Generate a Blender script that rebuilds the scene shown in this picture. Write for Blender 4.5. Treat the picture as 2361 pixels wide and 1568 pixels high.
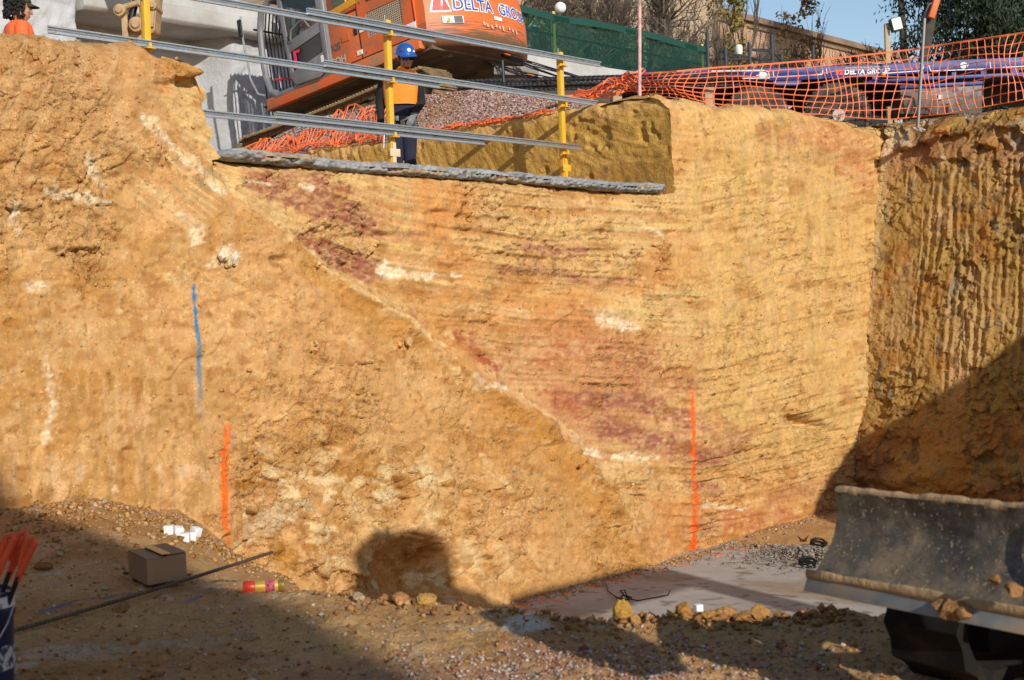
import bpy, bmesh, math, random
import numpy as np
from mathutils import Vector, Matrix

for o in list(bpy.data.objects): bpy.data.objects.remove(o)
scene = bpy.context.scene
COL = scene.collection
rng = np.random.default_rng(7); random.seed(7)

# ------------------------------------------------------------------ camera
FPX = 3279.0                         # focal length in units of a 2361 px wide picture
CAM = np.array([0.0, 0.0, 1.33])
_p, _r = math.atan(0.01677), math.radians(2.0)
_f = np.array([0, math.cos(_p), -math.sin(_p)]); _u0 = np.array([0, math.sin(_p), math.cos(_p)]); _r0 = np.array([1.0, 0, 0])
CR = _r0*math.cos(_r) - _u0*math.sin(_r); CU = _u0*math.cos(_r) + _r0*math.sin(_r); CF = _f
cd = bpy.data.cameras.new('camera'); cam = bpy.data.objects.new('camera', cd); COL.objects.link(cam)
m = Matrix(((CR[0], CU[0], -CF[0], CAM[0]), (CR[1], CU[1], -CF[1], CAM[1]), (CR[2], CU[2], -CF[2], CAM[2]), (0, 0, 0, 1)))
cam.matrix_world = m
cd.sensor_width = 36; cd.lens = 50; cd.clip_start = 0.05; cd.clip_end = 2000
cd.dof.use_dof = True; cd.dof.focus_distance = 16.0; cd.dof.aperture_fstop = 5.0
scene.camera = cam

# ------------------------------------------------------------------ light
SUN_AZ = np.array([0.454, -0.891]); SUN_EL = math.radians(23.5)
SDIR = np.array([SUN_AZ[0]*math.cos(SUN_EL), SUN_AZ[1]*math.cos(SUN_EL), math.sin(SUN_EL)])   # towards the sun
w = bpy.data.worlds.new('World'); scene.world = w; w.use_nodes = True
nt = w.node_tree; bg = nt.nodes['Background']; sky = nt.nodes.new('ShaderNodeTexSky')
sky.sky_type = 'NISHITA'; sky.sun_disc = False; sky.sun_elevation = SUN_EL
sky.sun_rotation = math.atan2(SUN_AZ[0], SUN_AZ[1]); sky.altitude = 100; sky.air_density = 1.0; sky.dust_density = 0.6; sky.ozone_density = 1.2
nt.links.new(sky.outputs[0], bg.inputs[0]); bg.inputs[1].default_value = 0.13
sl = bpy.data.lights.new('sun', 'SUN'); so = bpy.data.objects.new('sun', sl); COL.objects.link(so)
sl.energy = 4.2; sl.angle = math.radians(0.53); sl.color = (1.0, 0.94, 0.84)
so.rotation_euler = Vector(SDIR).to_track_quat('Z', 'Y').to_euler(); so.location = (0, -20, 40)
scene.view_settings.view_transform = 'Standard'; scene.view_settings.look = 'None'
scene.view_settings.exposure = 0.0; scene.view_settings.gamma = 1; scene.view_settings.use_curve_mapping = False
scene.render.engine = 'CYCLES'

# ------------------------------------------------------------------ geometry of the place
AX = np.array([0.656, 0.755]); BX = np.array([0.755, -0.656])     # a runs along the cut face to the right and away, b out of it
AX /= np.linalg.norm(AX); BX = np.array([AX[1], -AX[0]])
P0 = np.array([-0.236, 14.72])
Z_LIP, Z_LEFT, Z_TOP, Z_SLAB = 2.78, 3.62, 3.97, -1.62
K_L, K_R = -3.40, 3.45

def AB(k, t, z):                      # site coordinates: k along the face, t out of the face towards the camera
    return np.array([P0[0] + k*AX[0] + t*BX[0], P0[1] + k*AX[1] + t*BX[1], z])
def ABv(k, t, z):
    return np.stack([P0[0] + k*AX[0] + t*BX[0], P0[1] + k*AX[1] + t*BX[1], z + 0*k], -1)
def W(px, py, d):                     # a point d metres ahead of the camera on the line of sight through px, py
    return CAM + d*(CF + CR*(px-1180.5)/FPX + CU*(784-py)/FPX)
def onz(px, py, z):
    v = CF + CR*(px-1180.5)/FPX + CU*(784-py)/FPX
    return CAM + v*((z-CAM[2])/v[2])
def proj(P):
    q = P - CAM; d = q@CF
    return 1180.5 + FPX*(q@CR)/d, 784 - FPX*(q@CU)/d, d
ROTZ_A = math.atan2(AX[1], AX[0])     # rotation that turns local x into a

# ------------------------------------------------------------------ numpy noise
_TAB = np.random.default_rng(11).random(1 << 16).astype(np.float32)
def _h(ix, iy, seed):
    i = np.asarray(ix).astype(np.int32); j = np.asarray(iy).astype(np.int32)
    return _TAB[(i*40503 + j*30011 + seed*9973) & 65535]
def n2(x, y, seed=0):
    x = np.asarray(x, np.float32); y = np.asarray(y, np.float32)
    ix = np.floor(x); iy = np.floor(y); fx = x-ix; fy = y-iy
    ux = fx*fx*fx*(fx*(fx*6-15)+10); uy = fy*fy*fy*(fy*(fy*6-15)+10)
    i = ix.astype(np.int32)*40503 + iy.astype(np.int32)*30011 + seed*9973
    a = _TAB[i & 65535]; b = _TAB[(i+40503) & 65535]; c = _TAB[(i+30011) & 65535]; d = _TAB[(i+70514) & 65535]
    return 2*((a*(1-ux)+b*ux)*(1-uy) + (c*(1-ux)+d*ux)*uy) - 1
def fbm(x, y, octv=4, seed=0, gain=0.5):
    s = 0; amp = 1; tot = 0
    for i in range(octv):
        s = s + amp*n2(x*2.03**i + 17.3*i, y*2.03**i - 9.1*i, seed+i); tot += amp; amp *= gain
    return s/tot
def cell(x, y, seed=0, jit=0.9):       # (random of nearest cell, dx, dy, F1, F2)
    x = np.asarray(x, np.float32); y = np.asarray(y, np.float32)
    ix = np.floor(x); iy = np.floor(y)
    F1 = np.full(x.shape, 9.0, np.float32); F2 = F1.copy(); R = np.zeros(x.shape, np.float32); DX = R.copy(); DY = R.copy()
    for i in (-1, 0, 1):
        for j in (-1, 0, 1):
            cx, cy = ix+i, iy+j
            dx = cx+0.5+jit*(_h(cx, cy, seed)-0.5)-x; dy = cy+0.5+jit*(_h(cx, cy, seed+1)-0.5)-y
            d = np.hypot(dx, dy); n = d < F1
            F2 = np.where(n, F1, np.minimum(F2, d)); F1 = np.where(n, d, F1)
            R = np.where(n, _h(cx, cy, seed+2), R); DX = np.where(n, dx, DX); DY = np.where(n, dy, DY)
    return R, DX, DY, F1, F2
def sst(e0, e1, x):
    t = np.clip((x-e0)/(e1-e0), 0, 1); return t*t*(3-2*t)
def lin(r, g, b):
    c = np.array([r, g, b])/255.0
    return np.where(c <= 0.04045, c/12.92, ((c+0.055)/1.055)**2.4)
def A(r, g, b, s=0.8):                # albedo of a surface that shows as r, g, b in full sun
    return lin(r, g, b)*s
def mixc(c, col, m):
    m = np.clip(m, 0, 1)[..., None]; return c*(1-m) + np.asarray(col)*m
def seglen(u, v, pts):                # distance of (u, v) to a polyline, and how far along it (0..1)
    best = np.full(u.shape, 1e9); bt = np.zeros(u.shape); pts = np.asarray(pts, float); n = len(pts)-1
    for i in range(n):
        p, q = pts[i], pts[i+1]; dq = q-p; L = dq@dq
        t = np.clip(((u-p[0])*dq[0] + (v-p[1])*dq[1])/L, 0, 1)
        d = np.hypot(u-p[0]-t*dq[0], v-p[1]-t*dq[1]); b = d < best
        best = np.where(b, d, best); bt = np.where(b, (i+t)/n, bt)
    return best, bt

# ------------------------------------------------------------------ materials
MATS = {}
def mat(name, rgb=(0.5, 0.5, 0.5), rough=0.7, metal=0.0, var=0.0, vscale=6.0, dirt=None, dirt_amt=0.0, dscale=3.0, bump=0.0, bscale=40.0, attr=None,
        alpha=1.0, trans=0.0, spec=0.5, coat=0.0, emit=None, stretch=(1, 1, 1), dsharp=0.08, detail=5):
    if name in MATS: return MATS[name]
    M = bpy.data.materials.new(name); M.use_nodes = True; MATS[name] = M
    N = M.node_tree.nodes; L = M.node_tree.links; P = N['Principled BSDF']
    P.inputs['Roughness'].default_value = rough; P.inputs['Metallic'].default_value = metal
    P.inputs['Specular IOR Level'].default_value = spec
    if coat: P.inputs['Coat Weight'].default_value = coat
    tc = N.new('ShaderNodeTexCoord'); mp = N.new('ShaderNodeMapping'); mp.inputs['Scale'].default_value = stretch
    L.new(tc.outputs['Object'], mp.inputs['Vector'])
    if attr:
        at = N.new('ShaderNodeAttribute'); at.attribute_name = attr; col = at.outputs['Color']
    else:
        rg = N.new('ShaderNodeRGB'); rg.outputs[0].default_value = (*rgb, 1); col = rg.outputs[0]
    def noise(scale, det=detail):
        n = N.new('ShaderNodeTexNoise'); n.inputs['Scale'].default_value = scale; n.inputs['Detail'].default_value = det
        n.inputs['Roughness'].default_value = 0.6; L.new(mp.outputs[0], n.inputs['Vector']); return n.outputs['Fac']
    if var:
        mr = N.new('ShaderNodeMapRange'); mr.inputs['From Min'].default_value = 0.25; mr.inputs['From Max'].default_value = 0.75
        mr.inputs['To Min'].default_value = 1-var; mr.inputs['To Max'].default_value = 1+var; L.new(noise(vscale), mr.inputs['Value'])
        mm = N.new('ShaderNodeMix'); mm.data_type = 'RGBA'; mm.blend_type = 'MULTIPLY'; mm.inputs['Factor'].default_value = 1
        L.new(col, mm.inputs['A']); L.new(mr.outputs[0], mm.inputs['B']); col = mm.outputs['Result']
    if dirt is not None:
        mr = N.new('ShaderNodeMapRange'); t = 1-dirt_amt; t = 0.3+0.4*t
        mr.inputs['From Min'].default_value = t-dsharp; mr.inputs['From Max'].default_value = t+dsharp; L.new(noise(dscale, 8), mr.inputs['Value'])
        mm = N.new('ShaderNodeMix'); mm.data_type = 'RGBA'; L.new(mr.outputs[0], mm.inputs['Factor'])
        L.new(col, mm.inputs['A']); mm.inputs['B'].default_value = (*dirt, 1); col = mm.outputs['Result']
        rr = N.new('ShaderNodeMapRange'); rr.inputs['To Min'].default_value = rough; rr.inputs['To Max'].default_value = max(rough, 0.9)
        L.new(mr.outputs[0], rr.inputs['Value']); L.new(rr.outputs[0], P.inputs['Roughness'])
    L.new(col, P.inputs['Base Color'])
    if bump:
        b = N.new('ShaderNodeBump'); b.inputs['Strength'].default_value = 1.0; b.inputs['Distance'].default_value = bump
        L.new(noise(bscale, 6), b.inputs['Height']); L.new(b.outputs[0], P.inputs['Normal'])
    if alpha < 1: P.inputs['Alpha'].default_value = alpha
    if trans: P.inputs['Transmission Weight'].default_value = trans
    if emit: P.inputs['Emission Color'].default_value = (*emit[0], 1); P.inputs['Emission Strength'].default_value = emit[1]
    return M

def rock_mat(name, speck=0.5, fine=70.0, bump=0.02, bscale=24.0, var=0.3, stone=(1.5, 1.45, 1.35), dark=0.62):
    M = bpy.data.materials.new(name); M.use_nodes = True; MATS[name] = M; N = M.node_tree.nodes; L = M.node_tree.links; P = N['Principled BSDF']
    P.inputs['Roughness'].default_value = .95; P.inputs['Specular IOR Level'].default_value = .15
    tc = N.new('ShaderNodeTexCoord'); at = N.new('ShaderNodeAttribute'); at.attribute_name = 'col'; col = at.outputs['Color']
    def nz(sc, det, ro=.6):
        n = N.new('ShaderNodeTexNoise'); n.inputs['Scale'].default_value = sc; n.inputs['Detail'].default_value = det; n.inputs['Roughness'].default_value = ro; L.new(tc.outputs['Object'], n.inputs['Vector']); return n.outputs['Fac']
    def rngm(v, a, b, c, d):
        m_ = N.new('ShaderNodeMapRange'); m_.inputs['From Min'].default_value = a; m_.inputs['From Max'].default_value = b; m_.inputs['To Min'].default_value = c; m_.inputs['To Max'].default_value = d; L.new(v, m_.inputs[0]); return m_.outputs[0]
    def mul(c, f=None, colr=None, fac=None):
        m_ = N.new('ShaderNodeMix'); m_.data_type = 'RGBA'; m_.blend_type = 'MULTIPLY'; m_.inputs['Factor'].default_value = 1
        if fac is not None: L.new(fac, m_.inputs['Factor'])
        L.new(c, m_.inputs['A'])
        if f is not None: L.new(f, m_.inputs['B'])
        else: m_.inputs['B'].default_value = (*colr, 1)
        return m_.outputs['Result']
    n1 = nz(14, 9, .7); n2_ = nz(fine, 4, .7); col = mul(col, rngm(n1, .3, .7, 1-var*.5, 1+var*.5)); col = mul(col, rngm(n2_, .32, .68, 1-var, 1+var), fac=rngm(at.outputs['Alpha'], 0, 1, .25, 1.0))
    v = N.new('ShaderNodeTexVoronoi'); v.inputs['Scale'].default_value = 34; L.new(tc.outputs['Object'], v.inputs['Vector'])
    sp = N.new('ShaderNodeSeparateColor'); L.new(v.outputs['Color'], sp.inputs[0])
    isst = N.new('ShaderNodeMath'); isst.operation = 'GREATER_THAN'; isst.inputs[1].default_value = .80; L.new(sp.outputs[0], isst.inputs[0])
    cen = rngm(v.outputs['Distance'], .30, .42, 1, 0); st = N.new('ShaderNodeMath'); st.operation = 'MULTIPLY'; L.new(isst.outputs[0], st.inputs[0]); L.new(cen, st.inputs[1])
    s2 = N.new('ShaderNodeMath'); s2.operation = 'MULTIPLY'; s2.inputs[1].default_value = speck; L.new(st.outputs[0], s2.inputs[0]); col = mul(col, colr=stone, fac=s2.outputs[0])
    pit = rngm(nz(26, 5, .62), .28, .40, dark, 1.0); col = mul(col, pit)
    L.new(col, P.inputs['Base Color'])
    h = N.new('ShaderNodeMath'); h.operation = 'MULTIPLY_ADD'; L.new(st.outputs[0], h.inputs[0]); h.inputs[1].default_value = .35; L.new(nz(bscale, 9, .68), h.inputs[2])
    h2 = N.new('ShaderNodeMath'); h2.operation = 'MULTIPLY_ADD'; L.new(pit, h2.inputs[0]); h2.inputs[1].default_value = .5; L.new(h.outputs[0], h2.inputs[2])
    b = N.new('ShaderNodeBump'); b.inputs['Distance'].default_value = bump; L.new(h2.outputs[0], b.inputs['Height']); L.new(b.outputs[0], P.inputs['Normal'])
    L.new(rngm(at.outputs['Alpha'], 0, 1, .22, 1.0), b.inputs['Strength'])
    return M

# ------------------------------------------------------------------ object helpers
def tag(o, label=None, cat=None, group=None, kind=None):
    if label: o['label'] = label
    if cat: o['category'] = cat
    if group: o['group'] = group
    if kind: o['kind'] = kind
    return o
def link(name, me, material=None, parent=None):
    o = bpy.data.objects.new(name, me); COL.objects.link(o)
    if material is not None and len(me.materials) == 0: me.materials.append(material)
    if parent is not None: o.parent = parent
    return o
def empty(name, loc=(0, 0, 0), rot=(0, 0, 0), mw=None):
    o = bpy.data.objects.new(name, None); COL.objects.link(o); o.empty_display_size = 0.1
    if mw is not None: o.matrix_world = mw
    else: o.location = loc; o.rotation_euler = rot
    return o
def copy_tree(o, parent=None):
    c = o.copy(); COL.objects.link(c); c.parent = parent
    for ch in list(o.children): copy_tree(ch, c)
    return c
def grid_mesh(name, P, material, colr=None, mask=None, smooth=True, flip=False, alpha=None):   # P: (rows, cols, 3)
    r, c = P.shape[:2]
    idx = np.arange(r*c).reshape(r, c)
    q = np.stack([idx[:-1, :-1], idx[:-1, 1:], idx[1:, 1:], idx[1:, :-1]], -1)
    if flip: q = q[..., ::-1]
    q = q.reshape(-1, 4) if mask is None else q[mask]
    used, inv = np.unique(q.ravel(), return_inverse=True)
    V = P.reshape(-1, 3)[used]; q = inv.reshape(-1, 4)
    me = bpy.data.meshes.new(name)
    me.vertices.add(len(V)); me.vertices.foreach_set('co', V.astype(np.float32).ravel())
    me.loops.add(q.size); me.loops.foreach_set('vertex_index', q.astype(np.int32).ravel())
    me.polygons.add(len(q)); me.polygons.foreach_set('loop_start', np.arange(0, q.size, 4, dtype=np.int32))
    me.update(calc_edges=True)
    me.polygons.foreach_set('use_smooth', np.full(len(q), smooth))
    if colr is not None:
        at = me.color_attributes.new('col', 'FLOAT_COLOR', 'POINT')
        cc = np.ones((len(V), 4), np.float32); cc[:, :3] = np.clip(colr.reshape(-1, 3)[used], 0.004, 0.95)
        if alpha is not None: cc[:, 3] = alpha.reshape(-1)[used]
        at.data.foreach_set('color', cc.ravel())
    me.validate(); return link(name, me, material)

class MB:                              # collects shapes that become ONE mesh object
    def __init__(s): s.v = []; s.f = []; s.c = []
    def add(s, V, F, col=None):
        n = len(s.v); s.v.extend([tuple(map(float, p)) for p in V]); s.f.extend([tuple(n+i for i in f) for f in F])
        s.c.extend([col]*len(V)); return s
    def box(s, c, size, M=None, col=None, taper=1.0):
        x, y, z = size[0]/2, size[1]/2, size[2]/2
        V = [(-x, -y, -z), (x, -y, -z), (x, y, -z), (-x, y, -z), (-x*taper, -y*taper, z), (x*taper, -y*taper, z), (x*taper, y*taper, z), (-x*taper, y*taper, z)]
        if M is not None: V = [tuple(M @ Vector(p)) for p in V]
        V = [(p[0]+c[0], p[1]+c[1], p[2]+c[2]) for p in V]
        return s.add(V, [(0, 3, 2, 1), (4, 5, 6, 7), (0, 1, 5, 4), (1, 2, 6, 5), (2, 3, 7, 6), (3, 0, 4, 7)], col)
    def bar(s, p, q, w, h, up=(0, 0, 1), col=None):        # box section beam from p to q
        p = Vector(p); q = Vector(q); d = (q-p).normalized(); u = Vector(up); x = d.cross(u)
        if x.length < 1e-4: x = d.cross(Vector((1, 0, 0)))
        x.normalize(); u = x.cross(d)
        V = [e + x*a*w/2 + u*b*h/2 for e in (p, q) for a, b in ((-1, -1), (1, -1), (1, 1), (-1, 1))]
        return s.add(V, [(0, 1, 2, 3), (7, 6, 5, 4), (0, 4, 5, 1), (1, 5, 6, 2), (2, 6, 7, 3), (3, 7, 4, 0)], col)
    def tube(s, pts, rad, n=8, cap=True, col=None):
        pts = [Vector(p) for p in pts]; R = rad if hasattr(rad, '__len__') else [rad]*len(pts)
        d0 = (pts[1]-pts[0]).normalized(); x = d0.orthogonal().normalized(); V = []; F = []
        for i, p in enumerate(pts):
            d = (pts[min(i+1, len(pts)-1)]-pts[max(i-1, 0)]).normalized(); x = (x - d*x.dot(d)).normalized(); y = d.cross(x)
            V += [p + (x*math.cos(2*math.pi*j/n) + y*math.sin(2*math.pi*j/n))*R[i] for j in range(n)]
        for i in range(len(pts)-1):
            for j in range(n):
                F.append((i*n+j, i*n+(j+1) % n, (i+1)*n+(j+1) % n, (i+1)*n+j))
        if cap: F.append(tuple(range(n))[::-1]); F.append(tuple(range((len(pts)-1)*n, len(pts)*n)))
        return s.add(V, F, col)
    def prism(s, poly, y0, y1, M=None, col=None):           # polygon in x,z swept along y
        n = len(poly); V = [(p[0], y0, p[1]) for p in poly] + [(p[0], y1, p[1]) for p in poly]
        if M is not None: V = [tuple(M @ Vector(p)) for p in V]
        F = [tuple(range(n)), tuple(range(2*n-1, n-1, -1))] + [(j, j+n, (j+1) % n+n, (j+1) % n) for j in range(n)]
        return s.add(V, F, col)
    def loft(s, rings, cap=True, col=None):
        n = len(rings[0]); V = [p for r in rings for p in r]; F = []
        for i in range(len(rings)-1):
            for j in range(n): F.append((i*n+j, i*n+(j+1) % n, (i+1)*n+(j+1) % n, (i+1)*n+j))
        if cap: F.append(tuple(range(n))[::-1]); F.append(tuple(range((len(rings)-1)*n, len(rings)*n)))
        return s.add(V, F, col)
    def lathe(s, prof, c=(0, 0, 0), axis=(0, 0, 1), n=20, col=None):      # prof: (r, h)
        ax = Vector(axis).normalized(); x = ax.orthogonal().normalized(); y = ax.cross(x); c = Vector(c)
        return s.loft([[c + ax*h + (x*math.cos(2*math.pi*j/n) + y*math.sin(2*math.pi*j/n))*max(r, 1e-4) for j in range(n)] for r, h in prof], True, col)
    def build(s, name, material, parent=None, smooth=False, bevel=0.0, bseg=2, auto=None):
        me = bpy.data.meshes.new(name); me.from_pydata(s.v, [], s.f)
        if any(c is not None for c in s.c):
            at = me.color_attributes.new('col', 'FLOAT_COLOR', 'POINT')
            cc = np.ones((len(s.v), 4), np.float32); cc[:, :3] = [c if c is not None else (0.3, 0.3, 0.3) for c in s.c]; at.data.foreach_set('color', cc.ravel())
        bm = bmesh.new(); bm.from_mesh(me); bmesh.ops.recalc_face_normals(bm, faces=bm.faces)
        if bevel:
            es = [e for e in bm.edges if len(e.link_faces) == 2 and e.calc_face_angle(0) > 0.5]
            bmesh.ops.bevel(bm, geom=es, offset=bevel, segments=bseg, affect='EDGES', profile=0.5, clamp_overlap=True)
        bm.to_mesh(me); bm.free()
        if smooth or bevel:
            me.polygons.foreach_set('use_smooth', np.full(len(me.polygons), True)); me.set_sharp_from_angle(angle=math.radians(auto or (40 if smooth else 35)))
        return link(name, me, material, parent)
# ================================================================== THE SETTING
# ---- cut face (runs along a), built as a dense displaced sheet with its own strata colours
NC = 860
ks = [-9.5]
while ks[-1] < 9.6:                                     # columns spaced evenly as seen from the pit floor
    y = P0[1] + ks[-1]*AX[1]; ks.append(ks[-1] + max(y, 8)/1422*1.5)
ks = np.array(ks)
for kk in (K_L, K_R):                                   # a column exactly on each side of the notch
    ks[np.argmin(abs(ks-kk))] = kk
zb = -1.95
R1, R2 = 360, 90
def ztop_of(k):
    zl = Z_LEFT + 0.10*fbm(k*0.9, 0*k+3.1, 3, 5) + 0.05*n2(k*6, 0*k, 8) + 0.10*np.exp(-((k+3.9)/0.28)**2)
    zl = np.where(k > -3.75, zl - 1.2*(k+3.75)**1.5*(k > -3.75).astype(float).clip(0, 1) if False else zl, zl)
    zr = Z_TOP + 0.06*fbm(k*0.8, 0*k+1.7, 3, 6) + 0.03*n2(k*7, 0*k, 9) + 0.10*sst(4.5, 6.0, k)
    return np.where(k < 0, zl, zr)
def faceA_grid():
    lip = Z_LIP + 0.03*fbm(ks*1.5, 0*ks, 3, 11)
    top = ztop_of(ks)
    v1 = np.linspace(0, 1, R1)[:, None]; v2 = (np.arange(1, R2+1)/R2)[:, None]
    Z = np.concatenate([zb + (lip-zb)[None]*v1, lip[None] + (top-lip)[None]*v2], 0)
    K = np.repeat(ks[None], len(Z), 0)
    return K, Z
K, Z = faceA_grid()
# wobble the side edge of the left ridge
edge = np.interp(Z, [2.7, 2.78, 2.9, 3.1, 3.3, 3.5, 3.62, 4], [0, .12, .02, -.05, -.02, -.12, -.24, -.3]) + 0.05*n2(Z*9, 0*Z, 3)
K = K + edge*np.exp(-np.abs(K-K_L)/0.25)*(Z > Z_LIP-0.02)
base = ABv(K, 0*K, Z)
U, V, D = [q.astype(np.float32) for q in proj(base)]; K = K.astype(np.float32); Z = Z.astype(np.float32)
# where the fault runs, as distance in picture units of the face (positive: upper right of it)
FAULT = [(380, 230), (470, 340), (520, 400), (600, 478), (700, 572), (800, 655), (900, 712), (960, 752), (1050, 832), (1130, 900), (1230, 965), (1300, 1020), (1385, 1120), (1480, 1290)]
fu = np.array([p[1] for p in FAULT]); fx = np.array([p[0] for p in FAULT])
side = (U - np.interp(V, fu, fx))*0.72 + 14*fbm(U/60, V/60, 3, 21)
RIGHT = sst(-8, 8, side)
bend = np.interp(U, [400, 500, 900, 1200, 1600, 2000, 2300], [-45, 0, 150, 195, 215, 125, 20])
Bd = V - bend
wv = 10*fbm(U/140, V/140, 3, 31)
lay = fbm(U/330, (Bd+wv)/15, 4, 41)                     # layered
lay2 = fbm(U/200, (Bd+wv)/7, 3, 47)
# ---- relief (metres, positive: out of the face)
cr, cdx, cdy, c1, c2 = cell(K*1.9 + 0.4*fbm(K*2, Z*2, 2, 3), Z*2.3 + 0.4*fbm(K*2+5, Z*2, 2, 4), 60)
er, edx, edy, e1, e2 = cell(K*6.5 + 0.5*n2(K*5, Z*5, 1), Z*8.0 + 0.5*n2(K*5+9, Z*5, 2), 70)
big = 0.11*fbm(K/1.7, Z/1.5, 4, 51)
block = 0.030*(cr-0.5) + cdx*0.020*(_h(np.floor(cr*999), np.floor(cr*7), 4)-0.5)*2 + cdy*0.03*(_h(np.floor(cr*999), np.floor(cr*7), 5)-0.5)*2
chip = 0.034*(er-0.5) + edy*0.030*(_h(np.floor(er*999), 0*er, 6)-0.5)*2
rough = sst(-0.12, 0.22, fbm(K/1.0, Z/0.7, 4, 81, .6) + 0.25*fbm(K*5, Z*5, 2, 84))      # patches that are broken, others scraped smooth
strat = 0.034*lay + 0.030*lay2
clod = 0.05*np.clip(n2(K*16+3*n2(K*5,Z*5,88), Z*16, 92)-0.55, 0, 1)*(0.4+rough) + 0.06*np.clip(n2(K*7, Z*8, 93)-0.5, 0, 1)*rough
D1 = big + block*(0.4+0.6*rough) + chip*(0.25+0.9*rough) + strat*(0.25+0.75*RIGHT)*(0.4+0.7*rough) + 0.016*fbm(K*20, Z*20, 3, 91)*(0.3+rough) + clod
crack = np.exp(-((e2-e1)/0.05)**2)*sst(0.15, 0.5, n2(K*2.2, Z*2.6, 95))*rough
crackb = np.exp(-((c2-c1)/0.025)**2)*sst(0.0, 0.5, n2(K*1.1, Z*1.3, 96))
D1 -= 0.045*crack + 0.06*crackb*rough + 0.05*np.clip(n2(K*11, Z*13, 97)-0.6, 0, 1)*rough
# scraped vertical bucket runs on the pale right half, and slanting ones on the left shoulder
vert = sst(1480, 1640, U + 40*n2(U/30, V/120, 3))*(1-sst(780, 900, V))
D1 = D1*(1-0.55*vert) + vert*0.018*fbm(K*6.5+0.15*Z, Z*0.5, 3, 101)
sl_m = (1-sst(330, 470, U))*(1-sst(260, 420, V))
sc = U*0.85 + V*0.5
D1 = D1*(1-0.5*sl_m) + sl_m*0.028*np.abs(n2(sc/42, (V*0.85-U*0.5)/300, 103))
bot = sst(1000, 1060, V)*(1-sst(1130, 1190, V))*(1-sst(440, 520, U))
D1 = D1*(1-0.5*bot) + bot*0.03*fbm(U/34, V/200, 2, 107)
# lower middle: coarse broken rock bulging out towards the hollow
low = sst(960, 1150, V)*sst(480, 620, U)*(1-sst(1050, 1350, U))
stp = sst(0, 5, U-1782-4*n2(V/18, 0*V, 9))*(1-sst(770, 810, V))*sst(350, 380, V); D1 -= 0.035*stp; D1 += stp*(1-sst(1800, 1850, U))*0.035*np.clip(fbm(U/14, V/9, 3, 109), -.3, .6)
D1 += low*(0.10*fbm(K*1.4, Z*1.4, 4, 111) + 0.05*(cr-0.5) + 0.02*(er-0.5))
hol = np.exp(-(((U-940)/105)**2 + ((V-1325)/80)**2)**2); D1 -= 0.32*hol
D1 += 0.05*np.exp(-(side/22)**2)*sst(560, 700, V) - 0.06*RIGHT*sst(400, 600, V)*np.exp(-((side-60)/70)**2)
# an overhung pocket on the right, small pits on the left
pk = np.exp(-((U-1850-0.4*(V-975))/48)**2 - ((V-978-0.25*(U-1850))/13)**2); D1 -= 0.22*pk
for (pu, pv, ru, rv) in ((290, 1040, 16, 9), (760, 355, 20, 9), (420, 190, 40, 10), (1780, 485, 10, 40), (640, 600, 26, 10), (1640, 520, 18, 14), (760, 1030, 16, 8), (1010, 490, 22, 7), (860, 545, 60, 8)):
    D1 -= 0.07*np.exp(-((U-pu)/ru)**2 - ((V-pv)/rv)**2)
D1 += 0.10*np.exp(-((U-430)/50)**2 - ((V-150)/26)**2) + 0.05*np.exp(-((U-510)/26)**2 - ((V-590)/22)**2)
# rounded rims
TOPZ = ztop_of(ks)[None]; TOPZ = np.where((ks[None] > K_L) & (ks[None] < K_R), Z_LIP, TOPZ)
D1 -= 0.22*np.exp(-np.clip(TOPZ-Z, 0, 9)/0.07) + 0.10*np.exp(-np.clip(TOPZ-Z, 0, 9)/0.3)*(np.arange(len(Z))[:, None] > R1)
toe = np.clip((2.78-Z), 0, 9)*0.035
T = D1 + toe
PA = ABv(K, T, Z)
# ---- colours
c_l = A(212, 168, 112); c_r = A(220, 182, 126)
C = np.zeros(K.shape + (3,)) + c_l
C = mixc(C, A(194, 142, 78), 0.36+0.9*fbm(U/150, V/110, 5, 121, .6))
C = mixc(C, A(216, 168, 112), sst(-0.1, 0.6, fbm(U/190, V/150, 3, 125)))
C = mixc(C, A(198, 150, 100), 0.75*(1-sst(210, 330, V))*(1-sst(380, 470, U)))                  # dusty shoulder
Cr = np.zeros(K.shape + (3,)) + c_r
Cr = mixc(Cr, A(232, 190, 120), 1.6*lay)
Cr = mixc(Cr, A(198, 140, 78), -1.5*lay)
Cr = mixc(Cr, A(216, 156, 94), 0.9*sst(0, .5, fbm(U/170, V/120, 3, 131)))
Cr = mixc(Cr, A(214, 196, 140), 0.7*sst(0.15, 0.6, lay2)*sst(-.1, .4, fbm(U/250, V/180, 3, 133)))
pale = sst(1500, 1680, U)
Cr = mixc(Cr, A(220, 178, 112), 0.8*pale)
Cr = mixc(Cr, A(196, 168, 104), pale*0.55*sst(0.1, 0.6, fbm(U/14 + V/70, V/120, 3, 137)))
Cr = mixc(Cr, A(206, 140, 84), 0.65*sst(1020, 1180, V)*sst(1400, 1560, U))
Cr = mixc(Cr, A(204, 148, 104), 0.7*sst(700, 860, V)*(1-sst(1000, 1100, V))*np.exp(-((U-1300)/220)**2))
UW = U + 16*fbm(U/70, V/45, 3, 195) + 5*n2(U/11, V/8, 198); VW = V + 11*fbm(U/60+9, V/50, 3, 196) + 3.5*n2(U/10+4, V/7, 199)
GRN = n2(U/7, V/5, 191); GRN2 = fbm(U/26, V/13, 3, 192)
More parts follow.
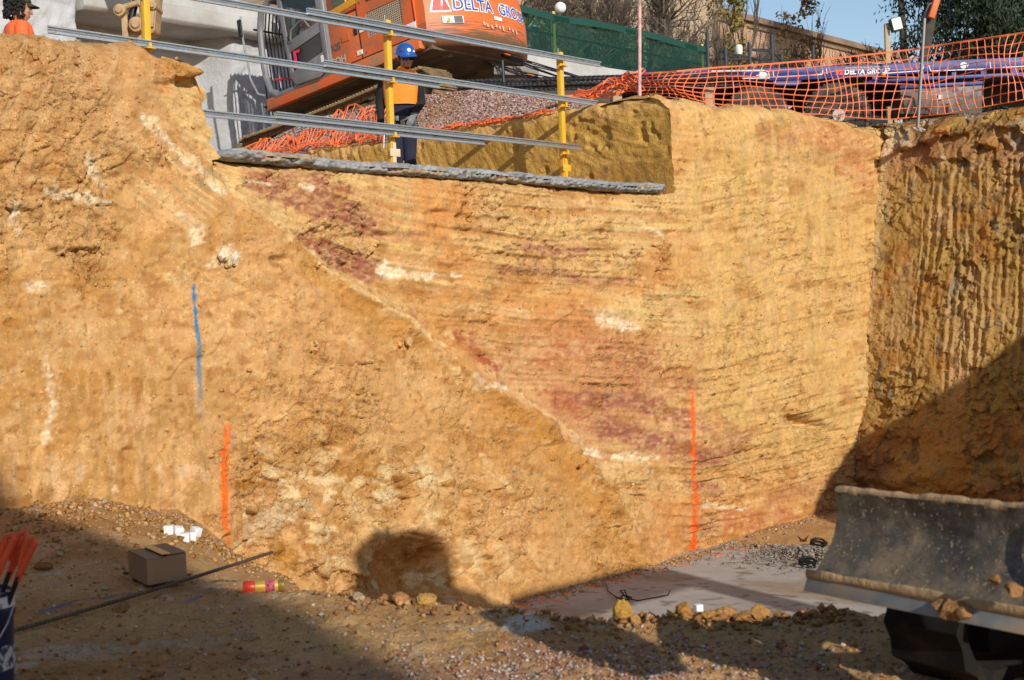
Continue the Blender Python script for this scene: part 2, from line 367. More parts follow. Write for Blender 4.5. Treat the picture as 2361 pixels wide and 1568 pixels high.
def band(C, pts, wid, col, amt=1.0, sd=0, rag=0.6):
    p = np.asarray(pts, float); mg = 2.5*wid + 40
    inb = (U > p[:, 0].min()-mg) & (U < p[:, 0].max()+mg) & (V > p[:, 1].min()-mg) & (V < p[:, 1].max()+mg)
    r = np.where(inb.any(1))[0]; c = np.where(inb.any(0))[0]
    if len(r) == 0 or len(c) == 0: return C
    sl = (slice(r[0], r[-1]+1), slice(c[0], c[-1]+1))
    d, t = seglen(UW[sl], VW[sl], pts)
    ends = np.minimum(t, 1-t)*2*len(pts)
    d = d*(1 + 0.5*np.clip(1-ends*2, 0, 1)) + 1.15*rag*wid*GRN2[sl] 
    wid = wid*1.25; m = 1.2*amt*(1-sst(0.35*wid, 1.25*wid, d))*(0.74+0.62*GRN[sl])
    C[sl] = mixc(C[sl], col, m); return C
PUR = A(166, 106, 90); RED = A(182, 104, 76); WHI = A(240, 224, 194, .88); CRM = A(232, 200, 146)
for i, (pts, wd, col, am) in enumerate([
        ([(1200, 800), (1320, 770), (1480, 850)], 60, A(196, 130, 92), .4), ([(1300, 950), (1450, 960), (1660, 1010)], 60, A(190, 124, 90), .45), ([(600, 420), (740, 470), (880, 520)], 46, A(190, 130, 92), .45),
        ([(590, 425), (680, 455), (770, 490), (850, 515)], 27, PUR, .9), ([(600, 400), (700, 405), (790, 440)], 19, PUR, .7),
        ([(690, 552), (760, 580), (840, 615), (880, 630)], 25, PUR, 1.0), ([(830, 535), (900, 550), (960, 545)], 10, PUR, .5), ([(1190, 572), (1270, 578), (1345, 580)], 11, PUR, .75),
        ([(1130, 625), (1250, 620), (1330, 640), (1440, 655)], 10, PUR, .5), ([(1060, 775), (1110, 815), (1140, 850)], 15, RED, .95),
        ([(1240, 830), (1300, 790), (1400, 800), (1470, 830)], 26, RED, .35), ([(1260, 905), (1300, 925), (1330, 960)], 18, RED, .7),
        ([(1330, 925), (1430, 920), (1520, 945), (1610, 985)], 20, PUR, .75), ([(1370, 985), (1440, 1005), (1540, 1030), (1610, 1050)], 24, PUR, .95),
        ([(1570, 890), (1600, 880)], 16, PUR, .6), ([(1640, 1060), (1700, 1000)], 24, PUR, .6), ([(1570, 1120), (1650, 1130)], 13, PUR, .8),
        ([(1150, 940), (1230, 1000)], 30, A(190, 120, 50), .7), ([(1600, 1210), (1800, 1190)], 22, RED, .5), ([(1750, 1150), (1900, 1110)], 15, PUR, .45),
        ([(1850, 300), (1960, 330), (1990, 420)], 40, A(206, 142, 96), .8), ([(1760, 300), (1830, 330)], 24, PUR, .4), ([(560, 395), (640, 420)], 12, RED, .5),
        ([(90, 500), (260, 480)], 28, A(184, 118, 84), .5), ([(1420, 880), (1600, 900)], 18, RED, .3)]):
    Cr = band(Cr, pts, wd, col, am, i)
for i, (pts, wd, am) in enumerate([
        ([(880, 625), (915, 632)], 16, 1.0), ([(915, 630), (1050, 640)], 6, .95), ([(1010, 655), (1130, 690)], 9, .4), ([(700, 425), (725, 428)], 7, .9), ([(560, 415), (640, 425)], 5, .6),
        ([(1360, 730), (1450, 745)], 13, .7), ([(1090, 715), (1200, 720)], 16, .35), ([(1330, 1035), (1420, 1055), (1500, 1060)], 8, .8), ([(1350, 1075), (1460, 1065)], 8, .5),
        ([(1430, 1100), (1560, 1130)], 10, .4), ([(1600, 1165), (1700, 1170)], 5, .6), ([(1760, 960), (1830, 985), (1900, 975)], 12, .5), ([(1980, 800), (2000, 950), (1950, 1060)], 22, .45),
        ([(1480, 525), (1520, 550)], 6, .6), ([(1560, 740), (1640, 760)], 14, .35), ([(1780, 800), (1860, 850)], 14, .4), ([(1700, 900), (1800, 880)], 12, .3), ([(1800, 1100), (1880, 1080)], 12, .4)]):
    Cr = band(Cr, pts, wd, WHI if am > .5 else CRM, am, 40+i, 0.9)
C = mixc(C, A(204, 144, 62), 0.45*np.exp(-((side+34)/34)**2)*sst(560, 680, V)*(1-0.3*sst(1000, 1200, V)))
C = mixc(C, A(190, 128, 58), 0.4*np.exp(-((U-1190)/130)**2-((V-1040)/140)**2)*(0.7+0.6*fbm(U/50, V/70, 3, 151)))
C = C*(1-RIGHT[..., None]) + Cr*RIGHT[..., None]
for i, (pts, wd, col, am) in enumerate([
        ([(335, 270), (400, 335), (455, 385), (515, 440)], 11, WHI, .85), ([(195, 355), (225, 400), (245, 440)], 9, WHI, .8), ([(110, 440), (180, 455), (255, 467)], 11, WHI, .75),
        ([(35, 470), (42, 540)], 9, WHI, .7), ([(420, 495), (450, 520), (440, 560)], 13, WHI, .75), ([(485, 600), (535, 585)], 22, WHI, .6), ([(395, 640), (425, 640)], 21, CRM, .9),
        ([(50, 665), (105, 660)], 11, WHI, .6), ([(440, 395), (500, 410)], 12, CRM, .5), ([(350, 430), (400, 470)], 14, CRM, .5),
        ([(100, 830), (110, 930), (95, 1030)], 9, WHI, .6), ([(270, 650), (280, 720)], 9, CRM, .5), ([(975, 765), (1010, 800)], 7, CRM, .9), ([(1080, 860), (1100, 890), (1165, 900)], 10, WHI, .7),
        ([(520, 405), (600, 482), (690, 568)], 7, CRM, .8), ([(690, 570), (780, 640), (860, 700), (960, 755)], 6, CRM, .95), ([(1180, 905), (1260, 960), (1330, 1030)], 7, CRM, .7), ([(990, 820), (1060, 880)], 8, CRM, .5),
        ([(560, 1240), (620, 1190), (680, 1170)], 22, A(214, 206, 176), .55), ([(760, 1130), (830, 1170), (860, 1240)], 26, CRM, .6), ([(640, 1110), (720, 1090)], 20, CRM, .45),
        ([(820, 1290), (760, 1350)], 18, CRM, .5), ([(1040, 1250), (1090, 1330)], 22, CRM, .5), ([(1100, 1050), (1150, 1130)], 8, CRM, .5), ([(930, 1150), (1000, 1240)], 14, CRM, .35),
        ([(1120, 1330), (1180, 1290)], 14, CRM, .5), ([(620, 1250), (650, 1300)], 24, A(178, 124, 40), .8), ([(590, 1060), (560, 1120)], 20, A(176, 120, 44), .6),
        ([(125, 1070), (125, 1165)], 20, A(226, 184, 142), .8), ([(165, 1070), (168, 1110)], 9, A(226, 190, 150), .7), ([(240, 1070), (243, 1130)], 12, A(226, 188, 150), .75), ([(325, 1060), (318, 1130)], 10, A(226, 186, 146), .7),
        ([(30, 1040), (25, 1150)], 9, A(226, 184, 140), .6), ([(400, 1080), (470, 1100)], 14, A(224, 190, 150), .6), ([(360, 1060), (365, 1120)], 9, A(224, 186, 146), .5)]):
    C = band(C, pts, wd, col, am, 80+i, 0.7)
spk = sst(0.30, 0.55, fbm(U/11, V/7, 3, 161)); C = mixc(C, CRM, 0.6*spk*sst(-.2, .4, fbm(U/140, V/120, 3, 163)))
C = mixc(C, A(170, 112, 52), 0.5*sst(0.05, .5, fbm(U/34, V/22, 4, 162))); C = mixc(C, A(228, 190, 138), 0.4*sst(0.1, .5, fbm(U/40+5, V/24, 4, 164)))
spk = sst(0.45, 0.62, fbm(U/12, V/12, 3, 165)); C = mixc(C, A(150, 98, 44), 0.55*spk)
spk = sst(0.5, 0.66, fbm(U/8+3, V/11, 3, 167))*sst(0.1, .5, fbm(U/120, V/150, 2, 168)); C = mixc(C, A(142, 140, 122), 0.75*spk)         # grey clay smears
gm = sst(1560, 1600, U + 20*n2(U/9, V/9, 3))*(1-sst(1600, 1650, U))*sst(1080, 1250, V); C = mixc(C, A(150, 148, 142), 0.8*gm*sst(0.2, 0.35, fbm(U/10, V/10, 3, 169)))
al = U*0.77 + V*0.64; ac = U*0.64 - V*0.77; zone = np.exp(-(((U-430)/150)**2 + ((V-390)/120)**2))
C = mixc(C, CRM, 1.3*zone*sst(0.12, 0.5, fbm(ac/8, al/110, 3, 141))); C = mixc(C, A(170, 150, 112), 0.9*zone*sst(0.25, 0.55, fbm(ac/9+5, al/80, 3, 143)))
zone2 = (1-sst(420, 520, U))*sst(780, 900, V)*(1-sst(1170, 1200, V)); C = mixc(C, A(230, 192, 146), 0.5*zone2*sst(0.15, 0.55, fbm(U/17, V/90, 4, 145))); C = mixc(C, A(182, 138, 72), 0.6*zone2*sst(0.1, 0.5, fbm(U/26+3, V/60, 3, 146)))
zone3 = (1-sst(300, 420, V))*(1-sst(380, 460, U)); C = mixc(C, A(216, 176, 124), 0.8*zone3*sst(0.05, 0.5, fbm(sc/16, (V*0.85-U*0.5)/200, 3, 147)))
zone4 = sst(1500, 1600, U)*(1-sst(1960, 2010, U))*(1-sst(830, 1000, V)); C = mixc(C, A(228, 188, 126), 0.55*zone4*sst(0.0, .5, fbm(U/16+V/260, V/110, 4, 148))); C = mixc(C, A(150, 142, 104), 0.5*zone4*sst(.36, .6, fbm(U/13+V/50, V/28, 4, 149))*sst(-.1,.4,fbm(U/90,V/90,2,150)))
zone5 = sst(500, 560, U)*(1-sst(1000, 1200, U))*sst(980, 1100, V); C = mixc(C, A(230, 206, 160), 0.9*zone5*sst(0.12, .42, fbm(U/44, V/30, 5, 153, .6))); C = mixc(C, A(164, 108, 40), 0.7*zone5*sst(0.15, .42, fbm(U/36+8, V/28, 5, 154, .6)))
# sprayed survey lines: paint on the rock, ragged with the surface
def spray(C, pts, wid, col, amt, fade):
    d, t = seglen(U, V, pts); d = d + 2.2*fbm(U/7, V/7, 3, 181)
    f = np.interp(t, [x[0] for x in fade], [x[1] for x in fade])
    return mixc(C, col, amt*f*(1-sst(wid*0.5, wid*1.15 + 6*(1-f), d))*np.clip(0.92 + 0.6*fbm(U/5, V/5, 2, 183), 0.25, 1)) if True else C
C = spray(C, [(443, 660), (446, 760), (449, 880), (454, 980)], 5.0, A(24, 138, 190, .8), 1.0, [(0, 1), (.3, 1), (.6, .8), (.8, .4), (1, 0)])
C = spray(C, [(519, 985), (516, 1060), (508, 1140), (508, 1215)], 10, A(255, 118, 40, .75), 1.0, [(0, .6), (.1, 1), (.85, 1), (1, .7)])
C = spray(C, [(512, 1215), (518, 1290)], 4, A(255, 118, 40, .75), .9, [(0, 1), (1, .6)])
C = spray(C, [(1581, 905), (1581, 1060), (1586, 1110), (1591, 1200), (1596, 1284)], 5, A(255, 100, 28, .85), 1.0, [(0, .9), (1, 1)])
C = spray(C, [(1592, 1195), (1594, 1275)], 8, A(255, 110, 38, .75), .8, [(0, 1), (1, 1)])
C = C*np.array([1.0, .965, .91])*(1 + 0.10*fbm(K*14, Z*14, 3, 171))[..., None]*(1 + 0.07*(er-0.5))[..., None]
FU, FV, FK, FC = U, V, K, C
mk = np.ones((K.shape[0]-1, K.shape[1]-1), bool)
kc = 0.5*(ks[:-1]+ks[1:]); mk[R1-1:, (kc > K_L) & (kc < K_R)] = False
rockm = rock_mat('weathered_rock')
tag(grid_mesh('rock_face', PA, rockm, C, mk, alpha=np.clip(rough*(1-.6*vert)+.1, 0, 1)), 'tall ochre cut rock face with purple and white strata', kind='structure')

# tops of the ridge and of the right-hand block, going back from the rim
soil = mat('dry_soil', A(196, 148, 92), 0.95, var=0.25, vscale=2.5, bump=0.02, bscale=18, spec=0.2)
def back_top(name, k0, k1, depth, z0, zend):
    i = np.where((ks >= k0) & (ks <= k1))[0][::4]
    rows = []
    for j, (tt, zz) in enumerate([(0, -0.01), (-0.12, 0.01), (-0.3, 0.02), (-0.6, 0), (-1.0, -0.05), (-depth, zend)]):
        rows.append(ABv(ks[i], T[-1, i] + tt, (Z[-1, i] if j < 5 else z0 + 0*i) + zz + 0.04*n2(ks[i]*3, 0*ks[i]+j*3.3, 7)*(0 < j < 5)))
    o = grid_mesh(name, np.array(rows), soil); return tag(o, kind='structure')
back_top('ridge_top', -9.5, K_L-0.02, 2.0, Z_LIP, -0.3); back_top('block_top', K_R+.02, 9.6, 1.6, Z_TOP, -0.08)
rows = []
for tt, kk in [(0, 0), (-.1, -.03), (-.4, -.1), (-1, -.25), (-2.0, -.4)]:
    zz = np.linspace(Z_LIP-0.2, ztop_of(np.array([K_L]))[0], 12); rows.append(ABv(K_L-0.02 + kk + 0*zz + np.interp(zz, [2.7, 2.78, 2.9, 3.1, 3.3, 3.5, 3.62, 4], [0, .12, .02, -.05, -.02, -.12, -.24, -.3]), tt-0.1 + 0*zz, zz - 0.4*(tt < -1.5)))
tag(grid_mesh('ridge_end', np.array(rows), soil), kind='structure')

# ---- side wall on the right, toothed by the digger bucket, leaning back
kB = lambda z: 7.55 + 0.37*(z+1.2) - 0.03*np.clip(z+1.2, 0, 9)**1.3
tb = np.concatenate([np.linspace(-0.6, 3.6, 330), np.linspace(3.65, 12, 60)]); zbB = np.concatenate([np.linspace(-1.9, 4.10, 430)])
TB, ZB = np.meshgrid(tb, zbB)
PBs = ABv(kB(ZB), TB, ZB); UB, VB, _ = proj(PBs)
lean = TB + 0.05*ZB + 0.030*fbm(TB*1.3, ZB*1.1, 3, 301) + 0.010*fbm(TB*6, ZB*9, 3, 302) + 0.035*(cell(TB*3.1, ZB*2.2, 297)[0]-.5)
warp = lean + 0.10*n2(lean*2.1, 0*ZB+0.35*np.floor(ZB*0.9+n2(lean*1.5, 0*ZB, 8)), 300)            # uneven spacing, shifting from lift to lift
ph = warp/0.125; cellid = np.floor(ph); saw = ph-cellid; tooth = np.clip(0.5+0.9*n2(cellid*7.7, ZB*1.3, 303), 0, 1.3)
gm = sst(-0.4, 0.6, ZB + 0.6*n2(TB*1.3, ZB*1.1, 304) - 0.1)*(1-sst(3.0, 3.5, ZB + 0.3*n2(TB*2, ZB, 305)))*sst(0.1, 0.6, TB + 0.2*n2(TB, ZB*1.5, 3))*sst(-0.55, -0.05, fbm(TB*1.1, ZB*0.8, 3, 298))
r1, rdx, rdy, g1, g2 = cell(TB*4 + 0.4*n2(TB*4, ZB*4, 5), ZB*3.2 + 0.5*n2(TB*3, ZB*3, 6), 306)
r2, sdx, sdy, h1, h2 = cell(TB*10, ZB*12 + n2(TB*4, ZB*4, 7), 308)
DB = 0.10*fbm(TB/1.4, ZB/1.2, 4, 309) + gm*(0.066*(np.maximum(saw, 1-3*saw)-0.5)*tooth)
brk = sst(-.3, .4, fbm(TB*1.5, ZB*1.5, 3, 310))
DB += brk*(0.12*(r1-0.5) + rdy*0.08*(_h(np.floor(r1*999), 0*r1, 3)-.3) + 0.065*(r2-0.5) + sdy*.05*(_h(np.floor(r2*999), 0*r2, 5)-.4)) + 0.024*fbm(TB*14, ZB*14, 3, 311)
upz = sst(3.0, 3.5, ZB); DB += upz*(0.13*(r1-0.45) + rdy*0.07)
DB -= 0.4*np.exp(-(4.12-ZB)/0.08)
sh = sst(-0.2, -1.0, ZB) if False else 1-sst(-1.2, 0.0, ZB)
DB += sh*0.18*fbm(TB/0.9, ZB/0.35, 3, 315)
PB = ABv(kB(ZB) - DB, TB, ZB)
CB = np.zeros(TB.shape + (3,)) + A(212, 168, 98)
CB = mixc(CB, A(190, 152, 82), 0.5 + fbm(TB*1.1, ZB*0.9, 4, 320)); CB = mixc(CB, A(222, 182, 128), 0.7*sst(0, .5, fbm(TB*2, ZB*1.6, 4, 321))*gm)
CB = mixc(CB, A(198, 138, 66), .7*sst(0.1, .5, fbm(TB*2.4+7, ZB*2, 3, 322)))
CB = mixc(CB, A(198, 140, 100), upz*0.7*sst(-.2, .3, fbm(TB*1.4, ZB*2, 3, 323))); CB = mixc(CB, WHI, 0.5*upz*sst(.25, .45, fbm(TB*3, ZB*7, 3, 324)))
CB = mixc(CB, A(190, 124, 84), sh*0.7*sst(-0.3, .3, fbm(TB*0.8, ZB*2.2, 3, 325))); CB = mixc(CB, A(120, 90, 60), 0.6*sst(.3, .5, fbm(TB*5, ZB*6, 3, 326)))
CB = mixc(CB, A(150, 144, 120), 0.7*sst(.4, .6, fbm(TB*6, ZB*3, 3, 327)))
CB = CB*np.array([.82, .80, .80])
CB = mixc(CB, CRM, 0.8*np.exp(-((TB)/0.12)**2)*sst(-1, 0, ZB)*0.8)
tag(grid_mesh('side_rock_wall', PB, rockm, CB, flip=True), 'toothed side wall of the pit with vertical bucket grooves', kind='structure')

# ---- olive clay side of the trench behind the lip
to = np.linspace(0.02, -9.5, 420)**1 ; zo = np.linspace(Z_LIP-0.25, Z_TOP, 110)
TO, ZO = np.meshgrid(to, zo); jR = int(np.argmin(abs(ks-K_R))); ZED = np.interp(ZO, Z[:, jR], T[:, jR])*np.exp(TO/0.5)
topO = Z_TOP + 0.035*fbm(TO*1.4, 0*TO, 3, 401); ZOo = Z_LIP-0.25 + (topO-Z_LIP+0.25)*(ZO-zo[0])/(zo[-1]-zo[0])
arc = np.hypot(TO+0.2, (ZOo-5.2)*1.0); scr = fbm(arc*16, np.arctan2(TO+.2, ZOo-5.2)*3, 3, 402)*sst(3.05, 3.25, ZOo + 0.15*n2(TO*1.3, 0*TO, 8)) + 0.8*fbm(TO*13+ZOo*9, ZOo*2-TO, 2, 403)*sst(-3.5, -5, TO)
DO = 0.03*fbm(TO/0.8, ZOo/0.6, 4, 404) + 0.016*scr + 0.010*fbm(TO*14, ZOo*14, 3, 405) - 0.04*sst(.35, .6, fbm(TO*4, ZOo*4, 3, 406))
DO -= 0.09*np.exp(-(topO-ZOo)/0.04) + 0.05*np.exp(-(topO-ZOo)/0.2)*fbm(TO*5, ZOo*3, 3, 407)
DO = DO*(1-np.exp(TO/0.06))
kO = K_R + 0.05*(Z_TOP-ZOo)*0 + 0.0
PO = ABv(kO - DO, TO + ZED - .015, ZOo)
CO = np.zeros(TO.shape + (3,)) + A(224, 178, 98)
CO = mixc(CO, A(196, 152, 74), 0.5+fbm(TO*0.9, ZOo*2, 4, 410)); CO = mixc(CO, A(228, 180, 108), sst(3.75, 3.92, ZOo + 0.1*n2(TO*3, 0*TO, 2)))
wet = 1-sst(3.12, 3.17, ZOo + 0.10*TO*0 - 0.12*np.cos(TO*1.6) + 0.05*n2(TO*2, 0*TO, 411)); CO = mixc(CO, A(186, 136, 72), 0.45*wet*sst(-3.2, -2.2, TO))
CO = mixc(CO, A(120, 104, 84), 0.8*sst(.3, .5, fbm(TO*6, ZOo*6, 3, 412))*wet*np.exp(-((TO+0.9)/0.35)**2))
tag(grid_mesh('trench_wall', PO, rockm, CO, flip=False), 'smooth olive clay side of the trench', kind='structure')

# ---- bench (trench floor) and upper ground out to the horizon
def slab_poly(name, pts, z, material, thick=None):
    mb = MB(); P = [AB(k, t, z) for k, t in pts]; mb.add(P, [tuple(range(len(P)))]); o = mb.build(name, material); return tag(o, kind='structure')
slab_poly('bench', [(-40, -0.15), (K_R+0.1, -0.15), (K_R+0.1, -11.6), (-40, -11.6)], Z_LIP-0.06, soil)
dirt_far = mat('far_ground', A(170, 140, 100), 0.95, var=0.2, vscale=0.6)
mb = MB()
Q = lambda pts, z: mb.add([AB(k, t, z) for k, t in pts], [tuple(range(len(pts)))])
Q([(K_R+.22, -0.9), (9.8, -0.9), (9.8, -11.2), (K_R+.22, -11.2)], Z_TOP-0.06); Q([(9.8, 13), (400, 13), (400, -11.2), (9.8, -11.2)], Z_TOP-0.06)
Q([(-400, -11.2), (400, -11.2), (400, -500), (-400, -500)], Z_TOP-0.05)
mb.build('ground', dirt_far)['kind'] = 'structure'

# ---- pit floor: plateau near the camera, dropping beyond a ragged crest to the slab level
crest = [(-900, 1120), (150, 1150), (400, 1185), (480, 1250), (560, 1300), (680, 1345), (800, 1385), (950, 1396), (1100, 1408), (1300, 1434), (1500, 1442), (1700, 1434), (1900, 1426), (2361, 1440), (3400, 1440)]
cpts = np.array([onz(px, py, 0)[:2] for px, py in crest])
ys = [3.2]
while ys[-1] < 13: ys.append(ys[-1] + max(0.006, ys[-1]**2/1.33/1422*1.15))
while ys[-1] < 24: ys.append(ys[-1] + 0.12)
ys = np.array(ys); xs_n = np.linspace(-0.47, 0.47, 560)
YG = np.repeat(ys[:, None], len(xs_n), 1); XG = xs_n[None]*YG
def crest_y(x): 
    o = np.argsort(cpts[:, 0]); return np.interp(x, cpts[o, 0], cpts[o, 1])
def floor_z(x, y, fine=True):
    rel = (np.stack([x, y], -1) - P0); t = rel@BX; k = rel@AX
    cy = crest_y(x) + 0.10*fbm(x*2.2, y*0.6, 4, 501)
    low = np.interp(x/y, [-0.34, -0.25, -0.2, -0.12], [-0.02, -0.35, -1.0, Z_SLAB-0.03])
    low = np.where(k > 3.7, Z_SLAB-0.05 + 0.10*sst(3.8, 5, k), low)
    s = sst(0, 1, (y-cy)/0.75)
    u = x/y; kf = (14.72*u+.236)/(.656-.755*u); yf = 14.72+.755*kf
    zc = np.interp(u, [-.40, -.30, -.24, -.2226, -.2014, -.177, -.1525], [0, 0, -.22, -.39, -.67, -.83, -1.03])
    wg = 1-sst(-.165, -.135, u); z = zc*np.clip((y-7)/np.maximum(yf-7, .5), 0, 1.1)*wg + low*s*(1-wg)
    z = z + 0.018*np.exp(-((y-cy+0.06)/0.13)**2)*(0.6+fbm(x*3, y*3, 2, 502))*sst(-1.6, -0.6, x)       # little windrow on the crest
    z = z + 0.10*np.exp(-np.clip(t, 0, 9)/0.35)*(1-sst(-0.2, -0.15, x/y))*(.5+.5*fbm(x*2, y*2, 3, 507)) + 0.04*np.exp(-np.clip(t, 0, 9)/0.3)*sst(-.2,-.1,x/y)      # rubble fillet at the foot
    if fine:
        f = np.where(k > -0.4, np.where(s > 0.9, sst(3.6, 4.2, k), 1), 1)
        z = z + f*(0.022*fbm(x/0.9, y/0.9, 4, 503) + 0.016*fbm(x*6, y*6, 4, 504) + 0.03*np.clip(n2(x*13, y*13, 505)-.45, 0, 1) + 0.022*np.clip(n2(x*29, y*29, 506)-.4, 0, 1))
    return z
ZG = floor_z(XG, YG)
PG = np.stack([XG, YG, ZG], -1); UG, VG, _ = proj(PG)
CG = np.zeros(XG.shape + (3,)) + A(212, 168, 112)
CG = mixc(CG, A(186, 138, 84), 0.4+fbm(XG*1.2, YG*1.2, 4, 510)); CG = mixc(CG, A(210, 168, 120), sst(0, .5, fbm(XG*2.4, YG*1.6, 4, 511)))
CG = mixc(CG, A(190, 130, 90), sst(0.1, .5, fbm(XG*0.9+4, YG*1.5, 3, 512))*0.6)
CG = mixc(CG, A(206, 186, 160), 0.85*sst(.34, .5, fbm(XG*5, YG*5, 4, 513))*sst(-.1, .3, fbm(XG*.8, YG*.8, 3, 514)))
def gblob(C, px, py, rx, ry, col, am, z=0, sd=0):
    p = onz(px, py, z); q = onz(px+rx, py, z); r = onz(px, py-ry, z)
    d = np.hypot((XG-p[0])/abs(q[0]-p[0]), (YG-p[1])/abs(r[1]-p[1])) + 0.7*fbm(XG*9, YG*9, 4, 520+sd)
    return mixc(C, col, am*(1-sst(0.5, 1.1, d)))
CG = gblob(CG, 1215, 1445, 65, 18, A(226, 216, 196), .9); CG = gblob(CG, 1150, 1425, 50, 10, A(216, 196, 166), .6, 0, 3)
CG = gblob(CG, 180, 1500, 190, 26, A(206, 186, 160), .55, 0, 5); CG = gblob(CG, 420, 1480, 120, 14, A(196, 178, 150), .4, 0, 6); CG = gblob(CG, 1230, 1500, 90, 30, A(196, 140, 108), .5, 0, 7)
CG = gblob(CG, 960, 1560, 300, 26, A(188, 150, 116), .5, 0, 8)
def gline(C, pts, wid, col, am, sd=0):
    w = np.array([onz(px, py, 0)[:2] for px, py in pts]); d, t = seglen(XG, YG, w); d = d + 0.012*fbm(XG*14, YG*14, 3, 530+sd)
    return mixc(C, col, am*(1-sst(wid*.4, wid*1.2, d))*sst(-.35, .25, fbm(XG*4, YG*4, 3, 540+sd)))
BLU = A(44, 96, 176, .7)
for i, (pts, am) in enumerate([([(30, 1420), (130, 1395), (200, 1382), (330, 1362)], .9), ([(30, 1356), (250, 1332), (310, 1325)], .45), ([(330, 1395), (430, 1385), (520, 1360)], .75), ([(440, 1350), (620, 1305)], .3), ([(50, 1362), (120, 1350)], .6)]):
    CG = gline(CG, pts, 0.026, BLU, am*.75, i)
CG = CG*(1 + 0.12*fbm(XG*22, YG*22, 3, 550))[..., None]
floorm = rock_mat('pit_soil', .4, 120, .016, 40, .3)
tag(grid_mesh('pit_floor', PG, floorm, CG), 'brown trampled earth floor of the pit', kind='structure')
# the floor goes on behind and beside the camera, and an added bank at the right casts shade
mb = MB(); mb.add([(-60, -26, -0.03), (60, -26, -0.03), (60, 3.25, -0.03), (-60, 3.25, -0.03)], [(0, 1, 2, 3)]); mb.add([(-60, 3.24, -0.04), (-1.45, 3.24, -0.04), (-11.2, 24, -0.04), (-60, 24, -0.04)], [(0, 1, 2, 3)])
mb.add([(1.45, 3.24, -0.04), (60, 3.24, -0.04), (60, 6.3, -0.04), (2.9, 6.3, -0.04)], [(0, 1, 2, 3)]); mb.add([(2.9, 6.3, -0.04), (60, 6.3, -0.04), (60, 8, -1.7), (3.7, 8, -1.7)], [(0, 1, 2, 3)]); mb.add([(3.7, 8, -1.7), (60, 8, -1.7), (60, 24, -1.7), (11.2, 24, -1.7)], [(0, 1, 2, 3)])
tag(mb.build('outer_floor', soil), kind='structure')

# ---- blinding slab in the bottom of the pit
gk = np.linspace(-0.9, 4.05, 200); gt = np.linspace(-0.1, 9, 230)
GK, GT = np.meshgrid(gk, gt); 
GK2 = GK + np.where(GK > 3.9, 0.12*fbm(GT*2, 0*GT, 3, 601), 0)
GZ = Z_SLAB + 0.004*fbm(GK*3, GT*3, 3, 602)
PS = ABv(GK2, GT, GZ); US, VS, _ = proj(PS)
CS = np.zeros(GK.shape + (3,)) + A(178, 174, 168)
CS = mixc(CS, A(196, 190, 180), 0.5+0.8*fbm(GK*1.1, GT*1.1, 4, 603)); CS = mixc(CS, A(160, 138, 112), 0.7*sst(.05, .5, fbm(GK*1.5, GT*0.8, 5, 604)))
CS = mixc(CS, A(130, 118, 100), 0.8*sst(.36, .5, fbm(GK*7, GT*7, 4, 605))); CS = mixc(CS, A(178, 134, 82), np.exp(-((GT-0.22)/0.16)**2)*sst(-.1, .3, fbm(GK*5, GT*5, 3, 606)))
for i in range(12):                                     # orange tick marks sprayed along the foot of the face
    kk = 3.95 - i*0.40; d, _t = seglen(GK, GT, [(kk, 0.24), (kk-0.05, 0.62 - 0.12*(i % 3))]); CS = mixc(CS, A(255, 104, 40, .8), 0.95*(1-sst(0.014, 0.034, d + 0.015*fbm(GK*20, GT*20, 2, 607))))
for (kk, tt) in ((3.2, 3.0), (3.55, 3.4), (2.6, 2.4)):
    CS = mixc(CS, A(200, 240, 30, .8), 0.8*(1-sst(0.02, 0.05, np.hypot(GK-kk, GT-tt))))
slabm = mat('slab_concrete', attr='col', rough=0.85, spec=0.3, var=0.12, vscale=9, bump=0.003, bscale=60)
tag(grid_mesh('concrete_slab', PS, slabm, CS), 'grey concrete blinding slab at the bottom of the pit', kind='structure')

# ---- lumpy wet-grey concrete bead along the lip
kl = np.linspace(K_L+0.12, K_R-0.06, 520); th = np.linspace(0, 2*math.pi, 34)
KL, TH = np.meshgrid(kl, th, indexing='ij')
lump = 1 + 0.16*fbm(KL*3, TH*0.7, 3, 701) + 0.16*fbm(KL*14, TH*2.0, 3, 702) + 0.20*fbm(KL*30, TH*4.5, 3, 707)
endt = np.clip(np.minimum(KL-kl[0], kl[-1]-KL)/0.15, 0.05, 1)**0.5
zc = Z_LIP + 0.035 + 0.045*fbm(KL*1.1, 0*KL, 3, 703)
PL = ABv(KL, -0.17 + 0.19*np.sign(np.cos(TH))*np.abs(np.cos(TH))**.6*lump*endt + 0.03*fbm(KL*1.5, 0*KL, 2, 704), zc + 0.058*np.sign(np.sin(TH))*np.abs(np.sin(TH))**.7*lump*endt)
CL = np.zeros(KL.shape + (3,)) + A(142, 145, 148); CL = mixc(CL, A(170, 171, 170), 0.5+fbm(KL*6, TH*2, 3, 705)); CL = mixc(CL, A(190, 150, 96), sst(.25, .5, fbm(KL*2.5, TH, 3, 706))*0.7)
o = grid_mesh('concrete_bead', PL, mat('wet_concrete', attr='col', rough=0.8, bump=0.008, bscale=45, var=0.15, vscale=20), CL); tag(o, 'lumpy grey strip of sprayed concrete along the trench lip', kind='structure')
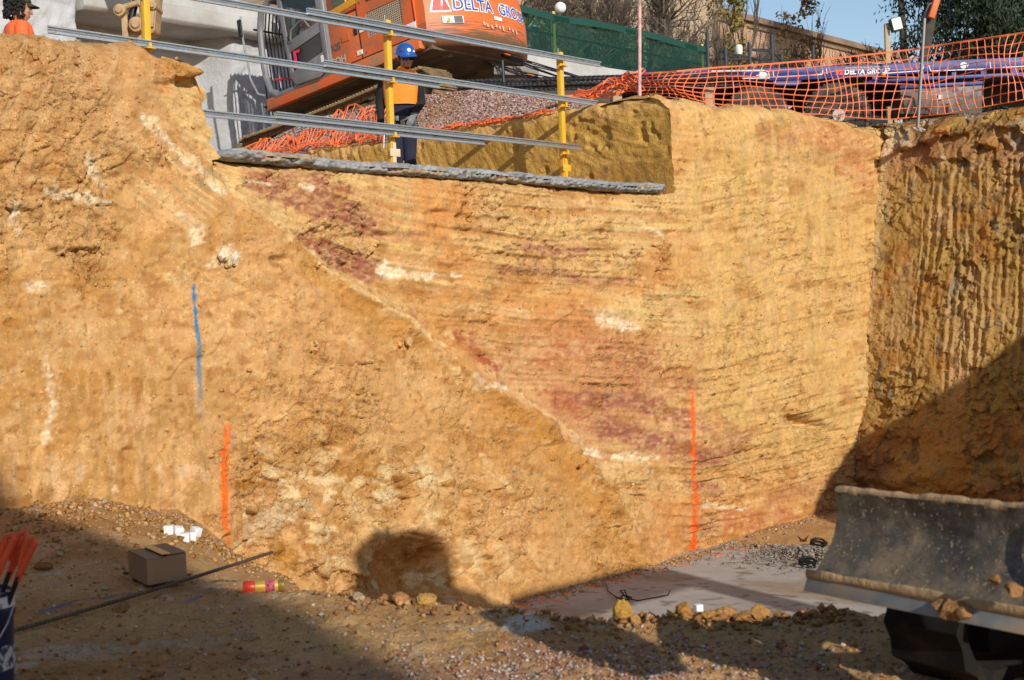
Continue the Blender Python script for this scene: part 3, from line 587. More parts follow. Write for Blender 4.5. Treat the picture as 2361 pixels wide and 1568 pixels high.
# ================================================================== BACKDROP
MA = Matrix.Translation(Vector((*P0, 0))) @ Matrix.Rotation(ROTZ_A, 4, 'Z')      # site frame: x = k, y = -t
steel = mat('galvanised', (0.62, 0.64, 0.66), 0.35, 0.85, var=0.12, vscale=9, dirt=(0.35, 0.33, 0.3), dirt_amt=0.25, dscale=14)
dark_steel = mat('dark_steel', (0.05, 0.055, 0.065), 0.5, 0.4, var=0.3, vscale=12)
yellow = mat('yellow_paint', (0.80, 0.42, 0.02), 0.45, 0, var=0.10, vscale=14, dirt=(0.45, 0.30, 0.14), dirt_amt=0.16, dscale=22)
timber = mat('timber', (0.42, 0.30, 0.17), 0.8, var=0.25, vscale=8, stretch=(1, 1, 0.1))
conc = mat('shotcrete', (0.46, 0.475, 0.50), 0.9, var=0.10, vscale=1.6, bump=0.02, bscale=14, spec=0.25, dirt=(0.40, 0.40, 0.39), dirt_amt=0.2, dscale=0.9, dsharp=.2)
conc_beam = mat('formed_concrete', (0.43, 0.43, 0.42), 0.85, var=0.16, vscale=1.3, bump=0.006, bscale=20, spec=0.25, dirt=(0.30, 0.28, 0.25), dirt_amt=0.25, dscale=1.2, dsharp=.15)

# ---- retaining wall with capping beam
TW = -11.0
rw = empty('retaining_wall', AB(8, TW, Z_LIP)); tag(rw, 'rough grey shotcrete retaining wall with a projecting concrete capping beam', 'wall')
kw = np.concatenate([np.linspace(-7, 8.2, 460), np.linspace(8.3, 30, 60)]); zw = np.linspace(Z_LIP-0.3, 6.75, 130); KW, ZW = np.meshgrid(kw, zw)
offw = 1.0*(1-sst(1.65, 1.98, KW + 0.03*n2(ZW*3, 0*ZW, 3))) + 0.75*sst(4.55, 4.95, KW)*(1-sst(7.2, 7.5, KW)) + 0.05*fbm(KW*1.5, ZW*1.5, 3, 801) + 0.035*fbm(KW*9, ZW*9, 3, 802)
o = grid_mesh('wall_face', ABv(KW, TW + offw, ZW), conc); o.parent = rw; o.matrix_parent_inverse = Matrix.Translation(-rw.location)
mb = MB(); prof = [(-0.3, 6.40), (1.02, 6.42), (1.10, 6.48), (1.08, 6.72), (0.98, 6.75), (0.96, 7.03), (-0.5, 7.04)]
n = 60; rings = []
for i in range(n):
    k = 1.75 + (30-1.75)*(i/(n-1))**1.6
    rings.append([AB(k, TW + p[0], p[1] + 0.012*math.sin(k*3.1)*(j % 2)) for j, p in enumerate(prof)])
mb.loft(rings); o = mb.build('capping_beam', conc_beam, rw, bevel=0.02); o.matrix_parent_inverse = Matrix.Translation(-rw.location)

# ---- green shade-cloth fence on the beam
gf = empty('shade_cloth_fence', AB(17, TW-0.2, 7.04)); tag(gf, 'green shade-cloth fence on yellow posts above the concrete beam', 'fence')
inv = Matrix.Translation(-gf.location)
def gbuild(mb, name, m, **kw):
    o = mb.build(name, m, gf, **kw); o.matrix_parent_inverse = inv; return o
cloth = bpy.data.materials.new('shade_cloth'); cloth.use_nodes = True; MATS['shade_cloth'] = cloth
N = cloth.node_tree.nodes; L = cloth.node_tree.links; P = N['Principled BSDF']; P.inputs['Base Color'].default_value = (0.004, 0.055, 0.042, 1); P.inputs['Roughness'].default_value = .8
tr = N.new('ShaderNodeBsdfTransparent'); tr.inputs[0].default_value = (0.45, 0.75, 0.62, 1); mx = N.new('ShaderNodeMixShader')
nz = N.new('ShaderNodeTexNoise'); nz.inputs['Scale'].default_value = 1.3; mr = N.new('ShaderNodeMapRange'); mr.inputs['To Min'].default_value = 0.40; mr.inputs['To Max'].default_value = 0.75
tcn = N.new('ShaderNodeTexCoord'); L.new(tcn.outputs['Object'], nz.inputs['Vector'])
L.new(nz.outputs['Fac'], mr.inputs['Value']); L.new(mr.outputs[0], mx.inputs[0]); L.new(P.outputs[0], mx.inputs[1]); L.new(tr.outputs[0], mx.inputs[2]); L.new(mx.outputs[0], N['Material Output'].inputs[0])
kk = np.linspace(8.6, 21.6, 160); zz = np.linspace(7.05, 8.36, 16); KK, ZZ = np.meshgrid(kk, zz)
o = grid_mesh('cloth', ABv(KK, TW-0.15 + 0.03*np.sin(KK*2.3+ZZ*2)+0.02*fbm(KK*3, ZZ*3, 2, 5), ZZ + 0.03*np.cos(KK*1.05)*(ZZ > 8)), cloth); o.parent = gf; o.matrix_parent_inverse = inv
kk2 = np.linspace(8.6, 21.6, 160); z3 = np.linspace(8.24, 8.40, 4); K3, Z3 = np.meshgrid(kk2, z3)
o = grid_mesh('cloth_hem', ABv(K3, TW-0.10 + 0.03*np.sin(K3*2.3+1), Z3 + 0.035*np.cos(K3*1.05)), mat('shade_cloth_doubled', (0.004, 0.055, 0.042), 0.8)); o.parent = gf; o.matrix_parent_inverse = inv
for kx in (9.0, 12.0, 15.2, 18.6, 21.5):
    mb = MB(); mb.bar(AB(kx, TW-0.24, 7.04), AB(kx, TW-0.24, 8.45), 0.06, 0.06); gbuild(mb, 'post', yellow)
for zz_, nm in ((7.50, 'rail'), (7.92, 'rail')):
    mb = MB(); mb.tube([AB(8.6, TW-0.30, zz_), AB(21.7, TW-0.30, zz_)], 0.028, 8); gbuild(mb, nm, dark_steel, smooth=True)

# ---- brick buildings behind
def brickmat(name, c1, c2, mortar, sc):
    M = bpy.data.materials.new(name); M.use_nodes = True; MATS[name] = M; N = M.node_tree.nodes; L = M.node_tree.links; P = N['Principled BSDF']; P.inputs['Roughness'].default_value = .9
    b = N.new('ShaderNodeTexBrick'); b.inputs['Color1'].default_value = (*c1, 1); b.inputs['Color2'].default_value = (*c2, 1); b.inputs['Mortar'].default_value = (*mortar, 1)
    b.inputs['Scale'].default_value = sc; b.inputs['Brick Width'].default_value = 0.24; b.inputs['Row Height'].default_value = 0.086; b.inputs['Mortar Size'].default_value = 0.012
    tc = N.new('ShaderNodeTexCoord'); mp = N.new('ShaderNodeMapping'); mp.inputs['Rotation'].default_value = (math.radians(90), 0, 0)
    L.new(tc.outputs['Object'], mp.inputs[0]); L.new(mp.outputs[0], b.inputs['Vector'])
    nz = N.new('ShaderNodeTexNoise'); nz.inputs['Scale'].default_value = 0.6; nz.inputs['Detail'].default_value = 6; L.new(tc.outputs['Object'], nz.inputs['Vector'])
    mr = N.new('ShaderNodeMapRange'); mr.inputs['To Min'].default_value = .7; mr.inputs['To Max'].default_value = 1.25; L.new(nz.outputs['Fac'], mr.inputs[0])
    mm = N.new('ShaderNodeMix'); mm.data_type = 'RGBA'; mm.blend_type = 'MULTIPLY'; mm.inputs['Factor'].default_value = 1; L.new(b.outputs['Color'], mm.inputs['A']); L.new(mr.outputs[0], mm.inputs['B']); L.new(mm.outputs['Result'], P.inputs['Base Color'])
    return M
bm1 = brickmat('tan_brick', (0.50, 0.27, 0.15), (0.40, 0.20, 0.10), (0.50, 0.40, 0.30), 1.0)
bm2 = brickmat('cream_brick', (0.46, 0.33, 0.20), (0.43, 0.30, 0.18), (0.47, 0.38, 0.28), 1.0)
glass = mat('window_glass', (0.05, 0.06, 0.07), 0.08, 0.0, spec=0.8)
white_frame = mat('white_frame', (0.7, 0.68, 0.63), 0.5)
def building(name, k0, k1, t0, z1, dep, m, label, wins, par_m):
    r = empty(name, AB(k0, t0, Z_TOP)); r.rotation_euler = (0, 0, ROTZ_A); tag(r, label, 'building')
    Lk = k1-k0; H = z1-Z_TOP
    # facade with real openings: the wall is built of panels round each window
    ys_ = sorted(set([0, H] + [w[2] for w in wins] + [w[3] for w in wins])); xs_ = sorted(set([0, Lk] + [w[0] for w in wins] + [w[1] for w in wins]))
    mb = MB()
    for i in range(len(xs_)-1):
        for j in range(len(ys_)-1):
            xc, zc = (xs_[i]+xs_[i+1])/2, (ys_[j]+ys_[j+1])/2
            if any(w[0] < xc < w[1] and w[2] < zc < w[3] for w in wins): continue
            mb.add([(xs_[i], 0, ys_[j]), (xs_[i+1], 0, ys_[j]), (xs_[i+1], 0, ys_[j+1]), (xs_[i], 0, ys_[j+1])], [(0, 1, 2, 3)])
    mb.add([(0, 0, 0), (0, dep, 0), (0, dep, H), (0, 0, H)], [(0, 1, 2, 3)]); mb.add([(Lk, 0, 0), (Lk, dep, 0), (Lk, dep, H), (Lk, 0, H)], [(3, 2, 1, 0)])
    mb.add([(0, dep, 0), (Lk, dep, 0), (Lk, dep, H), (0, dep, H)], [(3, 2, 1, 0)])
    mb.build('wall', m, r)
    mb = MB(); mb.box((Lk/2, dep/2, H+0.02), (Lk+0.1, dep+0.1, 0.06)); roof = mb.build('roof', dark_steel, r)
    mb = MB(); mb.box((Lk/2, -0.06, H-0.10), (Lk+0.3, 0.24, 0.22)); mb.box((Lk/2, -0.02, H-0.38), (Lk+0.2, 0.12, 0.10)); mb.build('parapet', par_m, r)
    for w in wins:
        mb = MB(); x0, x1, z0, zz1 = w; fw = 0.07
        for (a_, b_, c_, d_) in ((x0, x1, z0, z0+fw), (x0, x1, zz1-fw, zz1), (x0, x0+fw, z0, zz1), (x1-fw, x1, z0, zz1), ((x0+x1)/2-fw/2, (x0+x1)/2+fw/2, z0, zz1)):
            mb.box(((a_+b_)/2, 0.06, (c_+d_)/2), (b_-a_, 0.1, d_-c_))
        f = mb.build('window', white_frame, r)
        mb = MB(); mb.box(((x0+x1)/2, 0.12, (z0+zz1)/2), (x1-x0, 0.02, zz1-z0)); mb.build('pane', glass, f)
    return r
par_dark = mat('weathered_coping', (0.22, 0.15, 0.10), 0.85, var=0.3, vscale=1.5)
building('brick_building', 31.8, 47.2, -18, 12.15, 9, bm1, 'long tan brick building with a flat dark coping under the blue sky', [(2.0+i*2.3, 3.2+i*2.3, 4.2, 6.3) for i in range(4)], par_dark)
building('cream_building', 15, 31.75, -17.2, 18, 9, bm2, 'tall cream brick building behind the bare trees', [(1.2+i*2.6, 2.7+i*2.6, z, z+1.6) for i in range(6) for z in (4.4, 8.0)], par_dark)

# ---- trees
bark = mat('grey_bark', (0.16, 0.125, 0.10), 0.9, var=0.3, vscale=5)
bark_d = mat('dark_bark', (0.05, 0.042, 0.035), 0.9, var=0.3, vscale=5)
def bare_tree(name, base, h, label, seed, spread=1.0, m=bark, up=0.25, lv=5, cat='tree', trunkh=0.3, nchild=(4, 6), group=None):
    R = random.Random(seed); root = empty(name, base); tag(root, label, cat, group)
    tk = MB(); cr = MB()
    def rec(p, d, L, r, lev):
        n = 4 if lev < 2 else 3; pts = [p]; q = p.copy(); dd = d.copy()
        for i in range(n):
            dd = (dd + Vector((R.gauss(0, .16), R.gauss(0, .16), R.gauss(0, .10)+up*0.25))).normalized(); q = q + dd*(L/n); pts.append(q.copy())
        (tk if lev < 2 else cr).tube(pts, [r*(1-0.55*i/n) for i in range(n+1)], 6 if lev < 2 else 3, cap=False)
        if lev >= lv: return
        for c in range(R.randint(*nchild)):
            f = R.uniform(0.35, 1.0); i = min(int(f*n), n-1); pp = pts[i].lerp(pts[i+1], f*n-i)
            ax = Vector((R.gauss(0, 1), R.gauss(0, 1), R.gauss(0, 0.6))); ax = (ax - dd*ax.dot(dd)).normalized()
            nd = (dd*R.uniform(.5, 1.0) + ax*R.uniform(.45, .95)*spread + Vector((0, 0, up))).normalized()
            rec(pp, nd, L*R.uniform(.5, .78), max(r*R.uniform(.38, .6), 0.0125), lev+1)
    rec(Vector((0, 0, -0.1)), Vector((R.gauss(0, .05), R.gauss(0, .05), 1)).normalized(), h*trunkh, h*0.022, 0)
    tk.build('trunk', m, root, smooth=True); cr.build('crown', m, root)
    return root
def leaves(root, name, pts, size, m, R, droop=0.0, asp=0.5, colf=None):
    n = len(pts); P = np.asarray(pts, float); d = rng.normal(size=(n, 3)); d[:, 2] -= droop; d /= np.linalg.norm(d, axis=1)[:, None]
    e = np.cross(d, rng.normal(size=(n, 3))); e /= np.linalg.norm(e, axis=1)[:, None]; s = size*rng.uniform(.6, 1.4, (n, 1))
    V = np.stack([P - d*s - 0*e, P + e*s*asp, P + d*s, P - e*s*asp], 1).reshape(-1, 3); F = np.arange(4*n).reshape(n, 4)
    me = bpy.data.meshes.new(name); me.from_pydata(V.tolist(), [], F.tolist())
    if colf is not None:
        at = me.color_attributes.new('col', 'FLOAT_COLOR', 'POINT'); cc = np.ones((4*n, 4), np.float32); cc[:, :3] = np.repeat(colf(n, P), 4, 0); at.data.foreach_set('color', cc.ravel())
    return link(name, me, m, root)
gz = Z_TOP-0.05
def gpos(px, d): p = W(px, 700, d); return (p[0], p[1], gz)
bare_tree('bare_tree', gpos(1330, 39), 13.0, 'leafless spreading tree rising behind the white globe lamp', 3, 1.1)
bare_tree('bare_tree', gpos(1500, 42), 14.0, 'leafless tree with dense twigs left of the pink-painted steel picket', 14, 1.1)
bare_tree('bare_tree', gpos(1625, 45), 13.5, 'leafless tree against the brick building beside the end of the green fence', 25, 1.0)
bare_tree('bare_tree', gpos(2085, 52), 12.5, 'dark leafless tree in front of the sky beyond the floodlight post', 31, 0.9, bark_d)
leafm = mat('leaf_mixed', attr='col', rough=0.7, spec=0.3)
def columnar(px, d, h, w, label, seed, nleaf, cols, bare=True, z0=1.0):
    r = bare_tree('columnar_tree', gpos(px, d), h, label, seed, 0.45, bark, up=0.8, lv=4, trunkh=0.5, nchild=(2, 3), group='upright trees along the brick wall')
    n = nleaf; tt = rng.uniform(z0/h, 1, n)**0.8; rr = w*np.sqrt(rng.uniform(0, 1, n))*(1.05-tt)**0.45; an = rng.uniform(0, 6.283, n)
    P = np.stack([rr*np.cos(an), rr*np.sin(an), tt*h], 1); P += rng.normal(size=P.shape)*0.08
    keep = fbm(P[:, 0]*2+seed, P[:, 2]*1.4, 3, seed) > -0.12; P = P[keep]
    cols = np.array(cols)
    leaves(r, 'foliage', P, 0.075, leafm, None, colf=lambda n, P: cols[rng.integers(0, len(cols), n)]*rng.uniform(.6, 1.3, (n, 1)))
columnar(1722, 44, 7.6, 0.6, 'upright tree with yellow-green leaves against the brick wall', 41, 2400, [(0.24, 0.20, 0.05), (0.17, 0.16, 0.045), (0.30, 0.20, 0.06)])
columnar(1795, 45, 8.6, 0.4, 'tall nearly bare upright tree in front of the brick wall', 42, 350, [(0.26, 0.14, 0.06), (0.2, 0.13, 0.06)])
columnar(1838, 46, 7.6, 0.5, 'upright tree with thin brown leaves between two others on the brick wall', 43, 800, [(0.27, 0.14, 0.06), (0.22, 0.15, 0.06)])
columnar(1885, 46, 7.6, 0.7, 'rightmost upright tree with dense rusty leaves on the brick wall', 44, 1700, [(0.28, 0.14, 0.055), (0.22, 0.14, 0.06), (0.30, 0.19, 0.07)])
columnar(1672, 43, 7.2, 0.6, 'low brown-leaved tree by the end of the green fence', 45, 900, [(0.25, 0.15, 0.06), (0.2, 0.15, 0.05)])
# dark evergreen at the right
ev = empty('evergreen_tree', gpos(2290, 40)); tag(ev, 'large dark evergreen tree at the top right behind the blue trailer', 'tree')
mb = MB(); mb.tube([(0, 0, 0), (.1, 0, 3), (-.1, .2, 7), (0, 0, 12.5)], [.32, .26, .18, .05], 8); mb.build('trunk', bark_d, ev, smooth=True)
bl = MB(); LP = []
R = random.Random(5)
for i in range(130):
    z = R.uniform(2.6, 12.8); an = R.uniform(0, 6.283); L_ = R.uniform(1.6, 3.4)*(1.15-0.055*z)
    p0 = Vector((0, 0, z)); p1 = p0 + Vector((math.cos(an)*L_*.55, math.sin(an)*L_*.55, .35)); p2 = p0 + Vector((math.cos(an)*L_, math.sin(an)*L_, -.35*L_*.4))
    bl.tube([p0, p1, p2], [.05, .035, .012], 4, cap=False)
    for q in range(480):
        f = R.uniform(.25, 1.05); c = p0.lerp(p1, f*2) if f < .5 else p1.lerp(p2, f*2-1)
        s = .34*(1.1-.5*f); LP.append((c.x+R.gauss(0, s), c.y+R.gauss(0, s), c.z+R.gauss(0, s*.6)-abs(R.gauss(0, .28))))
bl.build('branches', bark_d, ev)
leaves(ev, 'foliage', LP, 0.085, leafm, None, droop=1.6, asp=0.28, colf=lambda n, P: np.array([[0.020, 0.034, 0.016]])*rng.uniform(.5, 1.9, (n, 1)))
ev2 = copy_tree(ev); ev2.location = gpos(2470, 43); ev2.rotation_euler = (0, 0, 2.1); ev2.scale = (1.1, 1.1, 1.15); tag(ev2, 'dark evergreen tree at the right edge behind the blue trailer', 'tree')
# overhanging spray of foliage of a tree nearer by
ev3 = empty('evergreen_tree', gpos(2105, 58)); tag(ev3, 'dark evergreen sprig hanging in the sky left of the dark leaning boom', 'tree')
mb = MB(); mb.tube([(0, 0.4, 0), (.1, .3, 6), (-.1, .2, 11), (0, 0, 17.5)], [.22, .18, .11, .04], 6); mb.build('trunk', bark_d, ev3, smooth=True)
LP = [(R.gauss(.1, .75), R.gauss(0, .6), 14.1 + abs(R.gauss(0, 1.2))) for _ in range(4200)]
leaves(ev3, 'foliage', LP, 0.10, leafm, None, droop=1.6, asp=0.3, colf=lambda n, P: np.array([[0.020, 0.034, 0.016]])*rng.uniform(.5, 1.9, (n, 1)))

# ---- scaffold frame, globe lamp, floodlight
sf = empty('scaffold_frame', W(1740, 150, 35)); tag(sf, 'dark steel scaffold posts with braces in front of the brick building', 'scaffold'); inv2 = Matrix.Translation(-sf.location)
def sbuild(mb, nm, m=dark_steel):
    o = mb.build(nm, m, sf, smooth=True); o.matrix_parent_inverse = inv2; return o
def to_ground(px, d): return Vector((*W(px, 150, d)[:2], gz))
for px, y0, d in ((1630, 74, 34), (1704, 130, 35), (1727, 98, 35), (1779, 80, 35), (1801, 125, 35.5), (1874, 106, 36), (1672, 112, 34.5)):
    mb = MB(); p = Vector(W(px, y0, d)); mb.tube([Vector((p.x, p.y, gz)), p], 0.045, 8); sbuild(mb, 'post')
for (p, q, r) in (((1660, 118, 34.5), (1704, 128, 35), .03), ((1704, 128, 35), (1779, 142, 35), .03), ((1779, 116, 35), (1735, 115, 35), .035), ((1779, 118, 35), (1748, 150, 35), .03), ((1779, 118, 35), (1812, 150, 35.4), .03), ((1820, 138, 35), (1880, 140, 36), .03), ((1660, 136, 34.5), (1860, 140, 36), .028)):
    mb = MB(); mb.tube([W(*p), W(*q)], r, 6); sbuild(mb, 'brace')
mb = MB(); p = W(1704, 126, 35); q = W(1704, 102, 35); mb.lathe([(.07, 0), (.09, .05), (.09, .2), (.06, .24)], p, (0, 0, 1), 12); sbuild(mb, 'beacon', white_frame)
gl = empty('globe_lamp', gpos(1292, 37)); tag(gl, 'round white globe lamp on a slim post above the green fence', 'lamp'); g = Vector(W(1292, 18, 37)) - gl.location
mb = MB(); mb.tube([(0, 0, 0), (0, 0, g.z-.12)], .035, 8); mb.build('post', dark_steel, gl, smooth=True)
mb = MB(); mb.lathe([(.15*math.sin(a), -.15*math.cos(a)) for a in np.linspace(0.05, 3.1, 12)], g, (0, 0, 1), 20); mb.build('globe', mat('opal_glass', (0.8, 0.8, 0.82), 0.25), gl, smooth=True)
fl = empty('floodlight_post', gpos(2064, 30)); tag(fl, 'square floodlight on a timber post beside the brick building', 'floodlight'); g = Vector(W(2064, 56, 30)) - fl.location
mb = MB(); mb.bar((0, 0, 0), (0, 0, g.z), .10, .10); mb.build('timber_post', timber, fl, bevel=.006)
lampM = Matrix.Rotation(math.radians(-12), 3, 'Y')
mb = MB(); mb.box((.16, -.1, g.z-.05), (.22, .16, .28), lampM, taper=1); mb.build('lamp_housing', dark_steel, fl, bevel=.01)
mb = MB(); mb.box((.165, -.19, g.z-.045), (.19, .02, .24), lampM); mb.build('lamp_glass', mat('lamp_glass', (.85, .82, .75), .2), fl)
mb = MB(); mb.tube([(0, -.05, g.z-.1), (.1, -.1, g.z-.18), (.16, -.1, g.z-.2)], .012, 6); mb.build('bracket', dark_steel, fl)
# the leaning arm of a second digger far right
oran = mat('orange_paint', (0.68, 0.125, 0.026), 0.5, 0, var=0.16, vscale=3, dirt=(0.30, 0.15, 0.075), dirt_amt=0.34, dscale=2.6, dsharp=.13, spec=0.4)
da = empty('excavator', gpos(2090, 31)); tag(da, 'distant excavator seen only as a dark leaning boom with an orange ram', 'excavator'); inv3 = Matrix.Translation(-da.location)
def dbuild(mb, nm, m, **k):
    o = mb.build(nm, m, da, **k); o.matrix_parent_inverse = inv3
pA, pB = W(2084, 190, 31), W(2160, -40, 31)
mb = MB(); mb.bar(Vector((pA[0], pA[1], gz)) + Vector((-.1, 0, 0)), pB, .16, .2); dbuild(mb, 'boom', bark_d, bevel=.02)
mb = MB(); mb.bar(W(2146, 42, 30.8), W(2166, -20, 30.8), .12, .14); dbuild(mb, 'ram', oran, bevel=.02)
mb = MB(); mb.tube([W(2128, 60, 30.9), W(2133, 30, 30.8), W(2142, 10, 30.8), W(2158, 4, 30.8), W(2170, 12, 30.9)], .025, 6); dbuild(mb, 'hose', dark_steel, smooth=True)

# ---- blue low-loader trailer, running square to the view
DT = 22.0
blue = mat('blue_paint', (0.006, 0.034, 0.21), 0.5, 0, var=0.12, vscale=4, dirt=(0.16, 0.14, 0.13), dirt_amt=0.14, dscale=7, dsharp=.05)
white = mat('white_print', (0.8, 0.8, 0.8), 0.5)
redp = mat('red_print', (0.65, 0.03, 0.03), 0.5)
rubber = mat('rubber', (0.028, 0.027, 0.026), 0.85, var=0.25, vscale=9, dirt=(0.16, 0.13, 0.10), dirt_amt=0.3, dscale=5, dsharp=.15)
alu = mat('polished_rim', (0.22, 0.22, 0.22), 0.35, 0.8, dirt=(0.2, 0.17, 0.13), dirt_amt=0.3, dscale=9)
tr = empty('low_loader_trailer', tuple(W(1900, 300, DT)[:2]) + (gz,)); tag(tr, 'blue low-loader trailer with white lettering parked behind the orange mesh', 'trailer'); invT = Matrix.Translation(-tr.location)
def tb_(mb, nm, m, par=None, **k):
    o = mb.build(nm, m, par or tr, **k); o.matrix_parent_inverse = invT if par is None else Matrix(); return o
def TP(px, py, dy=0.0): p = W(px, py, DT); s = (DT+dy)/DT; return Vector((p[0], p[1]+dy, p[2]))
def strip(mb, top, botm, dy0, dy1):           # a profile seen from the side, swept over the trailer's width
    poly = [TP(*q) for q in top] + [TP(*q) for q in reversed(botm)]; n = len(poly)
    mb.add([p + Vector((0, dy0, 0)) for p in poly] + [p + Vector((0, dy1, 0)) for p in poly], [tuple(range(n)), tuple(range(2*n-1, n-1, -1))] + [(j, j+n, (j+1) % n+n, (j+1) % n) for j in range(n)])
ttop = [(1432, 172), (1445, 168), (1487, 166), (1641, 161), (1770, 158), (1896, 153), (2051, 148), (2128, 142), (2361, 131), (2560, 122)]
tbot = [(1432, 177), (1450, 181), (1564, 184), (1679, 182), (1785, 186), (1845, 184), (1989, 178), (2100, 171), (2128, 167), (2361, 157), (2560, 149)]
mb = MB(); strip(mb, ttop, tbot, 0, .09); tb_(mb, 'side_coaming', blue, bevel=.008)
mb = MB(); strip(mb, [(1440, 166.5), (1641, 160), (1896, 152), (2128, 141), (2560, 121)], [(1440, 169), (1641, 163), (1896, 155), (2128, 144), (2560, 124)], .04, 2.45); tb_(mb, 'deck', mat('deck_steel', (.05, .045, .04), .7))
mb = MB(); strip(mb, ttop, tbot, 2.40, 2.49); tb_(mb, 'side_coaming', blue)
for a_, b_ in (((2012, 2030), 0), ((2120, 2145), 0), ((2195, 2205), 0), ((2262, 2275), 0), ((2330, 2350), 0), ((2440, 2470), 0)):
    mb = MB(); y0 = np.interp(a_[0], [1989, 2560], [178, 149])-1; strip(mb, [(a_[0], y0), (a_[1], y0-.8)], [(a_[0], y0+10), (a_[1], y0+9)], .01, .07); tb_(mb, 'outrigger', blue)
mb = MB(); strip(mb, [(1989, 186), (2128, 177), (2560, 158)], [(1995, 193), (2128, 185), (2560, 166)], 0, .10); tb_(mb, 'lower_rail', blue, bevel=.006)
mb = MB(); strip(mb, [(1780, 184), (1850, 183)], [(1790, 196), (1842, 196)], .02, .12); tb_(mb, 'hanger', blue)
mb = MB(); strip(mb, [(1600, 190), (2560, 176)], [(1600, 212), (2560, 214)], 1.0, 1.5); tb_(mb, 'chassis', mat('chassis_black', (0.02, 0.02, 0.022), 0.7))
bx_ = MB(); strip(bx_, [(2078, 203), (2268, 192)], [(2078, 262), (2268, 262)], .06, .65); bx = tb_(bx_, 'storage_box', mat('scuffed_steel', (0.09, 0.085, 0.08), 0.5, 0.2, var=0.3, vscale=6, dirt=(0.13, 0.09, 0.07), dirt_amt=.25, dscale=5), bevel=.012)
mb = MB(); strip(mb, [(2076, 196), (2268, 186)], [(2076, 204), (2268, 194)], .03, .6); tb_(mb, 'box_lid', blue, bevel=.006)
mb = MB(); strip(mb, [(2165, 218), (2174, 218)], [(2165, 229), (2174, 229)], .03, .058); tb_(mb, 'latch', alu)
mb = MB(); strip(mb, [(2030, 170), (2042, 169.4)], [(2030, 175), (2042, 174.4)], -.012, .0); tb_(mb, 'marker_lamp', mat('amber_lens', (0.8, 0.2, 0.01), 0.2))
tyre_r = 0.525
def wheel(px, py, dy):
    c = TP(px, py, dy) ; mb = MB()
    prof = [(.30, .0), (.36, -.03), (.46, -.035), (.505, .0), (.525, .05), (.527, .2), (.505, .26), (.36, .28), (.30, .25)]
    V = []; n = 40
    mb.lathe(prof, c, (0, 1, 0), n); w_ = tb_(mb, 'tyre', rubber, smooth=True)
    tg = MB()
    for i in range(48):
        a = 2*math.pi*i/48; q = c + Vector((math.cos(a)*.527, .13, math.sin(a)*.527)); tg.box(q, (.024, .2, .03), Matrix.Rotation(-a, 3, 'Y'))
    o = tg.build('tread', rubber, w_)
    mb = MB(); mb.lathe([(.02, -.02), (.10, -.02), (.11, .06), (.22, .10), (.25, .02), (.29, .0), (.31, .02), (.31, .2), (.02, .2)], c, (0, 1, 0), 32); rm = tb_(mb, 'rim', alu, smooth=True)
    if dy > 1: return
    nm_ = None
    for i in range(10):
        a = i*.628
        if nm_ is None: nb = MB(); nb.lathe([(.018, -.03), (.018, .03)], (0, 0, 0), (0, 1, 0), 6); o = nb.build('wheel_nut', alu, rm); nm_ = o.data
        else: o = link('wheel_nut', nm_, None, rm)
        o.location = c + Vector((math.cos(a)*.165, .06, math.sin(a)*.165))
for px, py in ((1937, 264), (1749, 274)):
    wheel(px, py, .1); wheel(px, py, 2.0)
mb = MB()
for px, py in ((1937, 264), (1749, 274)): mb.tube([TP(px, py, .3), TP(px, py, 2.1)], .08, 10)
tb_(mb, 'axle', dark_steel)
# pinstripes and lettering lie on the coaming
def stripe(pts, th=.012):
    mb = MB()
    for p, q in zip(pts[:-1], pts[1:]): mb.bar(TP(*p) + Vector((0, -.004, 0)), TP(*q) + Vector((0, -.004, 0)), .004, th, up=(0, 0, 1))
    tb_(mb, 'pinstripe', white)
stripe([(1500, 180), (1560, 181), (1700, 179)]); stripe([(1550, 167), (1568, 172), (1590, 172), (1605, 166)]); stripe([(1640, 164), (1760, 162), (1772, 166), (1774, 180), (1700, 181)]); stripe([(1782, 163), (1784, 178), (1895, 172), (1897, 160)])
stripe([(1905, 158), (1907, 171)]); stripe([(2030, 153), (2031, 170), (2126, 163), (2130, 152), (2120, 147)]); stripe([(2140, 148), (2146, 164), (2272, 159), (2275, 142)]); stripe([(2282, 141), (2284, 157), (2400, 151)])
def text_mesh(txt, size, offset=0.0, ext=0.0, shear=0.0, spacing=1.0):
    cu = bpy.data.curves.new('t', 'FONT'); cu.body = txt; cu.size = size; cu.offset = offset; cu.extrude = ext; cu.shear = shear; cu.space_character = spacing; cu.resolution_u = 3
    ob = bpy.data.objects.new('t', cu); COL.objects.link(ob); dg = bpy.context.evaluated_depsgraph_get(); dg.update()
    me = bpy.data.meshes.new_from_object(ob.evaluated_get(dg)); bpy.data.objects.remove(ob); bpy.data.curves.remove(cu); return me
def put_text(txt, size, p, xdir, zdir, m, par, name='lettering', offset=0.0, shear=0.0, spacing=1.0, lift=0.0, invm=None):
    me = text_mesh(txt, size, offset, 0.0015, shear, spacing); X = Vector(xdir).normalized(); Zd = Vector(zdir).normalized(); Y = X.cross(Zd)
    me.transform(Matrix(((X.x, Zd.x, -Y.x, 0), (X.y, Zd.y, -Y.y, 0), (X.z, Zd.z, -Y.z, 0), (0, 0, 0, 1)))); me.transform(Matrix.Translation(Vector(p) - Y*lift))
    o = link(name, me, m, par)
    if invm is not None: o.matrix_parent_inverse = invm
    return o
xd = TP(2010, 163) - TP(1930, 166)
put_text('DELTA GROUP', .105, TP(1946, 172, -.006), xd, (0, 0, 1), white, tr, offset=.004, shear=.15, invm=invT)
put_text('DEMOLITION & EXCAVATION CONTRACTORS', .032, TP(1948, 159, -.006), xd, (0, 0, 1), white, tr, invm=invT)
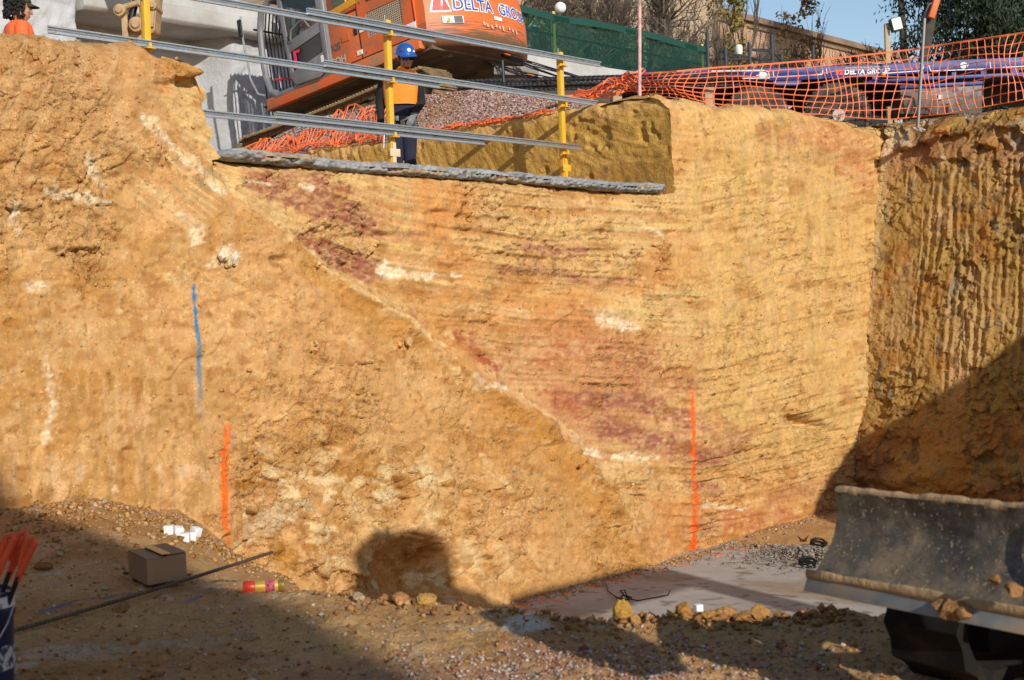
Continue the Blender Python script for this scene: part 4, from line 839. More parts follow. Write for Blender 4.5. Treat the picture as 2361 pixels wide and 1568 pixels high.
put_text('AUSTRALIA WIDE', .032, TP(1980, 174.5, -.006), xd, (0, 0, 1), white, tr, invm=invT)
mb = MB()
for q in ([(1925, 173), (1935, 158), (1938, 158), (1932, 173)], [(1934, 173), (1939, 162), (1944, 173)]):
    mb.add([TP(*p) + Vector((0, -.006, 0)) for p in q], [tuple(range(len(q)))])
tb_(mb, 'emblem', redp)
for cx, cy in ((1757, 173), (2221, 151), (1537, 175)):
    mb = MB(); mb.lathe([(.02, 0), (.05, .004), (.001, .006)], TP(cx, cy, -.002), (0, -1, 0), 12); mb.bar(TP(cx-14, cy+1, -.003), TP(cx-3, cy, -.003), .004, .01); mb.lathe([(.02, 0), (.035, .004), (.001, .006)], TP(cx+6, cy-1, -.002), (0, -1, 0), 10); tb_(mb, 'emblem', white)
mb = MB(); mb.lathe([(.28*math.sin(a), .14*math.cos(a)) for a in np.linspace(1.5, .05, 8)], TP(2049, 149, .7), (0, 0, 1), 20); tag(mb.build('white_dome', white, smooth=True), 'small white dome cover on the trailer deck', 'cover')
# ================================================================== EXCAVATOR
grey_cab = mat('grey_cab_paint', (0.20, 0.205, 0.22), 0.35, 0.2, var=0.08, vscale=6, dirt=(0.28, 0.26, 0.22), dirt_amt=0.12, dscale=6)
black = mat('black_paint', (0.012, 0.012, 0.015), 0.4, var=0.2, vscale=8)
track_m = mat('rusty_track', (0.22, 0.15, 0.09), 0.65, 0.35, var=0.3, vscale=9, dirt=(0.38, 0.26, 0.13), dirt_amt=0.45, dscale=5, dsharp=.15)
under_m = mat('muddy_steel', (0.10, 0.075, 0.05), 0.8, 0.1, var=0.3, vscale=4, dirt=(0.20, 0.14, 0.075), dirt_amt=0.4, dscale=2.5, dsharp=.15)
cab_glass = mat('cab_glass', (0.02, 0.035, 0.03), 0.05, 0, spec=0.8, alpha=0.55)
def scuff_mat():
    M = bpy.data.materials.new('scuffed_orange'); M.use_nodes = True; MATS['scuffed_orange'] = M; N = M.node_tree.nodes; L = M.node_tree.links; P = N['Principled BSDF']; P.inputs['Roughness'].default_value = .5
    tc = N.new('ShaderNodeTexCoord'); mp = N.new('ShaderNodeMapping'); mp.inputs['Scale'].default_value = (1.2, 1.2, 26); L.new(tc.outputs['Object'], mp.inputs[0])
    nz = N.new('ShaderNodeTexNoise'); nz.inputs['Scale'].default_value = 1.6; nz.inputs['Detail'].default_value = 8; nz.inputs['Roughness'].default_value = .65; L.new(mp.outputs[0], nz.inputs['Vector'])
    sx = N.new('ShaderNodeSeparateXYZ'); L.new(tc.outputs['Object'], sx.inputs[0])
    g = N.new('ShaderNodeMapRange'); g.inputs['From Min'].default_value = 1.25; g.inputs['From Max'].default_value = 2.0; g.inputs['To Min'].default_value = .30; g.inputs['To Max'].default_value = -.22; L.new(sx.outputs[2], g.inputs[0])
    ad = N.new('ShaderNodeMath'); ad.operation = 'ADD'; L.new(nz.outputs['Fac'], ad.inputs[0]); L.new(g.outputs[0], ad.inputs[1])
    mr = N.new('ShaderNodeMapRange'); mr.inputs['From Min'].default_value = .52; mr.inputs['From Max'].default_value = .66; L.new(ad.outputs[0], mr.inputs[0])
    mx = N.new('ShaderNodeMix'); mx.data_type = 'RGBA'; mx.inputs['A'].default_value = (0.76, 0.155, 0.03, 1); mx.inputs['B'].default_value = (0.17, 0.085, 0.04, 1); L.new(mr.outputs[0], mx.inputs['Factor']); L.new(mx.outputs['Result'], P.inputs['Base Color'])
    return M
scuff = scuff_mat()
ES = 0.82
ex = empty('excavator'); ex.matrix_world = Matrix.Translation((-1.72, 23.2, 4.10)) @ Matrix.Rotation(math.radians(140.6), 4, 'Z') @ Matrix.Rotation(math.radians(8.6), 4, 'Y') @ Matrix.Scale(ES, 4)
tag(ex, 'orange tracked excavator with grey cab tilted on the gravel mound', 'excavator')
# undercarriage
HL, TR, TZ = 2.40, 0.34, 0.44
def track(y):
    fr = MB(); fr.box((.22, y, .46), (4.2, .30, .34)); fr.build('track_frame', under_m, ex, bevel=.03)
    for x, nm, r in ((HL+.17, 'idler', .27), (-HL+.27, 'sprocket', .27)):
        mb = MB(); mb.lathe([(.05, -.2), (.2, -.2), (.24, -.12), (r, -.1), (r, .1), (.24, .12), (.2, .2), (.05, .2)], (x, y, TZ), (0, 1, 0), 24); mb.build(nm, under_m, ex, smooth=True)
    for i in range(7):
        mb = MB(); mb.lathe([(.04, -.24), (.10, -.24), (.13, -.2), (.13, .2), (.10, .24), (.04, .24)], (-1.55+i*.6, y, .24), (0, 1, 0), 14); mb.build('track_roller', under_m, ex, smooth=True)
    for x in (-.9, .9):
        mb = MB(); mb.lathe([(.04, -.2), (.09, -.2), (.09, .2), (.04, .2)], (x, y, .70), (0, 1, 0), 12); mb.build('carrier_roller', under_m, ex, smooth=True)
    per = 4*HL + 2*math.pi*TR; n = 48; me = None
    for i in range(n):
        s = per*i/n
        if s < 2*HL: p = (-HL+s, TZ+TR); a = 0
        elif s < 2*HL+math.pi*TR: th = (s-2*HL)/TR; p = (HL+TR*math.sin(th), TZ+TR*math.cos(th)); a = th
        elif s < 4*HL+math.pi*TR: p = (HL-(s-2*HL-math.pi*TR), TZ-TR); a = math.pi
        else: th = (s-4*HL-math.pi*TR)/TR + math.pi; p = (-HL+TR*math.sin(th), TZ+TR*math.cos(th)); a = th
        sag = -.05*math.sin(math.pi*min(s/(2*HL), 1)) if s < 2*HL else 0
        if me is None:
            mb = MB(); mb.box((0, 0, .02), (per/n*.96, .62, .03)); 
            for dx in (-.08, 0, .08): mb.box((dx, 0, .05), (.018, .62, .04))
            mb.box((0, .12, -.03), (per/n*.9, .06, .09)); mb.box((0, -.12, -.03), (per/n*.9, .06, .09))
            o = mb.build('track_shoe', track_m, ex); me = o.data
        else: o = link('track_shoe', me, None, ex)
        o.location = (p[0]+.22, y, p[1]+sag); o.rotation_euler = (0, a, 0)
track(1.35); track(-1.35)
mb = MB(); mb.box((0, 0, .62), (2.2, 2.4, .35)); mb.build('carbody', under_m, ex, bevel=.05)
mb = MB(); mb.lathe([(.7, .8), (.72, .8), (.72, 1.25), (.7, 1.25)], (0, 0, 0), (0, 0, 1), 32); mb.build('slew_ring', under_m, ex, smooth=True)
# upper structure
mb = MB(); mb.box((-.2, 0, 1.22), (4.4, 2.7, .10)); mb.box((-.3, .75, 1.18), (4.0, .14, .12)); mb.box((-.3, -.75, 1.18), (4.0, .14, .12)); mb.build('platform', under_m, ex, bevel=.02)
mb = MB(); mb.prism([(2.0, 1.20), (2.0, 1.44), (-2.25, 1.44), (-2.25, 1.20)], 1.36, 1.52); mb.build('side_skirt', mat('dirty_orange', (0.66, 0.13, 0.03), .5, dirt=(0.30, 0.19, 0.10), dirt_amt=.42, dscale=1.8, dsharp=.12), ex, bevel=.03)
mb = MB(); mb.prism([(2.0, 1.20), (2.0, 1.44), (-2.25, 1.44), (-2.25, 1.20)], -1.52, -1.36); mb.build('side_skirt', MATS['dirty_orange'], ex, bevel=.03)
mb = MB(); mb.box((2.0, 0, 1.32), (.14, 2.9, .22)); mb.build('front_skirt', MATS['dirty_orange'], ex, bevel=.03)
mb = MB(); mb.prism([(-.78, 1.46), (-.78, 2.40), (.12, 2.40), (.12, 1.46)], .55, 1.49); mb.build('side_door', oran, ex, bevel=.025)
# second door with its grille opening
mb = MB(); g0, g1, gz0, gz1 = -1.92, -1.0, 1.78, 2.26
for (xa, xb, za, zb2) in ((-2.22, -.80, 1.46, gz0), (-2.22, -.80, gz1, 2.62), (-2.22, g0, gz0, gz1), (g1, -.80, gz0, gz1)): mb.box(((xa+xb)/2, 1.44, (za+zb2)/2), (xb-xa, .10, zb2-za))
sd = mb.build('side_door', oran, ex)
mb = MB(); mb.box(((g0+g1)/2, 1.39, (gz0+gz1)/2), (g1-g0, .02, gz1-gz0)); mb.build('grille_back', black, sd)
mb = MB()
for i in range(19): mb.box((g0+(i+.5)*(g1-g0)/19, 1.47, (gz0+gz1)/2), (.016, .012, gz1-gz0))
for i in range(11): mb.box(((g0+g1)/2, 1.472, gz0+(i+.5)*(gz1-gz0)/11), (g1-g0, .012, .016))
o = mb.build('grille', mat('dusty_grille', (0.42, 0.34, 0.25), .7), sd); o['kind'] = 'stuff'
for i in range(12):
    mb = MB(); mb.box((-2.05+i*.085, 1.50, 2.52), (.03, .02, .12), Matrix.Rotation(.3, 3, 'Y')); mb.build('louvre', black, sd)
mb = MB(); mb.box((-1.1, -.5, 2.0), (2.4, 1.9, 1.1)); mb.build('engine_cover', oran, ex, bevel=.06)
mb = MB(); mb.box((-1.0, .45, 2.48), (2.3, 2.05, .10)); mb.build('engine_hood', oran, ex, bevel=.04)
mb = MB(); mb.bar((.15, 1.46, 2.50), (-2.2, 1.46, 2.72), .06, .14); mb.build('yellow_rail', mat('amber_yellow', (0.72, 0.36, 0.01), .45, var=.1, dirt=(.3, .2, .1), dirt_amt=.15), ex, bevel=.01)
for x in (.05, -.5, -1.1, -1.7):
    mb = MB(); mb.tube([(x, 1.44, 2.5), (x, 1.44, 3.1)], .02, 8); mb.build('guard_post', MATS['amber_yellow'], ex, smooth=True)
mb = MB(); mb.lathe([(.12, 2.5), (.12, 2.62), (.20, 2.63), (.20, 2.70), (.13, 2.72), (.13, 3.0)], (-.55, 1.0, 0), (0, 0, 1), 20); mb.build('air_cleaner', oran, ex, smooth=True)
for (xa, za, xb, zb2) in ((-.79, 1.46, -.79, 2.44), (-2.2, 1.46, -2.2, 2.6), (-.3, 2.405, -.76, 2.405), (.1, 1.455, -2.2, 1.455)):
    mb = MB(); mb.bar((xa, 1.492, za), (xb, 1.492, zb2), .012, .012); mb.build('panel_gap', black, ex)
for x, z in ((-.70, 2.3), (-.70, 1.54), (.05, 2.3), (-2.1, 1.54), (-.9, 1.54), (-.9, 2.5), (-1.5, 1.54)):
    mb = MB(); mb.lathe([(.018, 0), (.018, .012), (.010, .016)], (x, 1.488, z), (0, 1, 0), 8); mb.build('bolt', under_m, ex)
mb = MB(); mb.box((-2.0, 1.50, 1.33), (.36, .03, .16)); mb.build('step_plate', under_m, ex, bevel=.01)
# locks, handles, labels, lettering on the side
for (x, z, w_, h_, m_, nm) in ((-.42, 1.96, .20, .13, oran, 'lock_plate'), (-.70, 2.0, .08, .13, black, 'latch'), (-.88, 1.96, .14, .05, white, 'label_plate'), (-.74, 1.58, .14, .09, white, 'label_plate'), (-2.1, 1.66, .24, .12, white, 'label_plate')):
    mb = MB(); mb.box((x, 1.50, z), (w_, .012, h_)); mb.build(nm, m_, ex)
mb = MB(); mb.add([(-.78, 1.508, 1.545), (-.72, 1.508, 1.545), (-.75, 1.508, 1.61)], [(0, 1, 2)]); mb.build('warning_mark', yellow, ex)
letter = mat('grey_letter', (.10, .10, .12), .5); lt2 = mat('pale_letter', (.45, .42, .38), .5)
put_text('XIS', .20, (.02, 1.497, 1.80), (-1, 0, 0), (0, 0, 1), letter, ex, offset=.004)
put_text('ITOH', .20, (.12, 1.497, 1.53), (-1, 0, 0), (0, 0, 1), lt2, ex, offset=.006)
# counterweight: rounded tail
def cwx(y): return -2.42 - .48*(1-(abs(y)/1.46)**2.4)
rings = []
for z, s, dx in ((1.22, .94, .12), (1.30, .985, .03), (1.45, 1.0, 0), (1.9, 1.0, -.03), (2.4, .99, .02), (2.62, .96, .10), (2.70, .90, .2)):
    ring = [( -2.18, -1.46*s, z), (-2.18, 1.46*s, z)] + [(cwx(y)+dx, y*s, z) for y in np.linspace(1.46, -1.46, 33)]
    rings.append(ring)
mb = MB(); mb.loft(rings); cw = mb.build('counterweight', scuff, ex, smooth=True)
def wrap_text(txt, size, y0, z0, m, name, off, lift, shear=0.0, spacing=1.0, par=cw):
    me = text_mesh(txt, size, off, 0.0, shear, spacing)
    bm = bmesh.new(); bm.from_mesh(me); bmesh.ops.triangulate(bm, faces=bm.faces)
    bmesh.ops.subdivide_edges(bm, edges=[e for e in bm.edges if e.calc_length() > .06], cuts=1)
    for v in bm.verts:
        y = y0 - v.co.x; v.co = Vector((cwx(y) - .03 - lift, y, z0 + v.co.y))
    bm.to_mesh(me); bm.free(); return link(name, me, m, par)
wrap_text('DELTA', .30, 1.02, 1.85, white, 'lettering', .022, .006); wrap_text('DELTA', .30, 1.02, 1.85, mat('blue_print', (0.02, 0.07, 0.42), .45, dirt=(.7, .7, .7), dirt_amt=.2, dscale=9, dsharp=.03), 'lettering', .004, .010)
wrap_text('GROUP', .30, -.06, 1.85, white, 'lettering', .022, .006); wrap_text('GROUP', .30, -.06, 1.85, MATS['blue_print'], 'lettering', .004, .010)
mb = MB()
for q in ([(1.36, 1.84), (1.28, 2.2), (1.18, 2.2), (1.22, 1.84)], [(1.19, 1.84), (1.16, 2.1), (1.06, 1.84)]): mb.add([(cwx(y)-.04, y, z) for y, z in q], [(tuple(range(len(q))))])
mb.build('emblem', redp, cw)
mb = MB()
for q in ([(1.40, 1.81), (1.30, 2.25), (1.14, 2.25), (1.04, 1.81)],): mb.add([(cwx(y)-.036, y, z) for y, z in q], [(tuple(range(len(q))))])
mb.build('emblem_ground', white, cw)
def cw_label(y0, y1, z0, z1, m, nm, l=.008, par=cw):
    ys_ = np.linspace(y0, y1, 5); mb = MB(); V = [(cwx(y)-.03-l, y, z) for z in (z0, z1) for y in ys_]; mb.add(V, [(i, i+1, i+6, i+5) for i in range(4)]); return mb.build(nm, m, par)
cw_label(1.22, .84, 1.60, 1.73, white, 'warning_label'); cw_label(1.02, .86, 1.605, 1.725, letter, 'warning_text', .011); cw_label(.10, -.12, 1.72, 1.79, white, 'label_plate')
mb = MB(); mb.add([(cwx(1.1)-.045, 1.18, 1.615), (cwx(1.1)-.045, 1.05, 1.615), (cwx(1.1)-.045, 1.115, 1.715)], [(0, 1, 2)]); mb.build('warning_mark', yellow, cw)
for i, (y0, h0) in enumerate(((.42, .10), (.34, .06), (.22, .04), (.10, .09), (.0, .05), (-.1, .08), (-.3, .10), (-.42, .07), (-.55, .09))):
    cw_label(y0, y0-.05, 1.58-.02*(i % 3), 1.58+h0*.7, mat('worn_print', (.62, .42, .30), .6), 'worn_mark', .007)
# cab
def pillar(mb, pts, r=.05, n=8): mb.tube(pts, r, n)
cb = MB()
Y1, Y0 = 1.48, .50
for y in (Y1, Y0):
    pillar(cb, [(1.62, y, 1.40), (1.84, y, 1.55), (1.93, y, 1.85), (1.96, y, 2.3), (1.93, y, 2.8), (1.80, y, 3.2), (1.55, y, 3.34)], .065)
    pillar(cb, [(1.55, y, 3.34), (.8, y, 3.38), (.15, y, 3.34), (.08, y, 3.2), (.06, y, 2.4), (.06, y, 1.45)], .06)
    pillar(cb, [(.06, y, 1.43), (1.62, y, 1.42)], .06); pillar(cb, [(1.10, y, 1.42), (1.12, y, 2.3), (1.16, y, 3.34)], .045)
for x, z in ((1.55, 3.34), (.15, 3.34), (1.84, 1.55)): cb.tube([(x, Y0, z), (x, Y1, z)], .06, 8)
cb.box((.85, (Y0+Y1)/2, 3.36), (1.5, Y1-Y0, .06))
cab = cb.build('cab_frame', grey_cab, ex, smooth=True)
mb = MB(); mb.box((.07, (Y0+Y1)/2, 1.9), (.05, Y1-Y0, .95)); mb.box((.9, (Y0+Y1)/2, 1.42), (1.7, Y1-Y0, .06)); mb.build('cab_floor', black, ex)
mb = MB(); mb.add([(.08, Y1, 2.4), (.08, Y0, 2.4), (.12, Y0, 3.3), (.12, Y1, 3.3)], [(0, 1, 2, 3)]); mb.add([(1.1, Y0, 1.6), (.1, Y0, 1.6), (.1, Y0, 3.3), (1.15, Y0, 3.3)], [(0, 1, 2, 3)]); mb.build('cab_window', cab_glass, ex)
seat = MB(); seat.box((.55, .98, 1.78), (.55, .5, .18)); seat.box((.32, .98, 2.2), (.16, .5, .75), Matrix.Rotation(-.15, 3, 'Y')); seat.box((.75, 1.3, 1.9), (.45, .16, .35)); seat.box((1.15, 1.0, 1.62), (.5, .6, .34)); seat.build('seat', black, ex, bevel=.04)
for i in range(10):
    y = Y0 + .04 + i*(Y1-Y0-.12)/9
    mb = MB(); mb.tube([(2.08, y, 1.15), (2.08, y, 2.9), (1.96, y, 3.3)], .016, 6); mb.build('guard_bar', black, ex)
mb = MB(); mb.tube([(2.07, Y0-.05, 1.3), (2.07, Y1+.03, 1.3)], .022, 6); mb.tube([(2.07, Y0-.05, 2.9), (2.07, Y1+.03, 2.9)], .022, 6); mb.build('guard_rail', black, ex)
# the door stands open, folded back along the cab side
dr = MB(); poly = [(.02, 1.50), (.30, 1.40), (.98, 1.44), (1.10, 1.60), (1.16, 2.4), (1.20, 3.25), (.20, 3.25), (.02, 2.9)]
wu = [(.16, 2.42), (1.06, 2.30), (1.10, 3.15), (.28, 3.15), (.14, 2.95)]; wl = [(.14, 1.98), (.22, 1.86), (1.0, 1.72), (1.02, 2.12), (.30, 2.26), (.16, 2.2)]
mb = MB()
mb.prism([(.02, 1.52), (.30, 1.40), (.98, 1.44), (1.10, 1.60), (1.12, 1.70), (.10, 1.86)], 1.55, 1.60)
mb.prism([(1.02, 1.66), (1.11, 1.62), (1.22, 3.28), (1.10, 3.28)], 1.55, 1.60); mb.prism([(.02, 1.5), (.14, 1.8), (.15, 2.4), (.16, 2.95), (.28, 3.2), (.28, 3.28), (.15, 3.25), (.0, 2.9)], 1.55, 1.60)
mb.prism([(.10, 2.24), (1.05, 2.10), (1.07, 2.32), (.12, 2.46)], 1.55, 1.60); mb.prism([(.25, 3.17), (1.15, 3.17), (1.2, 3.28), (.2, 3.28)], 1.55, 1.60)
door = mb.build('door', grey_cab, ex, bevel=.012)
for w_ in (wu, wl):
    mb = MB(); mb.prism(w_, 1.565, 1.575); mb.build('window', cab_glass if w_ is wu else mat('dark_glass', (.02, .02, .02), .1, spec=.7), door)
mb = MB(); mb.tube([(.92, 1.60, 2.28), (.90, 1.66, 2.32), (.86, 1.66, 2.48), (.60, 1.66, 2.58), (.45, 1.66, 2.56), (.40, 1.60, 2.42)], .018, 8); mb.build('handle', grey_cab, door, smooth=True)
mb = MB(); mb.box((.90, 1.604, 1.94), (.075, .006, .30)); mb.build('tag', mat('pink_tag', (.75, .03, .14), .6), door)
mb = MB(); mb.box((.80, 1.606, 2.06), (.09, .006, .06)); mb.build('tag', redp, door)
mb = MB(); mb.box((.17, 1.604, 1.72), (.07, .006, .13)); mb.build('label_plate', white, door)
mb = MB(); mb.tube([(1.95, 1.55, 1.50), (2.08, 1.62, 1.56), (2.2, 1.66, 1.9), (2.22, 1.66, 2.3), (2.26, 1.66, 2.7), (2.24, 1.66, 3.2)], .022, 8); mb.build('handrail', steel, ex, smooth=True)
mb = MB(); mb.box((2.24, 1.72, 2.95), (.10, .05, .36)); mb.build('mirror', black, ex, bevel=.02)
mb = MB(); mb.tube([(1.25, 1.3, 1.62), (1.45, 1.4, 1.72), (1.75, 1.42, 1.78)], .022, 8); mb.build('lever', redp, ex, smooth=True)
# boom, folded over beyond the cab and out towards the front, high above the trench
bmn = MB(); prof = [(1.1, 1.55), (2.1, 4.6), (3.3, 5.7), (5.4, 5.9), (5.4, 5.5), (3.6, 5.1), (2.7, 4.2), (1.7, 1.5)]
bmn.prism(prof, -.55, -.10); bmn.build('boom', oran, ex, bevel=.03)
mb = MB(); mb.prism([(5.0, 6.1), (5.6, 6.2), (5.75, 5.7), (4.9, 3.6), (4.7, 3.6), (5.0, 5.6)], -.5, -.15); mb.build('stick', oran, ex, bevel=.02)
mb = MB(); mb.tube([(1.9, .0, 1.6), (2.6, .0, 4.0)], .08, 10); mb.tube([(1.9, -.65, 1.6), (2.6, -.65, 4.0)], .08, 10); mb.build('boom_ram', steel, ex, smooth=True)

# ---- muddy bucket linkage of a second machine reaching over the wall
rust = mat('muddy_arm', (0.34, 0.21, 0.11), .6, .15, var=.3, vscale=7, dirt=(0.50, 0.36, 0.20), dirt_amt=.5, dscale=6, dsharp=.15, bump=.006, bscale=30)
DA = 20.3; a2 = empty('excavator', W(340, 90, DA)); tag(a2, 'second excavator seen as a muddy arm with bucket linkage before the grey wall', 'excavator'); invA = Matrix.Translation(-a2.location)
def ab_(mb, nm, m, **k):
    o = mb.build(nm, m, a2, **k); o.matrix_parent_inverse = invA; return o
def prj(mb, pts, d0, d1):
    A0 = [Vector(W(*p, DA)) for p in pts]; n = len(A0); dv = Vector((0, 1, 0))
    mb.add([p + dv*d0 for p in A0] + [p + dv*d1 for p in A0], [tuple(range(n)), tuple(range(2*n-1, n-1, -1))] + [(j, j+n, (j+1) % n+n, (j+1) % n) for j in range(n)])
mb = MB(); prj(mb, [(318, -60), (345, -260), (400, -260), (364, -40), (358, 70), (352, 78), (324, 74), (322, 40)], -.02, .34)
ab_(mb, 'stick', rust, bevel=.02)
mb = MB(); prj(mb, [(325, 0), (360, -8), (356, 64), (330, 64)], -.06, -.02); ab_(mb, 'wear_plate', rust, bevel=.008)
mb = MB(); prj(mb, [(278, 26), (292, 30), (296, 86), (282, 86)], .0, .06); ab_(mb, 'bucket_link', rust, bevel=.01)
mb = MB(); prj(mb, [(278, 26), (292, 30), (296, 86), (282, 86)], .28, .34); ab_(mb, 'bucket_link', rust, bevel=.01)
mb = MB(); mb.tube([W(273, 21, DA+.03), W(323, 5, DA+.03)], .045, 10); ab_(mb, 'tipping_link', rust, smooth=True)
for (px, py, r) in ((273, 21, .085), (325, 6, .075), (312, 54, .105), (350, 12, .05)):
    mb = MB(); c = W(px, py, DA-.14); mb.lathe([(.02, 0), (r*.55, 0), (r*.6, .03), (r, .04), (r, .46), (.02, .46)], c, (0, 1, 0), 18); ab_(mb, 'pin', rust, smooth=True)
mb = MB(); mb.tube([W(301, 50, DA+.1), W(312, 5, DA+.1), W(318, -60, DA+.1)], .05, 10); ab_(mb, 'ram', black, smooth=True)
mb = MB(); prj(mb, [(302, 40), (326, 44), (330, 130), (290, 150), (280, 120)], .05, .30); ab_(mb, 'bucket', rust, bevel=.02)
mb = MB(); mb.tube([W(298, 0, DA), W(305, -50, DA+.1), W(330, -120, DA+.1)], .018, 8); mb.tube([W(306, 0, DA+.1), W(312, -60, DA+.2), W(336, -120, DA+.2)], .018, 8); ab_(mb, 'hose', black, smooth=True)
pb = Vector(W(372, -255, DA+.17)); pe = Vector(AB(2.0, -15.5, 5.5))
mb = MB(); mb.bar(pb, pb.lerp(pe, .45) + Vector((0, 0, 2.2)), .34, .5); mb.bar(pb.lerp(pe, .44) + Vector((0, 0, 2.2)), pe, .34, .55); ab_(mb, 'boom', oran, bevel=.03)
# ================================================================== GRAVEL, REBAR, MESH, RAILS
# ---- gravel mound under the excavator
def mound_h(k, t):
    H = np.interp(-t, [1.3, 2.2, 3.0, 3.8, 4.8, 6.0, 7.4, 8.6, 9.6], [0, .25, .48, .64, .68, .66, .58, .30, 0])
    return Z_TOP - 0.05 + (H + 0.05*fbm(k*1.6, t*1.6, 3, 901))*sst(3.48, 4.05, k)*(1-sst(6.3, 7.6, k))
gk = np.concatenate([np.linspace(3.52, 4.4, 90), np.linspace(4.45, 7.8, 60)]); gt = np.linspace(-9.8, -1.2, 330); GK, GT = np.meshgrid(gk, gt)
GZ = mound_h(GK, GT) + 0.018*fbm(GK*26, GT*26, 2, 902)
cc = np.zeros(GK.shape + (3,)) + A(178, 140, 124); rr = _h(np.floor(GK*60), np.floor(GT*60), 9)
cc = mixc(cc, A(214, 190, 176), (rr > .6)*.9); cc = mixc(cc, A(128, 92, 84), (rr < .25)*.9); cc = mixc(cc, A(176, 130, 70), sst(.2, .5, fbm(GK, GT, 2, 4))*.5)
gravm = mat('gravel', attr='col', rough=.9, bump=.01, bscale=60)
tag(grid_mesh('gravel_mound', ABv(GK, GT, GZ), gravm, cc), 'heaped pinkish crushed gravel mound under the excavator', 'gravel', kind='stuff')
STONE = np.array([(1, 0, 0), (-1, 0, 0), (0, 1, 0), (0, -1, 0), (0, 0, 1), (0, 0, -1)], float); SF = [(0, 2, 4), (2, 1, 4), (1, 3, 4), (3, 0, 4), (2, 0, 5), (1, 2, 5), (3, 1, 5), (0, 3, 5)]
def stones_mesh(name, P, S, cols, label, cat=None, m=None, flat=.75):
    n = len(P); q = rng.normal(size=(n, 4)); q /= np.linalg.norm(q, axis=1)[:, None]; a, b, c, d = q.T
    Rm = np.stack([1-2*(c*c+d*d), 2*(b*c-a*d), 2*(b*d+a*c), 2*(b*c+a*d), 1-2*(b*b+d*d), 2*(c*d-a*b), 2*(b*d-a*c), 2*(c*d+a*b), 1-2*(b*b+c*c)], 1).reshape(n, 3, 3)
    J = STONE[None]*rng.uniform(.6, 1.25, (n, 6, 1)) + rng.normal(size=(n, 6, 3))*.18
    V = np.einsum('nij,nkj->nki', Rm, J)*np.asarray(S).reshape(n, 1, 1)*np.array([1, 1, flat]) + P[:, None]
    F = (np.arange(n)*6)[:, None, None] + np.array(SF)[None]
    me = bpy.data.meshes.new(name); me.vertices.add(6*n); me.vertices.foreach_set('co', V.astype(np.float32).ravel()); F = F.reshape(-1, 3).astype(np.int32)
    me.loops.add(F.size); me.loops.foreach_set('vertex_index', F.ravel()); me.polygons.add(len(F)); me.polygons.foreach_set('loop_start', np.arange(0, F.size, 3, dtype=np.int32)); me.update(calc_edges=True)
    at = me.color_attributes.new('col', 'FLOAT_COLOR', 'POINT'); c4 = np.ones((6*n, 4), np.float32); c4[:, :3] = np.repeat(cols, 6, 0); at.data.foreach_set('color', c4.ravel()); me.validate()
    return tag(link(name, me, m or gravm), label, cat, kind='stuff')
def pick(cols, n, lo=.75, hi=1.25): c = np.array(cols); return c[rng.integers(0, len(c), n)]*rng.uniform(lo, hi, (n, 1))
n = 9000; k_ = 3.5 + 0.75*rng.uniform(0, 1, n)**.8; t_ = rng.uniform(-9.6, -1.3, n); z_ = mound_h(k_, t_)
stones_mesh('gravel_stones', ABv(k_, t_, z_ + .008), rng.uniform(.010, .022, n), pick([A(206, 176, 162), A(176, 128, 112), A(220, 200, 190), A(140, 96, 84), A(190, 150, 130)], n), 'loose pinkish stones over the gravel mound', 'gravel')

# ---- rebar bundle on bearers
rbm = mat('black_rebar', (0.055, 0.058, 0.065), .45, .6, var=.3, vscale=14, dirt=(.14, .09, .06), dirt_amt=.25, dscale=6)
def rebar_mesh(name, L, r, pitch=.07, n=8):
    mb = MB(); N_ = int(L/pitch)
    if N_ > 120: N_ = 120
    pts = []; rad = []
    for i in range(N_):
        x = L*i/N_; pp = L/N_
        for f, s in ((0, 1), (.45, 1), (.55, 1.22), (.9, 1.22)): pts.append((x+f*pp, 0, 0)); rad.append(r*s)
    pts.append((L, 0, 0)); rad.append(r); mb.tube(pts, rad, n)
    return mb
rb_me = None; grp = 'reinforcing bars in the bundle on the gravel'
rows_ = [(.0, 0), (.05, .0), (.10, .0), (.02, .05), (.07, .05), (.12, .05), (.03, .10), (.09, .10), (.05, .15), (.11, .15)]
for i, (dy, dz) in enumerate(rows_):
    p = Vector(W(955 + 14*(i % 4) - 20*(i % 3), 214 - 2*(i % 2), 21.6 + dy*3)); q = Vector(W(1712 - 18*(i % 3), 196 - 9*(i % 2) , 20.6 + dy*3)); p.z += dz*1.0; q.z += dz*.9
    if rb_me is None: mb = rebar_mesh('rebar', 1.0, .016/1.0); mb = rebar_mesh('rebar', (q-p).length, .017); o = mb.build('rebar', rbm, smooth=True); rb_me = o.data; L0 = (q-p).length
    else: o = link('rebar', rb_me)
    o.location = p; o.rotation_mode = 'QUATERNION'; o.rotation_quaternion = (q-p).to_track_quat('X', 'Z'); o.scale = ((q-p).length/L0, 1, 1)
    tag(o, 'long dark ribbed steel bar lying level in the bundle behind the gravel', 'rebar', grp)
for px, d in ((1150, 21.7), (1420, 21.35), (1630, 21.05)):
    p = W(px, 214 + (-.02)*(px-955), d); mb = MB(); zt = p[2]-.04; zb_ = Z_TOP-.06; mb.box((p[0], p[1], (zt+zb_)/2), (.14, .5, zt-zb_)); tag(mb.build('timber_bearer', timber, bevel=.01), 'squared timber bearer propping the rebar bundle, ' + {1150: 'left one near the worker', 1420: 'middle one', 1630: 'right one under the mesh'}[px], 'timber', 'timber bearers under the rebar')
orp = mat('orange_marker', (.8, .14, .03), .7)
